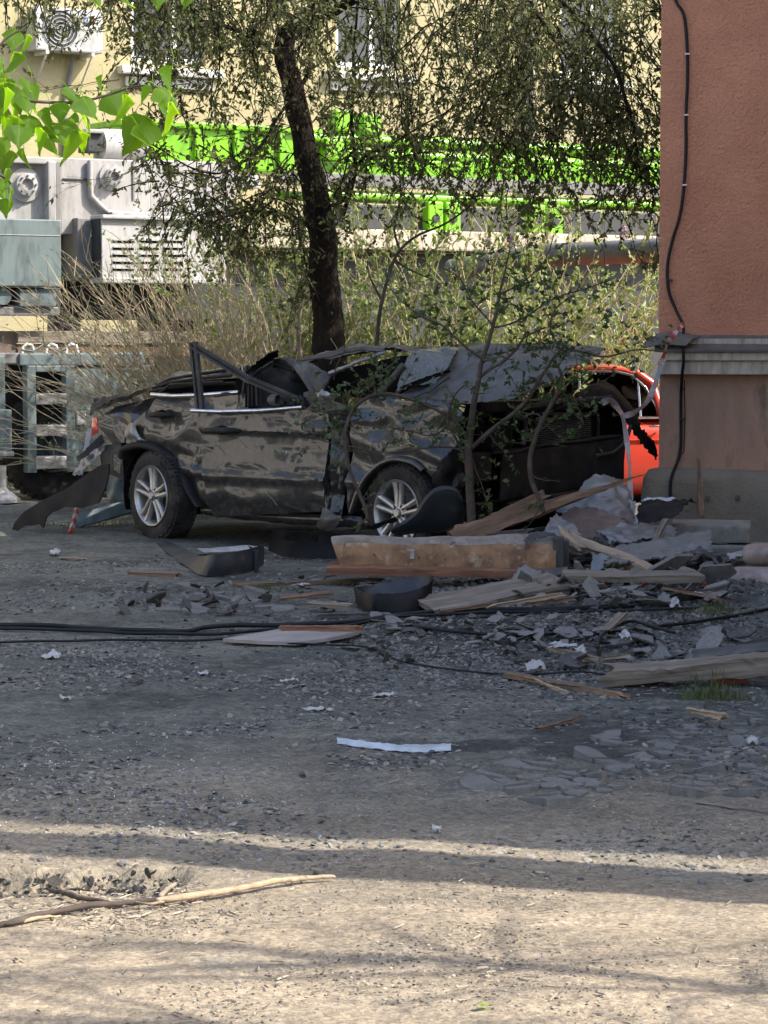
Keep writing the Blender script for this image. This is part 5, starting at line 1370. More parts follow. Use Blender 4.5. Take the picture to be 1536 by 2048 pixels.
# bare straw coloured shrub, leaning left
bs = [Vector((*at(x, 1000, 21.8).xy, 0)) for x in (400, 450, 490, 520, 560)]
def tipA(b):
    a = R.gauss(0.35, 0.42)            # lean to the left
    L = R.uniform(1.3, 2.9) * (1.0 if a > 0.1 else .8)
    return b + Vector((-math.sin(a) * L, R.gauss(0, .35), math.cos(a) * L * .92))
shrub('bare_shrub', 'leafless straw-coloured shrub with long thin stems leaning left, behind the wreck', 'shrubs', bs, 400, tipA, 'straw', 'leaf_light', 0.7, 0.0075, (0.02, 0.045), 0.22, 0.6)
specs = [((690, 780), 23.0, 'leafy shrub of pale stems just right of the dark tree trunk', 95),
         ((850, 930), 22.6, 'leafy light green shrub with lilac flowers behind the crumpled bonnet', 110),
         ((1000, 1090), 22.9, 'light green shrub below the green boom brackets, left of the grey pipe end', 110),
         ((1170, 1290), 25.0, 'shrub of upright stems against the orange house corner', 95)]
for (xa_, xb_2), dd, lab, n in specs:
    bs = [Vector((*at(x, 1000, dd + R.uniform(-.3, .3)).xy, 0)) for x in np.linspace(xa_, xb_2, 5)]
    def tipB(b):
        a = R.gauss(0.0, 0.30); L = R.uniform(1.1, 3.0)
        return b + Vector((math.sin(a) * L, R.gauss(0, .25), math.cos(a) * L))
    shrub('leafy_shrub', lab, 'shrubs', bs, int(n * .6), tipB, 'straw', 'leaf_light', 4.4, 0.0085, (0.03, 0.085), 0.18, .95)
# a leafy shrub between the bare one and the trunk
bs = [Vector((*at(x, 1000, 22.6).xy, 0)) for x in (520, 560, 600, 640)]
shrub('leafy_shrub', 'leafy shrub between the bare straw shrub and the dark tree trunk', 'shrubs', bs, 70, tipB, 'straw', 'leaf_light', 5, 0.007, (0.03, 0.07), 0.16, 1.0)
# lilac blossom
g = MB()
for px, py in ((975, 488), (1020, 480), (1246, 465)):
    c0 = at(px, py, 22.4)
    for k in range(46):
        p = c0 + Vector((R.gauss(0, .018), R.gauss(0, .018), R.gauss(0, .045))); s_ = R.uniform(.006, .011)
        M = Matrix.Translation(p) @ Matrix.Rotation(R.uniform(0, 3), 4, 'X') @ Matrix.Rotation(R.uniform(0, 3), 4, 'Z')
        g.box((-s_, -s_ * .3, -s_), (s_, s_ * .3, s_), M)
lil = [o for o in bpy.data.objects if o.name == 'leafy_shrub.001'][0]
g.build('blossom', m['lilac'], lil, kind='stuff')
# pale thin trunk left of the elm and a pinkish bent stem to its right
def sapling(name, label, pts, w0, mt, D_, subs=()):
    root = empty(name, Matrix.Translation(Vector((*at(*pts[0], D_).xy, 0))), label, 'tree', None)
    pp = wig(spline([at(x, y, D_) for x, y in pts], 24), .015, 4)
    g = MB(); g.tube(pp, list(np.linspace(w0 / 2 / F * D_, w0 * .3 / F * D_ / 2, 25)), 8); g.build('trunk', m[mt], root, smooth=180)
    for sp_ in subs:
        q = wig(spline([at(x, y, D_ + .1) for x, y in sp_], 14), .02, 4)
        g = MB(); g.tube(q, list(np.linspace(w0 * .5 / 2 / F * D_, w0 * .1 / F * D_, 15)), 6); g.build('branch', m[mt], root, smooth=180)
    return root
sapling('pale_sapling', 'thin pale-barked sapling just left of the dark tree trunk', [(604, 1040), (600, 880), (598, 720), (596, 660), (604, 600), (620, 545)], 12, 'bark_pale', 21.6, [[(600, 640), (585, 610), (560, 560)], [(602, 610), (625, 590), (640, 560)]])
sapling('bent_sapling', 'bent reddish sapling forking rightwards, right of the dark trunk', [(745, 1040), (745, 800), (752, 680), (762, 610), (782, 540), (800, 500), (840, 470), (900, 445), (960, 395)], 11, 'bark_young', 20.6, [[(790, 520), (820, 540), (870, 560)], [(765, 600), (740, 560), (735, 520)], [(800, 500), (790, 450), (800, 380), (795, 320)]])

# --- young plum tree in front of the wreck
PD = 16.12
pt = empty('plum_sapling', Matrix.Translation(Vector((*at(945, 1075, PD).xy, 0))), 'slender young tree with sparse green leaves, growing before the wrecked front end', 'tree')
pl_br = [
    ([(946, 1092), (941, 1020), (938, 940), (938, 890), (946, 820), (956, 765), (968, 715), (985, 655), (1000, 590), (1012, 530), (1021, 500)], [19, 18, 17, 16, 13, 11, 9, 7, 5, 4, 3], 0.0),
    ([(938, 900), (975, 868), (1022, 832), (1062, 790), (1092, 742), (1112, 712), (1130, 690)], [10, 10, 9, 8, 6, 5, 4], -.1),
    ([(1108, 720), (1124, 752), (1118, 785), (1096, 820), (1070, 880), (1059, 920), (1062, 960), (1078, 1000), (1088, 1026)], [5, 7, 8, 9, 10, 10, 10, 10, 9], -.12),
    ([(940, 890), (918, 850), (885, 825), (840, 805), (790, 790), (745, 792), (712, 812), (697, 840), (690, 880), (700, 940), (728, 1010), (736, 1040)], [8, 7, 6, 6, 7, 8, 8, 8, 8, 8, 8, 7], -.25),
    ([(958, 755), (1000, 728), (1030, 700), (1052, 672), (1090, 655)], [7, 7, 6, 4, 3], .12),
    ([(966, 718), (930, 695), (890, 655), (845, 635), (800, 600), (768, 560)], [6, 5, 4, 4, 3, 2], .1),
    ([(940, 905), (900, 893), (840, 898), (770, 905), (690, 890), (620, 872)], [4, 4, 4, 3, 3, 2], -.2),
    ([(1112, 712), (1150, 700), (1210, 712), (1270, 700), (1330, 705)], [5, 5, 4, 3, 2], 0.0),
    ([(985, 655), (1040, 640), (1100, 600), (1160, 580), (1220, 560)], [4, 4, 3, 3, 2], .2),
    ([(1000, 590), (1050, 560), (1090, 520), (1110, 470)], [4, 3, 3, 2], .1),
    ([(985, 650), (950, 610), (920, 560), (880, 530)], [4, 3, 3, 2], -.1),
    ([(938, 930), (915, 880), (895, 840), (905, 800), (930, 770)], [6, 5, 5, 4, 3], -.12),
    ([(1092, 745), (1130, 790), (1155, 815), (1165, 850)], [4, 3, 3, 2], -.05),
    ([(900, 850), (860, 870), (810, 860), (770, 850)], [4, 3, 2, 2], -.15),
    ([(700, 830), (660, 826), (620, 818)], [4, 3, 2], -.25),
    ([(712, 812), (735, 770), (770, 740), (800, 720)], [4, 3, 2, 2], -.2),
    ([(1120, 700), (1100, 660), (1110, 620), (1150, 590)], [4, 3, 3, 2], 0.0),
    ([(940, 900), (960, 960), (975, 1010), (982, 1040)], [2, 2, 2, 2], -.05),
]
LP, LD, LS = [], [], []; tw_mb = MB()
def ltwig(p, L, d, r, n_leaf):
    q = [p]; dd = d.normalized()
    for i in range(4):
        dd = (dd + Vector((R.gauss(0, .25), R.gauss(0, .25), R.gauss(0, .2)))).normalized(); q.append(q[-1] + dd * L / 4)
    tw_mb.tube(q, list(np.linspace(r, r * .3, 5)), 4, False)
    for k in range(n_leaf):
        u = R.uniform(.3, 1); j = min(3, int(u * 4)); b = q[j].lerp(q[j + 1], u * 4 - j)
        LP.append(b); LD.append(dd * .6 + Vector((R.gauss(0, .7), R.gauss(0, .7), R.gauss(.1, .5)))); LS.append(R.uniform(.026, .06))
for k, (pts, wd, doff) in enumerate(pl_br):
    nn_ = len(pts)
    pp = wig(spline([at(x, y, PD + doff * (i / (nn_ - 1) if k else 0)) for i, (x, y) in enumerate(pts)], 28), .012, 6)
    rr_ = np.interp(np.linspace(0, 1, 29), np.linspace(0, 1, nn_), [w / 2 / F * PD for w in wd])
    g = MB(); g.tube(pp, list(rr_), 9 if k < 3 else 6); g.build('trunk' if k == 0 else 'branch', m['bark_young'], pt, smooth=180)
    s0 = 16 if k == 0 else 5
    for p, r_q in zip(pp[s0:], rr_[s0:]):
        if R.random() < (.55 if k != 2 else .2):
            for _ in range(R.choice((1, 1, 2))):
                ltwig(p, R.uniform(.08, .3), Vector((R.gauss(0, 1), R.gauss(0, .8), R.gauss(.1, .8))), max(.0015, r_q * .35), R.choice((3, 4, 6, 8)))
for cx, cy, n in ((1045, 790, 16), (1140, 760, 18), (1020, 730, 10), (1090, 680, 14), (720, 800, 12), (620, 880, 6), (770, 790, 8), (985, 900, 12), (1170, 800, 10), (1240, 700, 12), (1050, 600, 20), (960, 560, 16), (1130, 560, 16), (870, 600, 14), (1200, 640, 14), (680, 870, 6), (1095, 830, 8), (1150, 850, 6), (940, 640, 10)):
    for _ in range(n):
        c0 = at(cx + R.gauss(0, 38), cy + R.gauss(0, 26), PD + R.gauss(0, .12))
        ltwig(c0, R.uniform(.06, .16), Vector((R.gauss(0, 1), R.gauss(0, 1), R.gauss(-.1, .8))), .0016, R.choice((3, 4, 5)))
tw_mb.build('twigs', m['bark_young'], pt, kind='stuff')
V, Fc = leaves_mesh(LP, LD, LS, 0.55); np_mesh('foliage', V, Fc, m['leaf_plum'], pt, 'stuff')

# --- poplar branch hanging in from the left, near the camera
QD = 5.0
pop = empty('poplar_tree', Matrix.Translation((-2.6, 5.3, 0)), 'sunlit poplar branch with big glossy green leaves, upper left near the camera', 'tree')
g = MB(); g.tube([(-2.6, 5.3, -.1), (-2.62, 5.3, 1.2), (-2.55, 5.35, 2.6), (-2.6, 5.4, 4.4), (-2.65, 5.4, 6.2)], [.2, .17, .15, .13, .09], 14); g.build('trunk', m['bark'], pop, smooth=180)
brs = [[Vector((-2.58, 5.33, 1.9)), Vector((-1.7, 5.2, 2.2)), at(-220, 190, QD + .1), at(0, 192, QD), at(60, 202, QD), at(150, 205, QD), at(215, 190, QD), at(275, 172, QD - .02), at(315, 174, QD - .05)],
       [Vector((-2.58, 5.33, 2.2)), Vector((-1.7, 5.2, 2.45)), at(-150, -40, QD + .2), at(60, -70, QD + .1), at(200, -40, QD), at(330, -20, QD)],
       [Vector((-1.7, 5.2, 2.2)), at(-200, 300, QD + .1), at(-80, 330, QD), at(0, 352, QD), at(22, 368, QD)],
       [at(-60, 192, QD), at(-20, 120, QD), at(10, 80, QD), at(40, 60, QD)]]
for k, b in enumerate(brs):
    pp = spline(b, 30); g = MB(); g.tube(pp, list(np.linspace((.0055, .0055, .004, .003)[k], .0016, 31)), 6); g.build('branch', m['bark_young'], pop, smooth=180)
def poplar_leaf_mesh(fold_=.16, curl_=.10, wave_=.02):
    pts = [(0, 0), (.22, .02), (.42, .12), (.50, .28), (.44, .42), (.30, .58), (.16, .76), (.05, .92), (0, 1.04)]
    vs = []; fs = []
    for i, (w, l) in enumerate(pts):
        jag_ = 0.025 * (1 if i % 2 else -1) if 0 < i < 8 else 0
        for s_ in (-1, -.5, 0, .5, 1):
            x = s_ * (w + jag_)
            z = fold_ * abs(x) - curl_ * l * l + wave_ * math.sin(l * 14 + abs(s_) * 4) * abs(s_) + .5 * wave_ * math.sin(l * 9 + s_ * 3)
            vs.append((x, l, z))
    for i in range(len(pts) - 1):
        for k in range(4):
            fs.append((i * 5 + k, i * 5 + k + 1, (i + 1) * 5 + k + 1, (i + 1) * 5 + k))
    n = len(vs)
    vs += [(x, y, z - .012) for x, y, z in vs]; fs += [tuple(n + i for i in f[::-1]) for f in fs]
    # stalk
    me = bpy.data.meshes.new('leaf'); mb_ = MB(); mb_.add(vs, fs); mb_.tube([(0, 0.02, 0), (.02, -.3, .06), (.0, -.55, .2)], [.014, .012, .012], 5)
    me.from_pydata(mb_.v, [], mb_.f); me.polygons.foreach_set('use_smooth', [True] * len(me.polygons)); me.materials.append(m['leaf_poplar']); me.update()
    return me
plm = poplar_leaf_mesh()
PLM = [plm, poplar_leaf_mesh(.4, .22, .04), poplar_leaf_mesh(.28, -.12, .05), poplar_leaf_mesh(.55, .3, .03)]
# (px, py, length px, hang angle in the picture, turn)
PLV = [(108, 247, 92, -8, .5), (290, 232, 100, 25, -.2), (318, 175, 80, -18, .9), (345, 132, 62, 5, 1.3), (150, 262, 78, -3, -.9), (95, 268, 72, 12, .9),
       (30, 60, 52, 10, .4), (52, 70, 58, -30, -1.2), (0, 145, 66, 20, .3), (30, 105, 60, -14, -.8), (38, 248, 60, 4, .2), (12, 230, 66, 8, -.6), (65, 165, 58, -10, 1.0),
       (18, 165, 70, 15, -.2), (45, 180, 60, -6, 1.4), (160, 190, 58, 6, 1.2), (215, 186, 66, -35, .2), (248, 190, 74, -10, -1.1), (340, 205, 88, -14, -1.2), (330, 200, 56, 10, 1.5),
       (170, 228, 66, 3, -1.4), (142, 235, 54, -8, 1.1), (5, 275, 44, 6, .6), (48, 296, 44, 3, 1.4), (120, 205, 46, -4, .3), (0, 360, 60, 5, .8), (22, 372, 44, -6, -1.3), (12, 398, 40, 2, .4),
       (185, -18, 56, 8, .9), (240, -22, 46, -6, 1.2), (318, -30, 64, 3, .3), (372, -24, 48, -12, -.5), (300, 172, 40, 30, 1.2), (205, 150, 40, 10, 1.4), (75, 255, 66, -2, -1.0), (100, 215, 60, 8, 1.3), (-12, 200, 74, 10, .3), (20, 205, 60, -4, -1.3), (10, 300, 56, -8, -.4), (275, 250, 66, -4, 1.45), (-10, 108, 60, 0, .9), (60, 230, 62, 12, 0.1)]
for _ in range(16):
    bx_, by_ = R.choice([(x, y) for x, y, *_r in PLV if x < 200]); PLV.append((bx_ + R.uniform(-30, 30), by_ + R.uniform(-45, 5), R.uniform(36, 64), R.uniform(-16, 16), R.uniform(-1.5, 1.5)))
for i, (px, py, L, an, tn) in enumerate(PLV):
    p = at(px, py, QD + R.uniform(-.12, .14)); s_ = L * R.uniform(.8, 1.1) / F * QD / 1.04
    o = bpy.data.objects.new('leaf', PLM[i % 4]); COL.objects.link(o); o.parent = pop
    # +y of the leaf hangs down; normal roughly to camera, then turned about the hanging axis
    Mx = Matrix.Translation(p) @ Matrix.Rotation(math.radians(an), 4, 'Y') @ Matrix.Rotation(tn * 1.05, 4, 'Z') @ Matrix.Rotation(R.uniform(-.7, .35), 4, 'X') @ Matrix.Rotation(-math.pi / 2, 4, 'X') @ Matrix.Scale(s_, 4)
    o.matrix_local = WM[pop.name].inverted() @ Mx

# --- trees beside the road to the right (outside the picture): their shadows fall across the foreground
def road_tree(x, y, h, r, label, seed):
    rr = random.Random(seed)
    root = empty('roadside_tree', Matrix.Translation((x, y, 0)), label, 'tree', 'roadside trees')
    g = MB(); pts = [Vector((x, y, -.1))]; 
    for i in range(10): pts.append(Vector((x + .05 * i * rr.uniform(-.6, .6), y + .03 * rr.uniform(-1, 1), h * (i + 1) / 10)))
    g.tube(pts, list(np.linspace(r, r * .55, 11)), 12)
    g.build('trunk', m['bark'], root, smooth=180)
    P, D, S = [], [], []; tb_ = MB()
    for i in range(16):
        t = rr.uniform(.72, 1); b = pts[int(t * 10)]; a = rr.uniform(0, 6.28); L = rr.uniform(.7, 1.8)
        e = b + Vector((math.cos(a) * L, math.sin(a) * L * .5, L * rr.uniform(.3, .9)))
        q = wig(spline([b, (b + e) / 2 + Vector((0, 0, .1)), e], 8), .06, 2)
        g = MB(); g.tube(q, list(np.linspace(r * .3, .008, 9)), 6); g.build('limb', m['bark'], root, smooth=180)
        for k in range(26):
            c0 = q[rr.randint(4, 8)] + Vector((rr.gauss(0, .22), rr.gauss(0, .14), rr.gauss(0, .22)))
            P.append(c0); D.append((rr.gauss(0, 1), rr.gauss(0, 1), rr.gauss(0, 1))); S.append(rr.uniform(.03, .07))
    V, Fc = leaves_mesh(P, D, S, .6); np_mesh('crown', V, Fc, m['leaf_plum'], root, 'stuff')
road_tree(3.5, 6.72, 7.0, .26, 'roadside tree beside the road, just outside the right edge, farthest from the viewer', 3)
road_tree(4.6, 5.27, 5.0, .06, 'slim roadside tree right of the road, middle one of three outside the frame', 4)
road_tree(3.3, 4.82, 4.6, .045, 'thin roadside tree right of the road, nearest the viewer, outside the frame', 6)

# --- grass tufts
def tuft(px, py, n, rad, h, label, lean=0.5, name='grass_tuft'):
    p0 = gp(px, py); root = empty(name, Matrix.Translation(p0), label, 'grass', 'grass tufts')
    vs, fs = [], []
    for _ in range(n):
        b = p0 + Vector((R.gauss(0, rad), R.gauss(0, rad * .6), 0)); b.z = gz(b.x, b.y) - .005
        L = h * R.uniform(.4, 1.1); a = R.uniform(0, 6.28); ln = R.uniform(.1, lean)
        d = Vector((math.cos(a), math.sin(a), 0)); s_ = Vector((-d.y, d.x, 0)) * R.uniform(.0015, .003)
        q = [b, b + d * L * ln * .3 + Vector((0, 0, L * .55)), b + d * L * ln + Vector((0, 0, L * (1 - ln * .4)))]
        i = len(vs); vs += [q[0] - s_, q[0] + s_, q[1] + s_ * .8, q[1] - s_ * .8, q[2]]; fs += [(i, i + 1, i + 2, i + 3), (i + 3, i + 2, i + 4)]
    g = MB(); g.add(vs, fs); g.build('blades', m['grass'], root, kind='stuff')
tuft(1425, 1398, 260, .075, .085, 'green grass tuft growing below the long weathered plank')
tuft(1405, 1375, 30, .05, .13, 'thin pale grass stalks beside the red brick')
tuft(540, 1180, 160, .09, .05, 'low grass tuft left of the upturned black bumper corner')
tuft(1420, 1225, 200, .10, .07, 'grass tuft among the rubble below the clay pipes')
tuft(640, 1168, 90, .06, .05, 'small grass tuft under the timber beam')
tuft(180, 1052, 500, .35, .06, 'sunlit grass strip under the hanging bumper cover')
tuft(330, 1040, 260, .3, .06, 'sunlit grass behind the rear wheel')
tuft(60, 975, 400, .4, .12, 'shaded grass under the crane truck')
# ------------------------------------------------------------------ debris
def plank(name, label, a, b, wdt, thk, mt, cat='plank', roll=0.0, taper=(1, 1), jit=0.004, splinter=0.05, group=None, seg=22, mats=None):
    """a, b: world end points of the centre line; x of the object runs along it"""
    a, b = Vector(a), Vector(b); d = b - a; L = d.length
    rr = random.Random(int(abs(a.x * 7919 + b.y * 104729 + L * 1299) * 10) & 0xffff)
    q = d.to_track_quat('X', 'Z').to_matrix().to_4x4()
    M = Matrix.Translation(a) @ q @ Matrix.Rotation(roll, 4, 'X')
    vs, fs = [], []
    prof = [(-.5, -.5), (-.17, -.5), (.17, -.5), (.5, -.5), (.5, 0), (.5, .5), (.2, .5), (-.15, .5), (-.5, .5), (-.5, 0)]
    n = len(prof); off = [rr.uniform(-1, 1) for _ in prof]; off2 = [rr.uniform(-1, 1) for _ in prof]
    for i in range(seg + 1):
        t = i / seg
        w = wdt * (taper[0] + (taper[1] - taper[0]) * t); h = thk * (taper[0] + (taper[1] - taper[0]) * t) ** .6
        for k, (u, v) in enumerate(prof):
            x = t * L
            if i == 0: x -= splinter * off[k]
            if i == seg: x += splinter * off2[k]
            j = mnoise.noise(Vector((x * 3, u * 3 + k * .3, v * 3 + L))) * jit * 2 + mnoise.noise(Vector((x * 22, k, L))) * jit
            vs.append((x, u * w + j, v * h + j * .7 + .01 * L * mnoise.noise(Vector((x * .9, L, 1)))))
    for i in range(seg):
        for k in range(n):
            k2 = (k + 1) % n; fs.append((i * n + k, i * n + k2, (i + 1) * n + k2, (i + 1) * n + k))
    fs += [tuple(range(n - 1, -1, -1)), tuple(seg * n + k for k in range(n))]
    g = MB(); g.add(vs, fs)
    return g.build(name, m[mt], M=M, label=label, cat=cat, group=group)

# --- the big timber beam
BF = Frame((*gp(660, 1172).xy, 0), math.radians(-4))
bo = BF.o
beam = empty('timber_beam', BF.M, 'big plaster-coated timber beam lying before the wreck, reddish board along its foot', 'beam')
xL, xR = BF.hit(660, 1110).x, BF.hit(1112, 1110).x
zt = BF.hit(880, 1080).z; zbm = BF.hit(880, 1146).z
vs, fs = [], []
NS = 40
for i in range(NS + 1):
    t = i / NS; x = xL + (xR - xL) * t
    rd = sm(.35, 1.0, t)                        # right end is a rounded log
    w = .30; h0 = zbm + 0.0; h1 = zt + .012 * mnoise.noise(Vector((x * 3, 0, 0)))
    H_ = h1 - h0
    prof = [(0.0, 0.02), (0.0, .35), (0.0 + .012 * rd, .62), (.02 + .045 * rd, .86 - .02 * rd), (.05 + .075 * rd, 1.0), (.15, 1.03 + .10 * rd), (.25 - .03 * rd, 1.0 + .02 * rd), (.30 - .02 * rd, .9 - .1 * rd), (.31, .5), (.30, .02)]
    for k, (y, z) in enumerate(prof):
        zz = h0 + z * H_
        lean = .085 * (1 - t) ** 14 * (1 - z)    # slanted left end
        jx = lean * 1.0 if i == 0 else lean
        n_ = .006 * mnoise.fractal(Vector((x * 8, y * 9, zz * 9)), 1.0, 2.0, 4)
        vs.append((x + jx, y + n_, zz + n_))
n = 10
for i in range(NS):
    for k in range(n):
        k2 = (k + 1) % n; fs.append((i * n + k, (i + 1) * n + k, (i + 1) * n + k2, i * n + k2))
fs.append(tuple(range(n))); fs.append(tuple(NS * n + k for k in range(n - 1, -1, -1)))
g = MB(); g.add(vs, fs); g.m = [0] * len(fs)
for idx, f in enumerate(fs[:-2]):
    k = idx % n
    g.m[idx] = 1 if k in (3, 4, 5, 6) else (0 if k in (0, 1, 2) else 1)
g.m[-1] = 2; g.m[-2] = 2
g.build('log', [m['beam_face'], m['beam_top'], m['wood_old']], beam, BF, smooth=40)
g = MB(); q0 = BF.hit(656, 1150); q1 = BF.hit(1110, 1152)
vs, fs = [], []
for i in range(31):
    t = i / 30; x = q0.x - .005 + (q1.x - q0.x) * t
    zz = BF.hit(656 + 454 * t, 1131 + 8 * t, -.05).z
    for y, z in ((-.055, 0.0), (-.06, .045), (-.05, .058), (.29, .055), (.29, 0.0)):
        n_ = .005 * mnoise.noise(Vector((x * 9, y * 20, z * 20)))
        vs.append((x, y + n_, zz - .058 + z + n_))
for i in range(30):
    for k in range(5):
        k2 = (k + 1) % 5; fs.append((i * 5 + k, (i + 1) * 5 + k, (i + 1) * 5 + k2, i * 5 + k2))
fs += [(0, 1, 2, 3, 4), (154, 153, 152, 151, 150)]
g.add(vs, fs); g.build('foot_board', m['beam_red'], beam, BF, smooth=40)
# split end of the log
g = MB(); a = BF.hit(1098, 1112); 
for (u0, u1, dx) in ((0.03, .15, .05), (.155, .30, .085)):
    g.bbox((xR - .02, u0, zbm + .01), (xR + dx, u1, zt + .02 - .03 * (u0 > .1)), .015)
g.build('split_end', m['slate_dark'], beam, BF)
for px, py in ((690, 1085), (750, 1115), (838, 1118), (868, 1130), (890, 1122), (980, 1130), (1015, 1146), (900, 1090), (693, 1112)):
    p = BF.hit(px, py, 0); q = p + Vector((R.uniform(-.03, .05), -R.uniform(.02, .05), R.uniform(-.02, .03)))
    MB().tube([p + Vector((0, .02, 0)), (p + q) / 2 + Vector((.004, 0, .006)), q], .004, 5).build('bent_nail', m['rust_sheet'], beam, BF)
tt = MB(); p = BF.hit(824, 1108, -.004)
for k in range(7): tt.box((p.x + R.uniform(-.02, .02), -.006, p.z + R.uniform(-.03, .03)), (p.x + R.uniform(-.02, .02), .004, p.z + R.uniform(-.03, .03)))
tt.build('white_paint_splash', m['white'], beam, BF)

g = MB(); g.sheet([[BF.hit(1050, 1078, .0), BF.hit(1065, 1066, .1), BF.hit(1108, 1064, .12)], [BF.hit(1056, 1094, -.02), BF.hit(1075, 1075, .05), BF.hit(1112, 1070, .1)]], 8, 14, .012, 16, .004, 3, .006)
g.build('peeling_bark', m['slate_dark'], beam, BF, smooth=50)

# --- loose planks, boards and poles
def wp(px, py, Y): return at(px, py, Y)
plank('splintered_plank', 'long brown splintered plank pointing up right in front of the wrecked front end', wp(900, 1078, 15.95), wp(1276, 953, 16.35), .13, .05, 'wood_brown', roll=1.1, taper=(1.15, .06), splinter=.1, jit=.008)
plank('short_plank', 'short brown split plank behind the long splintered one', wp(940, 1062, 16.2), wp(1088, 990, 16.45), .075, .045, 'wood_brown', roll=.9, splinter=.04, jit=.006)
plank('stripped_pole', 'pale stripped pole sloping down right over the rubble', wp(1128, 1070, 15.75), wp(1398, 1186, 14.9), .085, .06, 'wood_pale', cat='pole', roll=.4, taper=(.75, 1.1), splinter=.09, jit=.01)
plank('frayed_splinter', 'frayed pale splinter standing at the head of the stripped pole', wp(1124, 1064, 15.7), wp(1160, 1096, 15.5), .05, .02, 'wood_pale', cat='splinter', roll=.7, splinter=.08, jit=.006)
plank('grey_board', 'wide flat grey board running out from behind the upturned bumper corner', gp(850, 1212, .05), gp(1120, 1162, .08), .22, .03, 'wood_old', cat='board', roll=.28, splinter=.02)
plank('grey_plank', 'flat grey plank lying under the stripped pole', gp(1130, 1152, .10), gp(1400, 1152, .10), .15, .04, 'wood_old', splinter=.02, roll=.15)
plank('thin_lath', 'thin pale lath lying below the log end', gp(985, 1212, .07), gp(1122, 1188, .09), .03, .018, 'wood_pale', cat='lath', splinter=.05)
plank('brown_lath', 'long brown lath in front of the beam foot', gp(468, 1170, .015), gp(760, 1158, .03), .05, .02, 'wood_brown', cat='lath', splinter=.03)
plank('weathered_plank', 'long weathered plank resting on the red brick at the right edge', gp(1212, 1352, .05), gp(1600, 1318, .13), .15, .07, 'wood_old', splinter=.05, jit=.009, roll=.1)
plank('upper_weathered_board', 'dark weathered board behind the long plank on the brick', gp(1400, 1312, .1), gp(1600, 1290, .16), .12, .03, 'slate_dark', cat='board', splinter=.05, roll=.2)
plank('split_slat', 'split yellowish slat lying flat below the rubble mound', gp(1030, 1352, .02), gp(1232, 1388, .012), .06, .022, 'wood_brown', cat='slat', splinter=.08, jit=.008)
plank('pale_splinter', 'small pale splinter forking off the split slat', gp(1075, 1362, .02), gp(1140, 1388, .01), .02, .012, 'wood_pale', cat='splinter', splinter=.05)
plank('orange_offcut', 'short orange-brown wood offcut on the ground under the rear wheel', gp(266, 1146, .012), gp(354, 1150, .012), .07, .022, 'wood_brown', cat='offcut', splinter=.03)
plank('orange_chip', 'small orange wood chip on the ground left of the rear wheel', gp(122, 1116, .01), gp(170, 1118, .01), .03, .012, 'wood_pale', cat='wood chip', splinter=.02)
plank('leaning_stick', 'thin broken stick leaning upright on the grey plinth', wp(1401, 1030, 17.4), wp(1398, 918, 17.9), .05, .02, 'wood_brown', cat='stick', roll=.5, taper=(1, .4), splinter=.03)
plank('rubble_stick', 'short stick leaning in the rubble below the concrete slab', wp(1290, 1116, 15.7), wp(1330, 1040, 16.2), .04, .018, 'wood_old', cat='stick', splinter=.03)
plank('small_board', 'small grey board stub leaning left of the concrete slab', wp(1300, 1120, 15.9), wp(1325, 1082, 16.2), .1, .03, 'wood_old', cat='board', roll=.5, splinter=.03)
plank('dark_lath', 'dark lath lying flat below the upturned bumper corner', gp(636, 1232, .02), gp(740, 1230, .02), .05, .03, 'slate_dark', cat='lath', splinter=.02)
plank('ground_stick', 'dark thin stick lying flat in the shade left of the white tin strip', gp(1075, 1458, .008), gp(1158, 1436, .008), .018, .012, 'wood_brown', cat='stick', splinter=.02)
plank('flat_bark_strip', 'flat pale bark strip at the right edge of the shaded yard', gp(1400, 1605, .006), gp(1560, 1628, .006), .05, .01, 'wood_old', cat='bark strip', taper=(.4, 1), splinter=.03)
plank('wood_scrap', 'weathered scrap of wood lying across the cables', gp(1210, 1262, .06), gp(1246, 1228, .10), .05, .02, 'wood_old', cat='wood scrap', splinter=.04)
for i_, (xa_, ya_, xb_, yb_, w_, mt_, lb_) in enumerate((
    (1060, 1206, 1150, 1196, .05, 'wood_brown', 'thin brown slat below the log end'), (1170, 1180, 1250, 1160, .07, 'wood_old', 'grey slat stub in the heap under the stripped pole'),
    (1100, 1296, 1200, 1318, .03, 'wood_old', 'narrow grey slat below the long foam strip'), (1165, 1322, 1250, 1312, .035, 'wood_pale', 'pale narrow slat left of the long weathered plank'),
    (560, 1196, 660, 1186, .04, 'wood_brown', 'short brown slat left of the upturned bumper corner'), (620, 1206, 700, 1212, .05, 'wood_old', 'grey slat end beside the upturned bumper corner'),
    (1330, 1178, 1440, 1196, .06, 'wood_brown', 'reddish plank stub under the lower clay pipe'), (880, 1222, 990, 1206, .04, 'wood_brown', 'brown slat along the front of the wide grey board'),
    (1380, 1420, 1450, 1432, .03, 'wood_pale', 'pale wood chip on the broken paving'), (1240, 1148, 1300, 1128, .05, 'wood_brown', 'brown slat end poking out beside the stripped pole'))):
    plank('loose_slat', lb_, gp(xa_, ya_, .04), gp(xb_, yb_, .06), w_, .018, mt_, cat='slat', splinter=.03, group='loose slats', roll=R.uniform(-.4, .4))
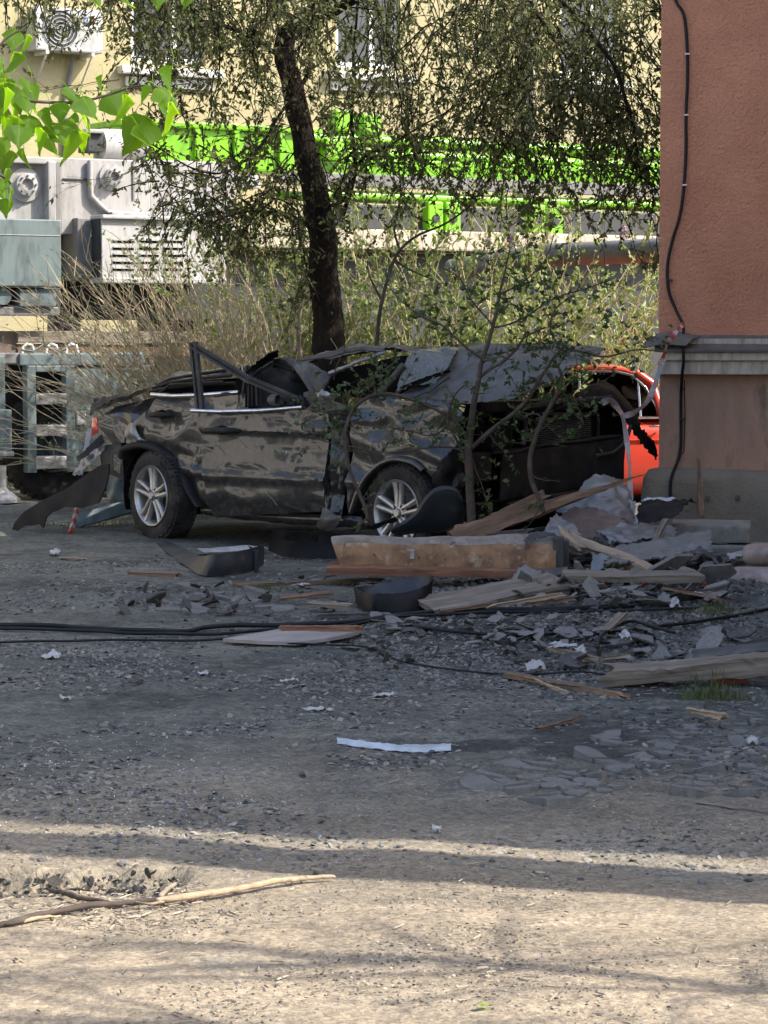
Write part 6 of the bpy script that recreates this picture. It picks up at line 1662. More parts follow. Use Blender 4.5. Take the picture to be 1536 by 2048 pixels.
# brick, slab, pipes
p = gp(1460, 1366); M = Matrix.Translation(p + Vector((0, .03, .035))) @ Matrix.Rotation(.25, 4, 'Z')
g = MB(); g.bbox((-.075, -.05, -.05), (.075, .055, .045), .012, M)
g.v = [tuple(Vector(v) + Vector((1, 1, 1)) * .006 * mnoise.noise(Vector(v) * 30)) for v in g.v]
g.build('brick', m['brick'], label='broken red brick propping up the long weathered plank', cat='brick')
SF = Frame(at(1340, 1060, 16.9), math.radians(-10))
g = MB(); g.bbox((0, 0, -.09), (.56, .5, .04), .014)
g.v = [(x + .01 * mnoise.noise(Vector((x * 9, y * 9, z * 9))), y + .012 * mnoise.noise(Vector((x * 9, y * 9, z * 9 + 5))), z + .008 * mnoise.noise(Vector((x * 8, y * 8, z * 8 + 9)))) for x, y, z in g.v]
g.build('concrete_slab', m['concrete'], frame=SF, label='broken concrete slab lying at the foot of the grey plinth', cat='slab')
g = MB(); g.bbox((.1, -.1, -.24), (.75, .3, -.1), .02); g.build('plinth_block', m['concrete'], frame=SF, label='mossy concrete block under the broken slab by the plinth', cat='block')
def pipe(px, py0, py1, Y, label):
    c_ = at(px, (py0 + py1) / 2, Y); r = (py1 - py0) / 2 / F * Y
    g = MB(); pr = [(.001, 0.0), (r * .55, .006), (r * .86, .03), (r, .08), (r, .7), (r * .98, 1.1), (.001, 1.1)]
    g.lathe(pr, 28, 'x', (0, 0, 0))
    g.v = [(x, y + .004 * mnoise.noise(Vector((x * 6, y * 20, z * 20))), z + .004 * mnoise.noise(Vector((x * 6, y * 20, z * 20 + 3)))) for x, y, z in g.v]
    g.build('clay_pipe', m['clay_pipe'], M=Matrix.Translation(c_) @ Matrix.Rotation(math.radians(-6), 4, 'Z'), smooth=50, label=label, cat='pipe', group='clay pipes')
pipe(1484, 1086, 1132, 15.2, 'upper of the two brownish clay pipes at the right edge')
pipe(1448, 1133, 1190, 14.95, 'lower of the two brownish clay pipes at the right edge')

# --- metal sheets behind the planks
def wsheet(name, label, rows, mt, cat, nu=30, nv=30, amp=.02, freq=9, th=.003, seed=0, rag=.009, fold=.016, smooth=45, group=None):
    g = MB(); g.sheet([[at(*p) for p in r] for r in rows], nu, nv, amp, freq, th, seed, rag, fold)
    return g.build(name, m[mt], smooth=smooth, label=label, cat=cat, group=group)
wsheet('crumpled_sheet', 'bent grey metal sheet standing behind the splintered plank', [[(1110, 1020, 16.4), (1150, 985, 16.5), (1196, 950, 16.6), (1250, 962, 16.7)], [(1140, 1035, 16.3), (1180, 1010, 16.4), (1220, 985, 16.5), (1262, 1000, 16.6)], [(1180, 1050, 16.2), (1215, 1045, 16.3), (1245, 1040, 16.3), (1266, 1052, 16.4)]], 'sheet_metal', 'metal sheet', seed=2)
wsheet('rusty_sheet', 'brown rusty metal sheet below the splintered plank', [[(1092, 1062, 16.0), (1120, 1030, 16.25), (1160, 1012, 16.3), (1210, 1020, 16.3)], [(1105, 1080, 15.9), (1140, 1058, 16.1), (1190, 1046, 16.15), (1250, 1048, 16.2)], [(1130, 1095, 15.8), (1170, 1082, 15.95), (1215, 1070, 16.0), (1270, 1066, 16.1)]], 'rust_sheet', 'metal sheet', seed=5)
wsheet('grey_sheet_corner', 'small grey sheet corner left of the rusty sheet', [[(1085, 1078, 15.9), (1096, 1046, 16.0), (1112, 1030, 16.1)], [(1100, 1084, 15.85), (1118, 1062, 15.95), (1140, 1050, 16.05)], [(1135, 1090, 15.8), (1150, 1075, 15.9), (1165, 1070, 15.95)]], 'sheet_metal', 'metal sheet', 12, 12, seed=6)
wsheet('curled_sheet', 'curled grey metal sheet lying between the beam end and the concrete slab', [[(1192, 1062, 15.9), (1240, 1052, 16.1), (1300, 1050, 16.3), (1352, 1058, 16.4)], [(1204, 1068, 15.8), (1250, 1070, 15.9), (1310, 1066, 16.1), (1350, 1070, 16.2)], [(1222, 1086, 15.7), (1270, 1082, 15.8), (1320, 1078, 15.95), (1345, 1080, 16.1)]], 'sheet_metal', 'metal sheet', seed=8)
wsheet('curl_underside', 'dark curled felt flap under the left end of the curled sheet', [[(1192, 1062, 15.85), (1194, 1075, 15.8), (1205, 1085, 15.75)], [(1215, 1070, 15.8), (1222, 1080, 15.75), (1232, 1084, 15.7)]], 'slate_dark', 'felt flap', 8, 8, seed=4)
wsheet('black_sheet', 'black sheet with pale edge lying against the plinth corner', [[(1272, 1046, 16.7), (1278, 1012, 16.8), (1288, 1000, 16.9)], [(1315, 1044, 16.7), (1325, 1015, 16.8), (1340, 1002, 17.0)], [(1350, 1035, 16.7), (1370, 1014, 16.8), (1392, 1000, 16.95)]], 'black_plastic', 'sheet', 16, 16, seed=3)
wsheet('white_sheet_edge', 'pale sheet edge sticking up beside the black sheet', [[(1284, 1000, 17.0), (1300, 996, 17.05), (1352, 996, 17.1)], [(1286, 1006, 16.95), (1305, 1004, 17.0), (1348, 1004, 17.05)]], 'white_tin', 'sheet', 5, 12, .004, seed=3, fold=.002)
wsheet('pale_blue_sheet', 'narrow pale blue sheet hanging below the barrier tape end', [[(1254, 1000, 16.5), (1260, 1022, 16.5), (1266, 1048, 16.5)], [(1268, 1002, 16.55), (1272, 1024, 16.55), (1274, 1048, 16.55)]], 'white_tin', 'sheet', 6, 10, .006, seed=9)
wsheet('flat_grey_sheet', 'flat grey sheet left of the young tree stem', [[(876, 1062, 16.35), (905, 1058, 16.4), (940, 1056, 16.4)], [(876, 1048, 16.5), (905, 1044, 16.5), (938, 1044, 16.5)]], 'sheet_metal', 'metal sheet', 6, 10, .006, seed=11)
wsheet('blue_grey_shard', 'upright bluish sheet shard between the pole and the log end', [[(1185, 1150, 15.1), (1184, 1120, 15.2), (1190, 1106, 15.2)], [(1196, 1142, 15.1), (1202, 1122, 15.15), (1206, 1108, 15.2)], [(1204, 1130, 15.1), (1216, 1120, 15.15), (1224, 1116, 15.2)]], 'sheet_metal', 'metal shard', 10, 10, .008, seed=12)
wsheet('roof_felt_piece', 'large torn piece of grey roofing felt on the rubble below the slab', [[(1180, 1108, 15.5), (1240, 1092, 15.7), (1310, 1078, 15.9), (1420, 1064, 16.1)], [(1200, 1120, 15.3), (1260, 1110, 15.45), (1330, 1098, 15.6), (1422, 1085, 15.8)], [(1240, 1130, 15.2), (1290, 1122, 15.3), (1350, 1112, 15.4), (1424, 1104, 15.5)]], 'slate', 'roofing felt', seed=15, th=.012)
wsheet('dark_felt_fold', 'dark folded felt sticking up in the rubble below the slab', [[(1375, 1110, 15.5), (1400, 1094, 15.6), (1420, 1108, 15.6)], [(1385, 1122, 15.4), (1410, 1110, 15.45), (1450, 1130, 15.4)]], 'slate_dark', 'roofing felt', 8, 10, .01, seed=16, th=.008)
wsheet('standing_felt_shard', 'bent grey felt shard standing up above the long plank on the brick', [[(1396, 1288, 12.75), (1400, 1262, 12.85), (1404, 1255, 12.9)], [(1430, 1288, 12.75), (1434, 1262, 12.85), (1440, 1254, 12.9)], [(1460, 1284, 12.75), (1468, 1276, 12.8), (1486, 1276, 12.9)]], 'slate', 'roofing felt', 10, 12, .005, seed=17, th=.008)
wsheet('log_end_felt', 'curled round felt scrap leaning on the log end', [[(1024, 1165, 14.9), (1030, 1145, 15.0), (1050, 1132, 15.05)], [(1050, 1185, 14.85), (1062, 1160, 14.9), (1075, 1140, 15.0)], [(1068, 1182, 14.85), (1084, 1165, 14.9), (1090, 1148, 15.0)]], 'slate', 'roofing felt', 10, 10, .008, seed=18, th=.007)

# --- bumper and trim pieces on the ground
def gl(px, py, z): return gp(px, py, z)
g = MB()
def corner(px, py, z): return on_z(px, py, z)
rows = []
for (bx, by, tx, ty, zt_) in ((312, 1084, 330, 1079, .02), (340, 1110, 372, 1098, .03), (375, 1134, 400, 1112, .06), (402, 1150, 418, 1110, .13), (440, 1151, 446, 1106, .14), (480, 1147, 484, 1101, .14), (510, 1140, 512, 1094, .14), (528, 1128, 528, 1090, .12)):
    b_ = gp(bx, by, .01); t_ = at(tx, ty, b_.y + .05)
    rows.append([b_, b_.lerp(t_, .5) + Vector((0, -.02, 0)), t_])
g.sheet(rows, 40, 8, .004, 8, .006, 3, .002); bsp = g.build('bumper_strip', m['grey_plastic'], smooth=45, label='curved grey bumper strip lying on the ground right of the rear wheel', cat='bumper piece')
g = MB(); p = gp(512, 1144, .0); g.bbox((p.x - .012, p.y - .03, .0), (p.x + .02, p.y - .005, .15), .005); g.build('strip_clip', m['grey_plastic'], bsp)
SBF = Frame(gp(600, 1120), math.radians(-3))
g = MB(); ol = SBF.poly([(533, 1104), (535, 1085), (542, 1062), (600, 1064), (668, 1066), (672, 1118), (620, 1117), (560, 1114)])
g.panel(ol, .03, lambda x, z: .10 * sm(ol[2][0] + .14, ol[2][0], x) + .02 * math.sin(z * 14), .01, holes=[SBF.poly([(566, 1074), (598, 1073), (598, 1081), (566, 1083)]), SBF.poly([(624, 1074), (636, 1074), (634, 1083), (625, 1083)])])
g.build('slotted_bumper', m['black_clean'], frame=SBF, smooth=50, label='black bumper panel with two slots, left of the timber beam', cat='bumper piece')
rows = []
for (ox, oy, ix, iy) in ((781, 1063, 800, 1070), (812, 1046, 832, 1066), (834, 1028, 858, 1064), (850, 1004, 884, 1064), (868, 986, 905, 1062), (892, 979, 922, 1055), (914, 984, 928, 1035), (924, 1000, 930, 1018)):
    o_ = at(ox, oy, 16.15); i_ = at(ix, iy, 16.35); rows.append([o_ + Vector((0, .22, .0)), o_ + Vector((0, .1, .012)), o_, o_.lerp(i_, .5) + Vector((0, -.03, 0)), i_])
g = MB(); g.sheet(rows, 30, 14, .006, 8, .006, 5); g.build('arch_liner', m['grey_plastic'], smooth=45, label='dark blue-grey wheel arch liner fallen across the front wheel', cat='arch liner')
wsheet('plastic_trim', 'black plastic trim lying over the left end of the beam', [[(668, 1064, 15.95), (720, 1056, 16.05), (790, 1036, 16.2)], [(690, 1062, 16.0), (740, 1058, 16.1), (796, 1042, 16.25)]], 'black_plastic', 'plastic trim', 5, 18, .004, seed=3, fold=.002)
# upturned bumper corner
cb = empty('bumper_corner', Matrix.Translation(gp(790, 1222)), 'upturned black bumper corner shaped like a tub, in front of the beam', 'bumper piece')
prs = [((712, 1203), (706, 1171, 14.42)), ((716, 1212), (712, 1176, 14.25)), ((726, 1222), (726, 1183, 14.06)), ((741, 1231), (744, 1189, 13.93)), ((756, 1232), (758, 1187, 13.92)), ((800, 1229), (800, 1186, 13.95)), ((840, 1225), (846, 1174, 14.0)), ((856, 1219), (862, 1164, 14.1)), ((862, 1211), (867, 1156, 14.25)), ((861, 1203), (862, 1151, 14.45))]
rows = []
for (bx, by), t3 in prs:
    b_ = gp(bx, by, .004); t_ = at(*t3); rows.append([b_, b_.lerp(t_, .35) + Vector((0, -.012, 0)), b_.lerp(t_, .7) + Vector((0, -.012, 0)), t_])
g = MB(); g.sheet(rows, 54, 14, .004, 9, .007, 4, .003); g.build('outer_skin', m['black_clean'], cb, smooth=45)
rows = [[gp(861, 1203, .0), at(862, 1151, 14.45)], [gp(830, 1196, .02), at(828, 1155, 14.56)], [gp(770, 1198, .02), at(775, 1166, 14.56)], [gp(712, 1203, .0), at(712, 1174, 14.42)]]
g = MB(); g.sheet(rows, 30, 10, .004, 8, .007, 6, .003); g.build('back_skin', m['grey_plastic'], cb, smooth=45)
g = MB(); g.sheet([[gp(715, 1205, .02), gp(860, 1206, .02)], [gp(742, 1229, .02), gp(858, 1216, .02)]], 8, 10, .004, 9, .006, 3); g.build('bottom_skin', m['black_clean'], cb, smooth=45)

# --- boards and strips
g = MB(); P_ = [gp(446, 1277, .012), gp(592, 1285, .012), gp(716, 1268, .03), gp(562, 1258, .03)]
def slab_poly(P, t, mt, name, label, cat, seg=1):
    P = [Vector(p) for p in P]; Q = [p - Vector((0, 0, t)) for p in P]; n = len(P)
    g = MB(); g.add(P + Q, [tuple(range(n)), tuple(range(2 * n - 1, n - 1, -1))] + [(i, n + i, n + (i + 1) % n, (i + 1) % n) for i in range(n)])
    return g.build(name, m[mt], label=label, cat=cat)
slab_poly([gp(446, 1277, .03), gp(520, 1282, .03), gp(592, 1284, .03), gp(650, 1277, .036), gp(700, 1268, .04), gp(718, 1262, .04), gp(640, 1259, .035), gp(562, 1257, .03), gp(500, 1268, .03)], .018, 'board_face', 'flat_board', 'pale flat board lying across the black cables', 'board')
plank('red_batten', 'narrow reddish batten on the back edge of the pale flat board', gp(566, 1256, .045), gp(718, 1256, .05), .06, .025, 'beam_red', cat='batten', splinter=.02)
g = MB(); rows = []
for t in np.linspace(0, 1, 9):
    x = 675 + 227 * t; yb_ = 1476 + 20 * math.sin(t * 1.9 + .15) ** 1.0 * .95
    a = gp(x, yb_ + 8, .006); b_ = gp(x, yb_ - 4 - 2 * t, .014 + .012 * math.sin(t * 6)); rows.append([a, (a + b_) / 2 + Vector((0, 0, .008)), b_])
g.sheet(rows, 30, 5, .003, 20, .002, 3, .002); g.build('tin_strip', m['white_tin'], smooth=45, label='curved pale blue tin strip lying alone in the shaded yard', cat='tin strip')
# barrier post and teal rail behind the rear wheel
bp_ = empty('barrier_post', Matrix.Translation(gp(143, 1064)), 'red and white striped barrier post leaning below the hanging bumper cover', 'post')
A, B = at(141, 1066, 19.3), at(156, 1012, 19.6)
for k in range(6):
    a = A.lerp(B, k / 6); b_ = A.lerp(B, (k + 1) / 6)
    MB().tube([a, b_], .022, 4).build('stripe', m['tape_white'] if k % 2 else m['tape_red'], bp_)
plank('teal_rail', 'ribbed grey-green rail slanting behind the rear wheel', at(150, 1044, 19.9), at(262, 1012, 20.1), .11, .05, 'truck_teal', cat='rail', roll=1.2, splinter=.005, jit=.002)
plank('white_ladder', 'pale narrow slat standing behind the hanging bumper cover', at(160, 950, 20.2), at(182, 858, 20.4), .045, .02, 'truck_light', cat='slat', splinter=.005, jit=.002)

# --- cables on the ground
def cable(pts, r, label, lift=.012, group='ground cables', name='cable'):
    q = spline([gp(x, y, r + lift) for x, y in pts], 60)
    g = MB(); g.tube(wig(q, .012, 3), r, 7); g.build(name, m['cable'], smooth=60, label=label, cat='cable', group=group)
cable([(-40, 1250), (120, 1251), (250, 1260), (360, 1262), (420, 1252), (560, 1250), (700, 1243), (860, 1224), (1010, 1219), (1180, 1213), (1330, 1196), (1450, 1164)], .014, 'thickest black cable crossing the whole yard from the left edge to the clay pipes')
cable([(-40, 1256), (140, 1258), (260, 1266), (400, 1268), (520, 1262), (650, 1256), (800, 1234), (960, 1226), (1150, 1218), (1330, 1204), (1450, 1188)], .010, 'second black cable lying just below the thickest one')
cable([(-40, 1284), (110, 1282), (240, 1280), (380, 1281), (470, 1276)], .007, 'thin black cable at left ending under the pale flat board')
cable([(740, 1240), (820, 1252), (900, 1262), (1050, 1268), (1180, 1266), (1300, 1256), (1420, 1238), (1600, 1206)], .010, 'black cable running across the mound to the right edge')
cable([(560, 1286), (640, 1290), (740, 1296), (800, 1320), (900, 1338), (1030, 1346), (1150, 1344), (1215, 1350)], .005, 'thin loose wire curling below the rubble mound')
cable([(780, 1244), (900, 1240), (1040, 1228), (1200, 1222), (1400, 1216)], .008, 'thin cable between the two thick ones on the mound')
cable([(1195, 1295), (1200, 1275), (1225, 1255), (1262, 1242), (1300, 1250), (1350, 1264)], .009, 'short cable loop arching over the felt shards', .05)
# --- cable on the orange wall, with its clips
wc = empty('wall_cable', OB.M, 'black cable running down the orange wall over the cornice to the plinth', 'cable')
g = MB(); pts = [(1346, -40, -.0), (1352, 2, -.0), (1368, 30, -.0), (1374, 90, 0), (1375, 160, 0), (1372, 230, 0), (1372, 300, 0), (1368, 370, 0), (1360, 430, 0), (1345, 480, 0), (1335, 530, 0), (1337, 580, -.01), (1352, 620, -.02), (1366, 650, -.06), (1366, 672, -.10), (1366, 697, -.19)]
g.tube(spline([OB.hit(x, y, o_ + .012) for x, y, o_ in pts], 60), .012, 8); g.build('upper_run', m['cable'], wc, OB, smooth=60)
g = MB(); g.tube(spline([OB.hit(x, y, o_) for x, y, o_ in ((1366, 692, -.2), (1367, 725, -.17), (1364, 750, -.11), (1362, 800, .01), (1362, 880, .01), (1358, 915, .0), (1346, 945, -.08), (1341, 970, -.11), (1341, 1010, -.11))], 40), .012, 8); g.build('lower_run', m['cable'], wc, OB, smooth=60)
g = MB(); g.tube([OB.hit(x, y, .012) for x, y in ((1369, 760), (1370, 840), (1368, 905))], .004, 5); g.build('thin_wire', m['cable'], wc, OB)
for x, y in ((1374, 108), (1372, 230), (1369, 370), (1340, 560), (1365, 777), (1364, 838), (1360, 906)):
    p = OB.hit(x, y, .0); MB().bbox((p.x - .016, -.012, p.z - .006), (p.x + .02, .03, p.z + .006), .003).build('cable_clip', m['pvc'] if y < 400 else m['truck_dark'], wc, OB)
# --- barrier tape from the cornice to the wreck
tpz = empty('barrier_tape', Matrix.Translation(at(1364, 655, 17.9)), 'twisted red and white barrier tape strung from the cornice down to the wreck', 'barrier tape')
def tape(pts, w, k0, tw_):
    q = spline([at(*p) for p in pts], 60)
    E = []
    for i in range(61):
        d = (q[min(i + 1, 60)] - q[max(i - 1, 0)]).normalized()
        an = tw_ * math.sin(i * .11 + k0); s_ = d.cross(Vector((0, -1, 0))).normalized()
        sd = (s_ * math.cos(an) + Vector((0, 1, 0)) * math.sin(an)) * w
        E.append((q[i] - sd, q[i], q[i] + sd))
    cuts = [0]; red = False
    while cuts[-1] < 60: cuts.append(min(60, cuts[-1] + R.randint(4, 7)))
    for a, b_ in zip(cuts, cuts[1:]):
        g = MB(); g.sheet([list(E[i]) for i in range(a, b_ + 1)], (b_ - a) * 2, 4, .004, 14, .0012, 2)
        red = not red
        g.build('tape_stripe', (m['tape_red'] if tw_ > 1 else m['tape_faded']) if red else m['tape_white'], tpz, smooth=60)
tape([(1368, 648, 17.85), (1352, 664, 17.75), (1334, 690, 17.7), (1322, 730, 17.65)], .022, 0, 1.2)
tape([(1322, 730, 17.65), (1308, 775, 17.6), (1292, 806, 17.55), (1266, 826, 17.5), (1246, 832, 17.5)], .022, .8, .9)
tape([(1246, 832, 17.5), (1232, 812, 17.45), (1220, 800, 17.4), (1204, 806, 17.4)], .024, .5, .8)
tape([(1246, 832, 17.5), (1252, 870, 17.35), (1258, 920, 17.2), (1260, 970, 17.1), (1262, 1004, 17.0)], .02, 1, .9)

# --- long branch in the foreground and smaller sticks
def stick(name, label, pts, w, mt, cat='branch', lift=0.0, group=None, subs=()):
    q = wig(spline([gp(x, y, lift) for x, y in pts], 36), .008, 5)
    rr_ = np.interp(np.linspace(0, 1, 37), np.linspace(0, 1, len(w)), [a / 2 / F * 7.2 for a in w])
    q = [p + Vector((0, 0, r_)) for p, r_ in zip(q, rr_)]
    root = empty(name, Matrix.Translation(q[0]), label, cat, group)
    g = MB(); g.tube(q, list(rr_), 10); g.v = [tuple(Vector(v) + Vector((0, 1, 1)) * .003 * mnoise.noise(Vector(v) * 40)) for v in g.v]; g.build('stem', m[mt], root, smooth=180)
    for s_, wd in subs:
        qq = [p + Vector((0, 0, .006)) for p in spline([gp(x, y, lift) for x, y in s_], 12)]
        g = MB(); g.tube(qq, list(np.linspace(wd / 2 / F * 7.2, wd * .2 / F * 7.2, 13)), 6); g.build('side_twig', m[mt], root, smooth=180)
stick('fallen_branch', 'long peeled branch lying across the pothole in the foreground', [(310, 1808), (380, 1800), (470, 1785), (560, 1768), (620, 1760), (668, 1757)], [11, 15, 14, 12, 10, 7], 'wood_pale', lift=.012, subs=[([(330, 1806), (300, 1812), (270, 1808)], 8)])
stick('dark_branch', 'dark bark-covered branch continuing left from the peeled one', [(-30, 1862), (40, 1846), (110, 1832), (180, 1818), (250, 1812), (330, 1806)], [8, 12, 13, 12, 11, 11], 'bark_young', lift=.005, subs=[([(110, 1832), (160, 1815), (210, 1812)], 8), ([(60, 1840), (20, 1852), (-20, 1850)], 7)])
stick('bent_stick', 'bent dark stick in the pothole above the long branch', [(100, 1785), (125, 1790), (160, 1800), (220, 1808)], [10, 11, 10, 6], 'bark_young', lift=.012, subs=[([(125, 1790), (140, 1782), (185, 1786)], 6)])
stick('stub_stick', 'short pale stub leaning at the right end of the pothole', [(318, 1800), (335, 1785), (350, 1773)], [10, 11, 8], 'bark_pale', lift=.015)
stick('second_stub', 'grey stub beside the pale one in the pothole', [(320, 1788), (328, 1780), (336, 1775)], [7, 8, 6], 'bark_young', lift=.02)
stick('bark_splinter', 'yellowish bark splinter under the left end of the dark branch', [(-20, 1850), (30, 1848), (80, 1840), (122, 1836)], [6, 9, 7, 3], 'wood_pale', lift=.004)
# green leaf on the road
lf = bpy.data.objects.new('fallen_leaf', plm); COL.objects.link(lf)
lf.matrix_world = Matrix.Translation(gp(978, 2010, .012)) @ Matrix.Rotation(1.4, 4, 'Z') @ Matrix.Rotation(.35, 4, 'Y') @ Matrix.Scale(.036, 4)
tag(lf, 'single green leaf lying on the sunlit road near the bottom edge', 'leaf')

# --- white scraps
def scrap(px, py, w, h, lab, seed, mt='white', lift=.01):
    p = gp(px, py, lift); s_ = p.y / F
    rows = [[(-.5, -.4, 0), (0, -.5, .3), (.5, -.3, 0)], [(-.55, 0, .45), (0, .1, .1), (.45, .05, .6)], [(-.4, .5, .1), (.1, .45, .7), (.5, .4, .05)]]
    rr = random.Random(seed)
    net = [[p + Vector(((x + rr.uniform(-.25, .25)) * w * s_, (y + rr.uniform(-.12, .12)) * h * s_ * 3.5, z * h * s_ * 1.1)) for x, y, z in r] for r in rows]
    g = MB(); g.sheet(net, 10, 10, .012, 30, .0012, seed, .006); g.build('white_scrap', m[mt], smooth=50, label=lab, cat='scrap', group='white scraps')
scrap(104, 1314, 30, 13, 'crumpled white scrap on the ground at left, below the thin cable', 1)
scrap(404, 1348, 18, 9, 'small white scrap right of the brown clod', 2)
scrap(580, 1364, 26, 7, 'white scrap lying below the pale flat board', 3)
scrap(770, 1390, 42, 6, 'long white paper scrap above the tin strip', 4)
scrap(640, 1420, 44, 7, 'narrow white scrap left of and above the tin strip', 5)
scrap(135, 1398, 28, 6, 'faint white scrap at left in the shaded yard', 6)
scrap(1075, 1336, 34, 18, 'white foam block on the right flank of the mound', 7, lift=.03)
scrap(1130, 1294, 62, 12, 'long white foam strip on the mound', 8, lift=.06)
scrap(1162, 1306, 30, 18, 'torn white foam lump beside the long foam strip', 9, lift=.05)
scrap(1248, 1276, 22, 22, 'pointed white shard standing among the felt shards', 10, lift=.06)
scrap(470, 1104, 110, 16, 'crumpled white sheet behind the curved bumper strip', 11, lift=.03)
scrap(112, 1108, 18, 14, 'grey-white scrap beside the orange wood chip', 12)
scrap(1482, 1116, 40, 18, 'white lump left of the upper clay pipe', 13, lift=.05)
scrap(1350, 1212, 20, 20, 'white scrap in the rubble under the lower clay pipe', 14, lift=.03)
scrap(605, 1172, 26, 8, 'white scrap among the shards left of the bumper corner', 15)
scrap(875, 1660, 14, 5, 'small round white chip near the shadow edge', 16)
scrap(1400, 1190, 50, 10, 'pale strip under the lower clay pipe', 17, lift=.03)
scrap(1505, 1484, 20, 12, 'white scrap on the broken asphalt at the right edge', 18)

# --- slate and felt shards, one object each; the meshes are shared
SHM = []
for k in range(14):
    rr = random.Random(100 + k); nn_ = rr.randint(5, 8)
    an = sorted(rr.uniform(0, 6.28) for _ in range(nn_)); an = [2 * math.pi * (i + rr.uniform(-.3, .3)) / nn_ for i in range(nn_)]
    el = rr.uniform(.35, .8); th_ = rr.uniform(.05, .12)
    P2 = [(math.cos(a) * rr.uniform(.7, 1.1), math.sin(a) * el * rr.uniform(.7, 1.1)) for a in an]
    bend = rr.uniform(-.25, .25)
    top_ = [(x, y, bend * x * x + .05 * rr.uniform(-1, 1)) for x, y in P2]; c_ = (0, 0, bend * .0 + .02)
    V_ = top_ + [(x * .96, y * .96, z - th_) for x, y, z in top_] + [c_, (0, 0, -th_)]
    F_ = []
    for i in range(nn_):
        j = (i + 1) % nn_; F_ += [(2 * nn_, i, j), (2 * nn_ + 1, nn_ + j, nn_ + i), (i, nn_ + i, nn_ + j, j)]
    for mt in ('slate', 'slate_dark', 'soil', 'concrete', 'brick'):
        me = bpy.data.meshes.new('shard'); me.from_pydata(V_, [], F_); me.materials.append(m[mt]); me.update(); SHM.append((mt, me))
LANDM = [(880, 1110, 'the timber beam'), (1120, 1115, 'the log end'), (785, 1190, 'the upturned bumper corner'), (1460, 1160, 'the lower clay pipe'), (1420, 1050, 'the concrete slab'), (1260, 1125, 'the stripped pole'),
         (640, 1268, 'the pale flat board'), (1130, 1300, 'the long foam strip'), (1074, 1336, 'the white foam block'), (1460, 1355, 'the red brick'), (1440, 1272, 'the standing felt shard'), (1330, 1340, 'the long weathered plank'),
         (1130, 1370, 'the split slat'), (1000, 1190, 'the wide grey board'), (540, 1180, 'the low grass tuft'), (1420, 1225, 'the grass below the pipes'), (1230, 1245, 'the short cable loop'), (420, 1140, 'the curved bumper strip'), (275, 1362, 'the brown clod'), (900, 1262, 'the cable on the mound'), (1310, 1418, 'the big asphalt lump')]
def where(px, py):
    lx, ly, nm = min(LANDM, key=lambda q: ((q[0] - px) / 1.6) ** 2 + (q[1] - py) ** 2)
    dx, dy = px - lx, py - ly
    far = 'close' if abs(dx) < 70 else 'farther'
    if abs(dx) > 2.2 * abs(dy): return far + (' right of ' if dx > 0 else ' left of ') + nm
    return ('just ' if abs(dy) < 25 else 'farther ') + ('below ' if dy > 0 else 'behind ') + nm + (', to its right' if dx > 15 else ', to its left' if dx < -15 else '')
def shards(n, x0, x1, y0, y1, s0, s1, lab, group, name='slate_shard', cat='shard', mts=('slate', 'slate', 'slate_dark'), tilt=.3, lift=.012, seed=1, dens=None):
    rr = random.Random(seed); by = {}
    for mt, me in SHM: by.setdefault(mt, []).append(me)
    k = 0
    while k < n:
        px, py = rr.uniform(x0, x1), rr.uniform(y0, y1)
        if dens and not dens(px, py): continue
        p = gp(px, py); s_ = rr.uniform(s0, s1) * (1 if rr.random() < .8 else 1.6)
        mtn = rr.choice(mts); o = bpy.data.objects.new(name, rr.choice(by[mtn])); COL.objects.link(o)
        o.matrix_world = Matrix.Translation(p + Vector((0, 0, lift + s_ * .1 + rr.uniform(0, .02)))) @ Matrix.Rotation(rr.gauss(0, tilt), 4, 'X') @ Matrix.Rotation(rr.gauss(0, tilt), 4, 'Y') @ Matrix.Rotation(rr.uniform(0, 6.28), 4, 'Z') @ Matrix.Diagonal((s_, s_, s_ * rr.uniform(.7, 1.2), 1))
        szw = 'large' if s_ > s0 + .75 * (s1 - s0) else 'small' if s_ < s0 + .3 * (s1 - s0) else 'middling'
        tag(o, ' '.join(' '.join((szw, {'slate': 'grey', 'slate_dark': 'dark', 'soil': 'brown', 'concrete': 'beige', 'brick': 'red'}[mtn], lab, where(px, py))).replace(', to its', ' and to').replace('and to left', 'leftwards').replace('and to right', 'rightwards').split()[:16]), cat, group); k += 1
shards(120, 1000, 1450, 1120, 1222, .03, .085, 'slate piece in the heap', 'rubble by the clay pipes', mts=('slate', 'slate_dark', 'slate', 'soil', 'concrete'), tilt=.45, lift=.03, seed=2)
shards(85, 700, 1300, 1238, 1300, .025, .07, 'flat shard on the mound', 'shards on the mound', tilt=.25, seed=3)
shards(50, 1120, 1500, 1270, 1340, .03, .09, 'felt shard', 'shards behind the plank', tilt=.3, seed=4)
shards(36, 540, 760, 1160, 1225, .02, .055, 'flat shard', 'shards by the bumper corner', tilt=.2, seed=5)
shards(45, 1060, 1470, 1062, 1140, .04, .10, 'rubble piece', 'rubble by the slab', tilt=.5, lift=.06, seed=8)
shards(45, 200, 540, 1178, 1232, .02, .055, 'asphalt lump in the ridge', 'asphalt lumps', name='asphalt_lump', cat='lump', mts=('slate_dark', 'soil', 'slate_dark'), tilt=.6, seed=6)
shards(44, 1040, 1450, 1085, 1205, .07, .15, 'broken slab', 'broken slabs', name='rubble_chunk', cat='rubble', mts=('slate', 'slate_dark', 'concrete', 'slate'), tilt=.45, lift=.05, seed=21)
shards(14, 1040, 1440, 1090, 1200, .03, .06, 'chunk', 'brick chunks', name='brick_chunk', cat='brick', mts=('brick',), tilt=.6, lift=.06, seed=23)
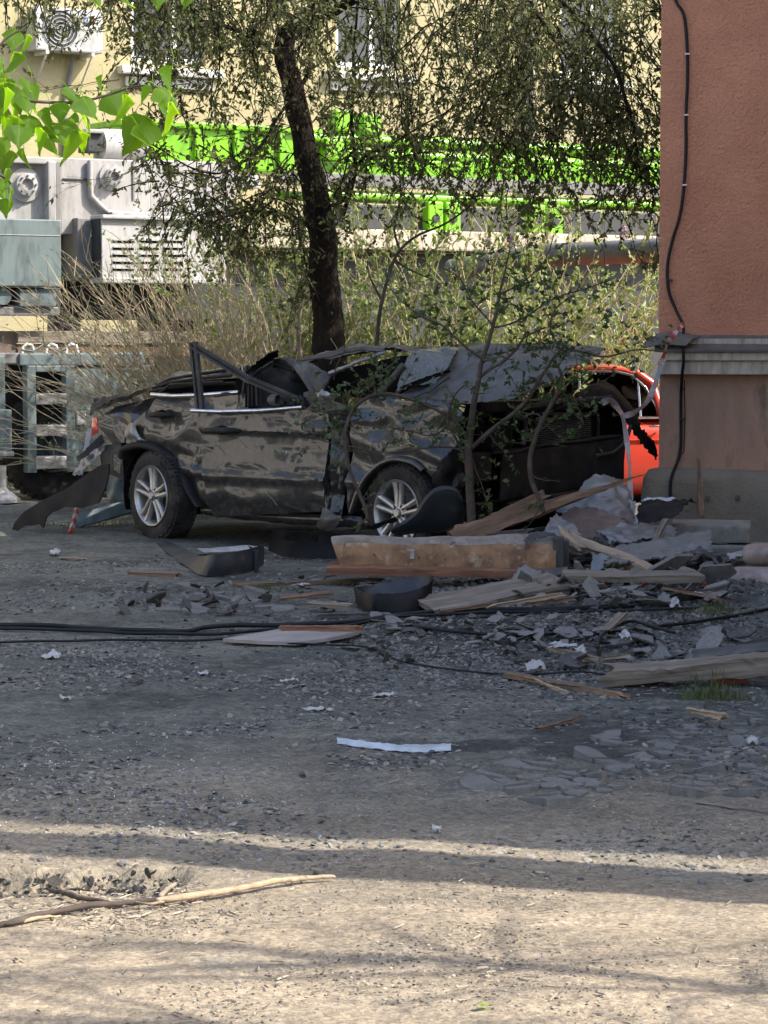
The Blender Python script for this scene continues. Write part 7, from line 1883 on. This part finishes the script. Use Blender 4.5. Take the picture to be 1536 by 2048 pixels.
shards(60, 660, 1200, 1290, 1345, .012, .04, 'earth clod', 'earth clods', name='earth_clod', cat='clod', mts=('soil', 'soil', 'slate_dark'), tilt=.8, seed=7)
for px, py, s_, lab in ((275, 1362, .055, 'brown flat clod left of the small white scrap'), (600, 1184, .03, 'dark lump near the small grass tuft'), (1310, 1418, .075, 'big dark asphalt lump above the broken paving'), (1270, 1432, .05, 'dark asphalt lump left of the big one'), (665, 1362, .04, 'grey lump below the pale flat board'), (440, 1330, .025, 'small dark lump on the bare ground left of the mound'), (605, 1550, .022, 'single dark chip in the middle of the shaded yard')):
    o = bpy.data.objects.new('asphalt_lump', [me for mt, me in SHM if mt == ('soil' if px == 275 else 'slate_dark')][int(px) % 14]); COL.objects.link(o)
    o.matrix_world = Matrix.Translation(gp(px, py, s_ * .25)) @ Matrix.Rotation(px, 4, 'Z') @ Matrix.Diagonal((s_, s_, s_ * 3.2, 1)); tag(o, lab, 'lump')

shards(60, 0, 345, 1758, 1795, .006, .022, 'soil clod in the pothole', 'pothole clods', name='soil_clod', cat='clod', mts=('soil', 'soil', 'slate_dark'), tilt=.6, seed=31)
# --- broken paving: irregular asphalt pieces set in the ground
def paving(x0, x1, y0, y1, n, dens, seed):
    rr = random.Random(seed); pts = []
    tries = 0
    while len(pts) < n and tries < 9000:
        tries += 1
        px, py = rr.uniform(x0, x1), rr.uniform(y0, y1)
        if not dens(px, py): continue
        p = on_z(px, py, 0)
        if all((p.x - q[0]) ** 2 + (p.y - q[1]) ** 2 > (.034 + .06 * abs(mnoise.noise(Vector((p.x * 5, p.y * 5, 0))))) ** 2 for q in pts): pts.append((p.x, p.y))
    A_ = np.array(pts)
    for i, (x, y) in enumerate(pts):
        d = np.hypot(A_[:, 0] - x, A_[:, 1] - y); nb_ = np.argsort(d)[1:14]
        poly = [(x + .11 * math.cos(t) * rr.uniform(.7, 1.1), y + .11 * math.sin(t) * rr.uniform(.7, 1.1)) for t in np.linspace(0, 2 * math.pi, 11)[:-1]]
        for j in nb_:
            qx, qy = A_[j]; mx, my = (x + qx) / 2, (y + qy) / 2; nx, ny = qx - x, qy - y; L_ = math.hypot(nx, ny); nx /= L_; ny /= L_
            lim = (mx - x) * nx + (my - y) * ny - rr.uniform(.0, .012)
            out = []
            for a in range(len(poly)):
                p, q = poly[a], poly[(a + 1) % len(poly)]
                dp = (p[0] - x) * nx + (p[1] - y) * ny - lim; dq = (q[0] - x) * nx + (q[1] - y) * ny - lim
                if dp <= 0: out.append(p)
                if dp * dq < 0: t = dp / (dp - dq); out.append((p[0] + (q[0] - p[0]) * t, p[1] + (q[1] - p[1]) * t))
            poly = out
            if len(poly) < 3: break
        if len(poly) < 3 or rr.random() < .5: continue
        rough_ = []
        for a_ in range(len(poly)):
            p_, q_ = poly[a_], poly[(a_ + 1) % len(poly)]; rough_.append(p_)
            if math.hypot(p_[0] - q_[0], p_[1] - q_[1]) > .02: rough_.append(((p_[0] + q_[0]) / 2 + rr.gauss(0, .006), (p_[1] + q_[1]) / 2 + rr.gauss(0, .006)))
        poly = rough_
        z = gz(x, y); sx, sy_ = rr.gauss(0, .12), rr.gauss(0, .12); hh = rr.uniform(.001, .015)
        T = [(px_ - x, py_ - y, hh + sx * (px_ - x) + sy_ * (py_ - y) + rr.uniform(-.002, .002)) for px_, py_ in poly]
        B_ = [(a * 1.04, b * 1.04, -.02) for a, b, c in T]; k = len(T)
        g = MB(); g.add(T + B_, [tuple(range(k))] + [(a, k + a, k + (a + 1) % k, (a + 1) % k) for a in range(k)])
        me = bpy.data.meshes.new('asphalt_piece'); me.from_pydata(g.v, [], g.f); me.materials.append(m['asphalt']); me.update()
        o = bpy.data.objects.new('asphalt_piece', me); COL.objects.link(o); o.parent = GROUND; o.location = (x, y, z)
def d1(px, py):
    c_ = math.exp(-((px - 1130) / 130) ** 4 - ((py - 1562) / 26) ** 4) + math.exp(-((px - 1420) / 190) ** 4 - ((py - 1475) / 62) ** 4) + math.exp(-((px - 1450) / 100) ** 4 - ((py - 1562) / 16) ** 4)
    return R.random() < c_
paving(960, 1560, 1410, 1600, 270, d1, 4)
def d2(px, py): return R.random() < math.exp(-((px - 440) / 120) ** 4 - ((py - 1205) / 22) ** 4)
paving(280, 600, 1180, 1235, 40, d2, 5)

# --- loose grit, chips and litter
def chips(name, n, fn, s0, s1, cols, label, seed, flat=.35, cat='gravel'):
    rng = np.random.default_rng(seed); rr = random.Random(seed)
    V, Fs, Cc = [], [], []
    k = 0
    while k < n:
        r_ = fn(rr)
        if r_ is None: continue
        x, y = r_; z = gz(x, y)
        s_ = math.exp(rr.uniform(math.log(s0), math.log(s1))); a0 = rr.uniform(0, 6.28); h = s_ * rr.uniform(.3, 1) * flat
        tx, ty = rr.gauss(0, .25), rr.gauss(0, .25); i0 = len(V); el = rr.uniform(.45, 1)
        nn_ = 5
        for lv in (0, 1):
            for q in range(nn_):
                a = 2 * math.pi * q / nn_ + rr.uniform(-.35, .35)
                u, v = math.cos(a) * s_ * (1 - .25 * lv), math.sin(a) * s_ * el * (1 - .25 * lv)
                xx, yy = u * math.cos(a0) - v * math.sin(a0), u * math.sin(a0) + v * math.cos(a0)
                V.append((x + xx, y + yy, z + (h if lv else -.3 * h) + tx * xx + ty * yy + .002))
        Fs.append(tuple(i0 + nn_ + q for q in range(nn_)))
        for q in range(nn_): q2 = (q + 1) % nn_; Fs.append((i0 + q, i0 + q2, i0 + nn_ + q2, i0 + nn_ + q))
        c_ = rr.choice(cols); b = rr.uniform(.75, 1.25); Cc += [(c_[0] * b, c_[1] * b, c_[2] * b, 1)] * (2 * nn_)
        k += 1
    g = MB(); g.add(V, Fs); g.c = Cc
    return g.build(name, m['chip'], M=Matrix.Identity(4), label=label, cat=cat, kind='stuff')
def inview(rr, d0, d1, pw=1.0):
    y = math.exp(rr.uniform(math.log(d0), math.log(d1))); x = rr.uniform(-.172, .172) * y; return x, y
def clumped(d0, d1, th=0.0, s=1.3, k=0.0, rj=.2):
    def f(rr):
        x, y = inview(rr, d0, d1)
        return (x, y) if mnoise.noise(Vector((x * s, y * s, k))) + .35 * mnoise.noise(Vector((x * s * 4, y * s * 4, k))) > th + rr.uniform(-rj, rj) else None
    return f
greys = [(.17, .165, .155), (.12, .12, .115), (.22, .21, .195), (.09, .09, .088), (.26, .24, .21)]
tans = [(.34, .28, .2), (.24, .2, .15), (.16, .13, .1), (.42, .36, .27), (.10, .085, .07)]
def _grey(rr, base=clumped(7.0, 17.5, .08, 1.0)):
    q = base(rr)
    return q if q and rr.random() < sm(7.0, 9.6, q[1]) else None
chips('gravel_grey', 15000, _grey, .004, .02, greys, 'grey grit and slate crumbs scattered over the shaded yard', 1)
chips('gravel_fine', 6000, clumped(5.3, 9.0, .05, 1.7, 3.0), .002, .007, tans + tans + greys, 'fine tan grit scattered over the sunlit road', 2)
chips('gravel_mound', 5000, lambda rr: (lambda p: (p.x, p.y))(on_z(rr.gauss(1080, 260), rr.gauss(1260, 60), .03)), .005, .022, greys + [(.07, .065, .06)], 'crumbled earth and slate grit covering the rubble mound', 3, .6)
chips('rubble_crumbs', 5200, lambda rr: (lambda p: (p.x, p.y))(on_z(rr.gauss(1230, 130), rr.gauss(1165, 32), .08)), .007, .032, [(.06, .055, .048), (.09, .085, .075), (.16, .15, .135), (.05, .048, .044), (.2, .18, .15)], 'dark crumbled rubble packed between the slabs by the clay pipes', 13, .7, 'rubble')
def gl_(rr):
    p = on_z(rr.gauss(200, 170), rr.gauss(1560, 60), 0); return (p.x, p.y)
chips('glass_crumbs', 420, gl_, .002, .0052, [(.6, .64, .66), (.45, .48, .5)], 'crumbs of broken glass glittering at left near the shadow edge', 4, .8, 'glass crumbs')
def wood_bits(name, n, box, label, seed, cols):
    rr = random.Random(seed); V, Fs, Cc = [], [], []
    for _ in range(n):
        p = on_z(rr.uniform(box[0], box[1]), rr.uniform(box[2], box[3]), 0); a = rr.gauss(0, .9); L = rr.uniform(.01, .05); w = rr.uniform(.001, .0035); z = gz(p.x, p.y) + .003
        d = Vector((math.cos(a), math.sin(a), rr.uniform(-.05, .12))) * L / 2; s_ = Vector((-math.sin(a), math.cos(a), 0)) * w; c0 = Vector((p.x, p.y, z + .004)); i = len(V)
        V += [c0 - d - s_, c0 + d - s_, c0 + d + s_, c0 - d + s_, c0 - d * .8 + Vector((0, 0, w)), c0 + d * .8 + Vector((0, 0, w))]
        Fs += [(0 + i, 1 + i, 5 + i, 4 + i), (3 + i, 4 + i, 5 + i, 2 + i), (0 + i, 4 + i, 3 + i), (1 + i, 2 + i, 5 + i)]
        c_ = rr.choice(cols); Cc += [(*c_, 1)] * 6
    g = MB(); g.add(V, Fs); g.c = Cc; g.build(name, m['chip'], M=Matrix.Identity(4), label=label, cat='litter', kind='stuff')
wood_bits('twig_litter', 260, (-20, 1560, 1660, 2040), 'dry twig and bark litter scattered over the sunlit road', 5, tans)
chips('pothole_soil', 2600, lambda rr: (lambda p: (p.x, p.y) if gz(p.x, p.y) < -.035 else None)(on_z(rr.uniform(-30, 370), rr.uniform(1742, 1812), -.05)), .004, .014, [(.07, .06, .05), (.1, .088, .072), (.05, .045, .04), (.16, .13, .1)], 'dark crumbly soil filling the pothole at left', 14, .6, 'soil')
wood_bits('pothole_litter', 320, (0, 420, 1780, 1860), 'dry leaf and twig litter in and below the pothole', 6, tans)
wood_bits('splinter_litter', 1000, (600, 1536, 1200, 1420), 'fine wood splinters and wire scraps over the rubble mound', 7, greys + tans)
wood_bits('yard_litter', 350, (0, 1536, 1300, 1650), 'small straws and splinters over the shaded yard', 8, greys + [(.3, .27, .22)])
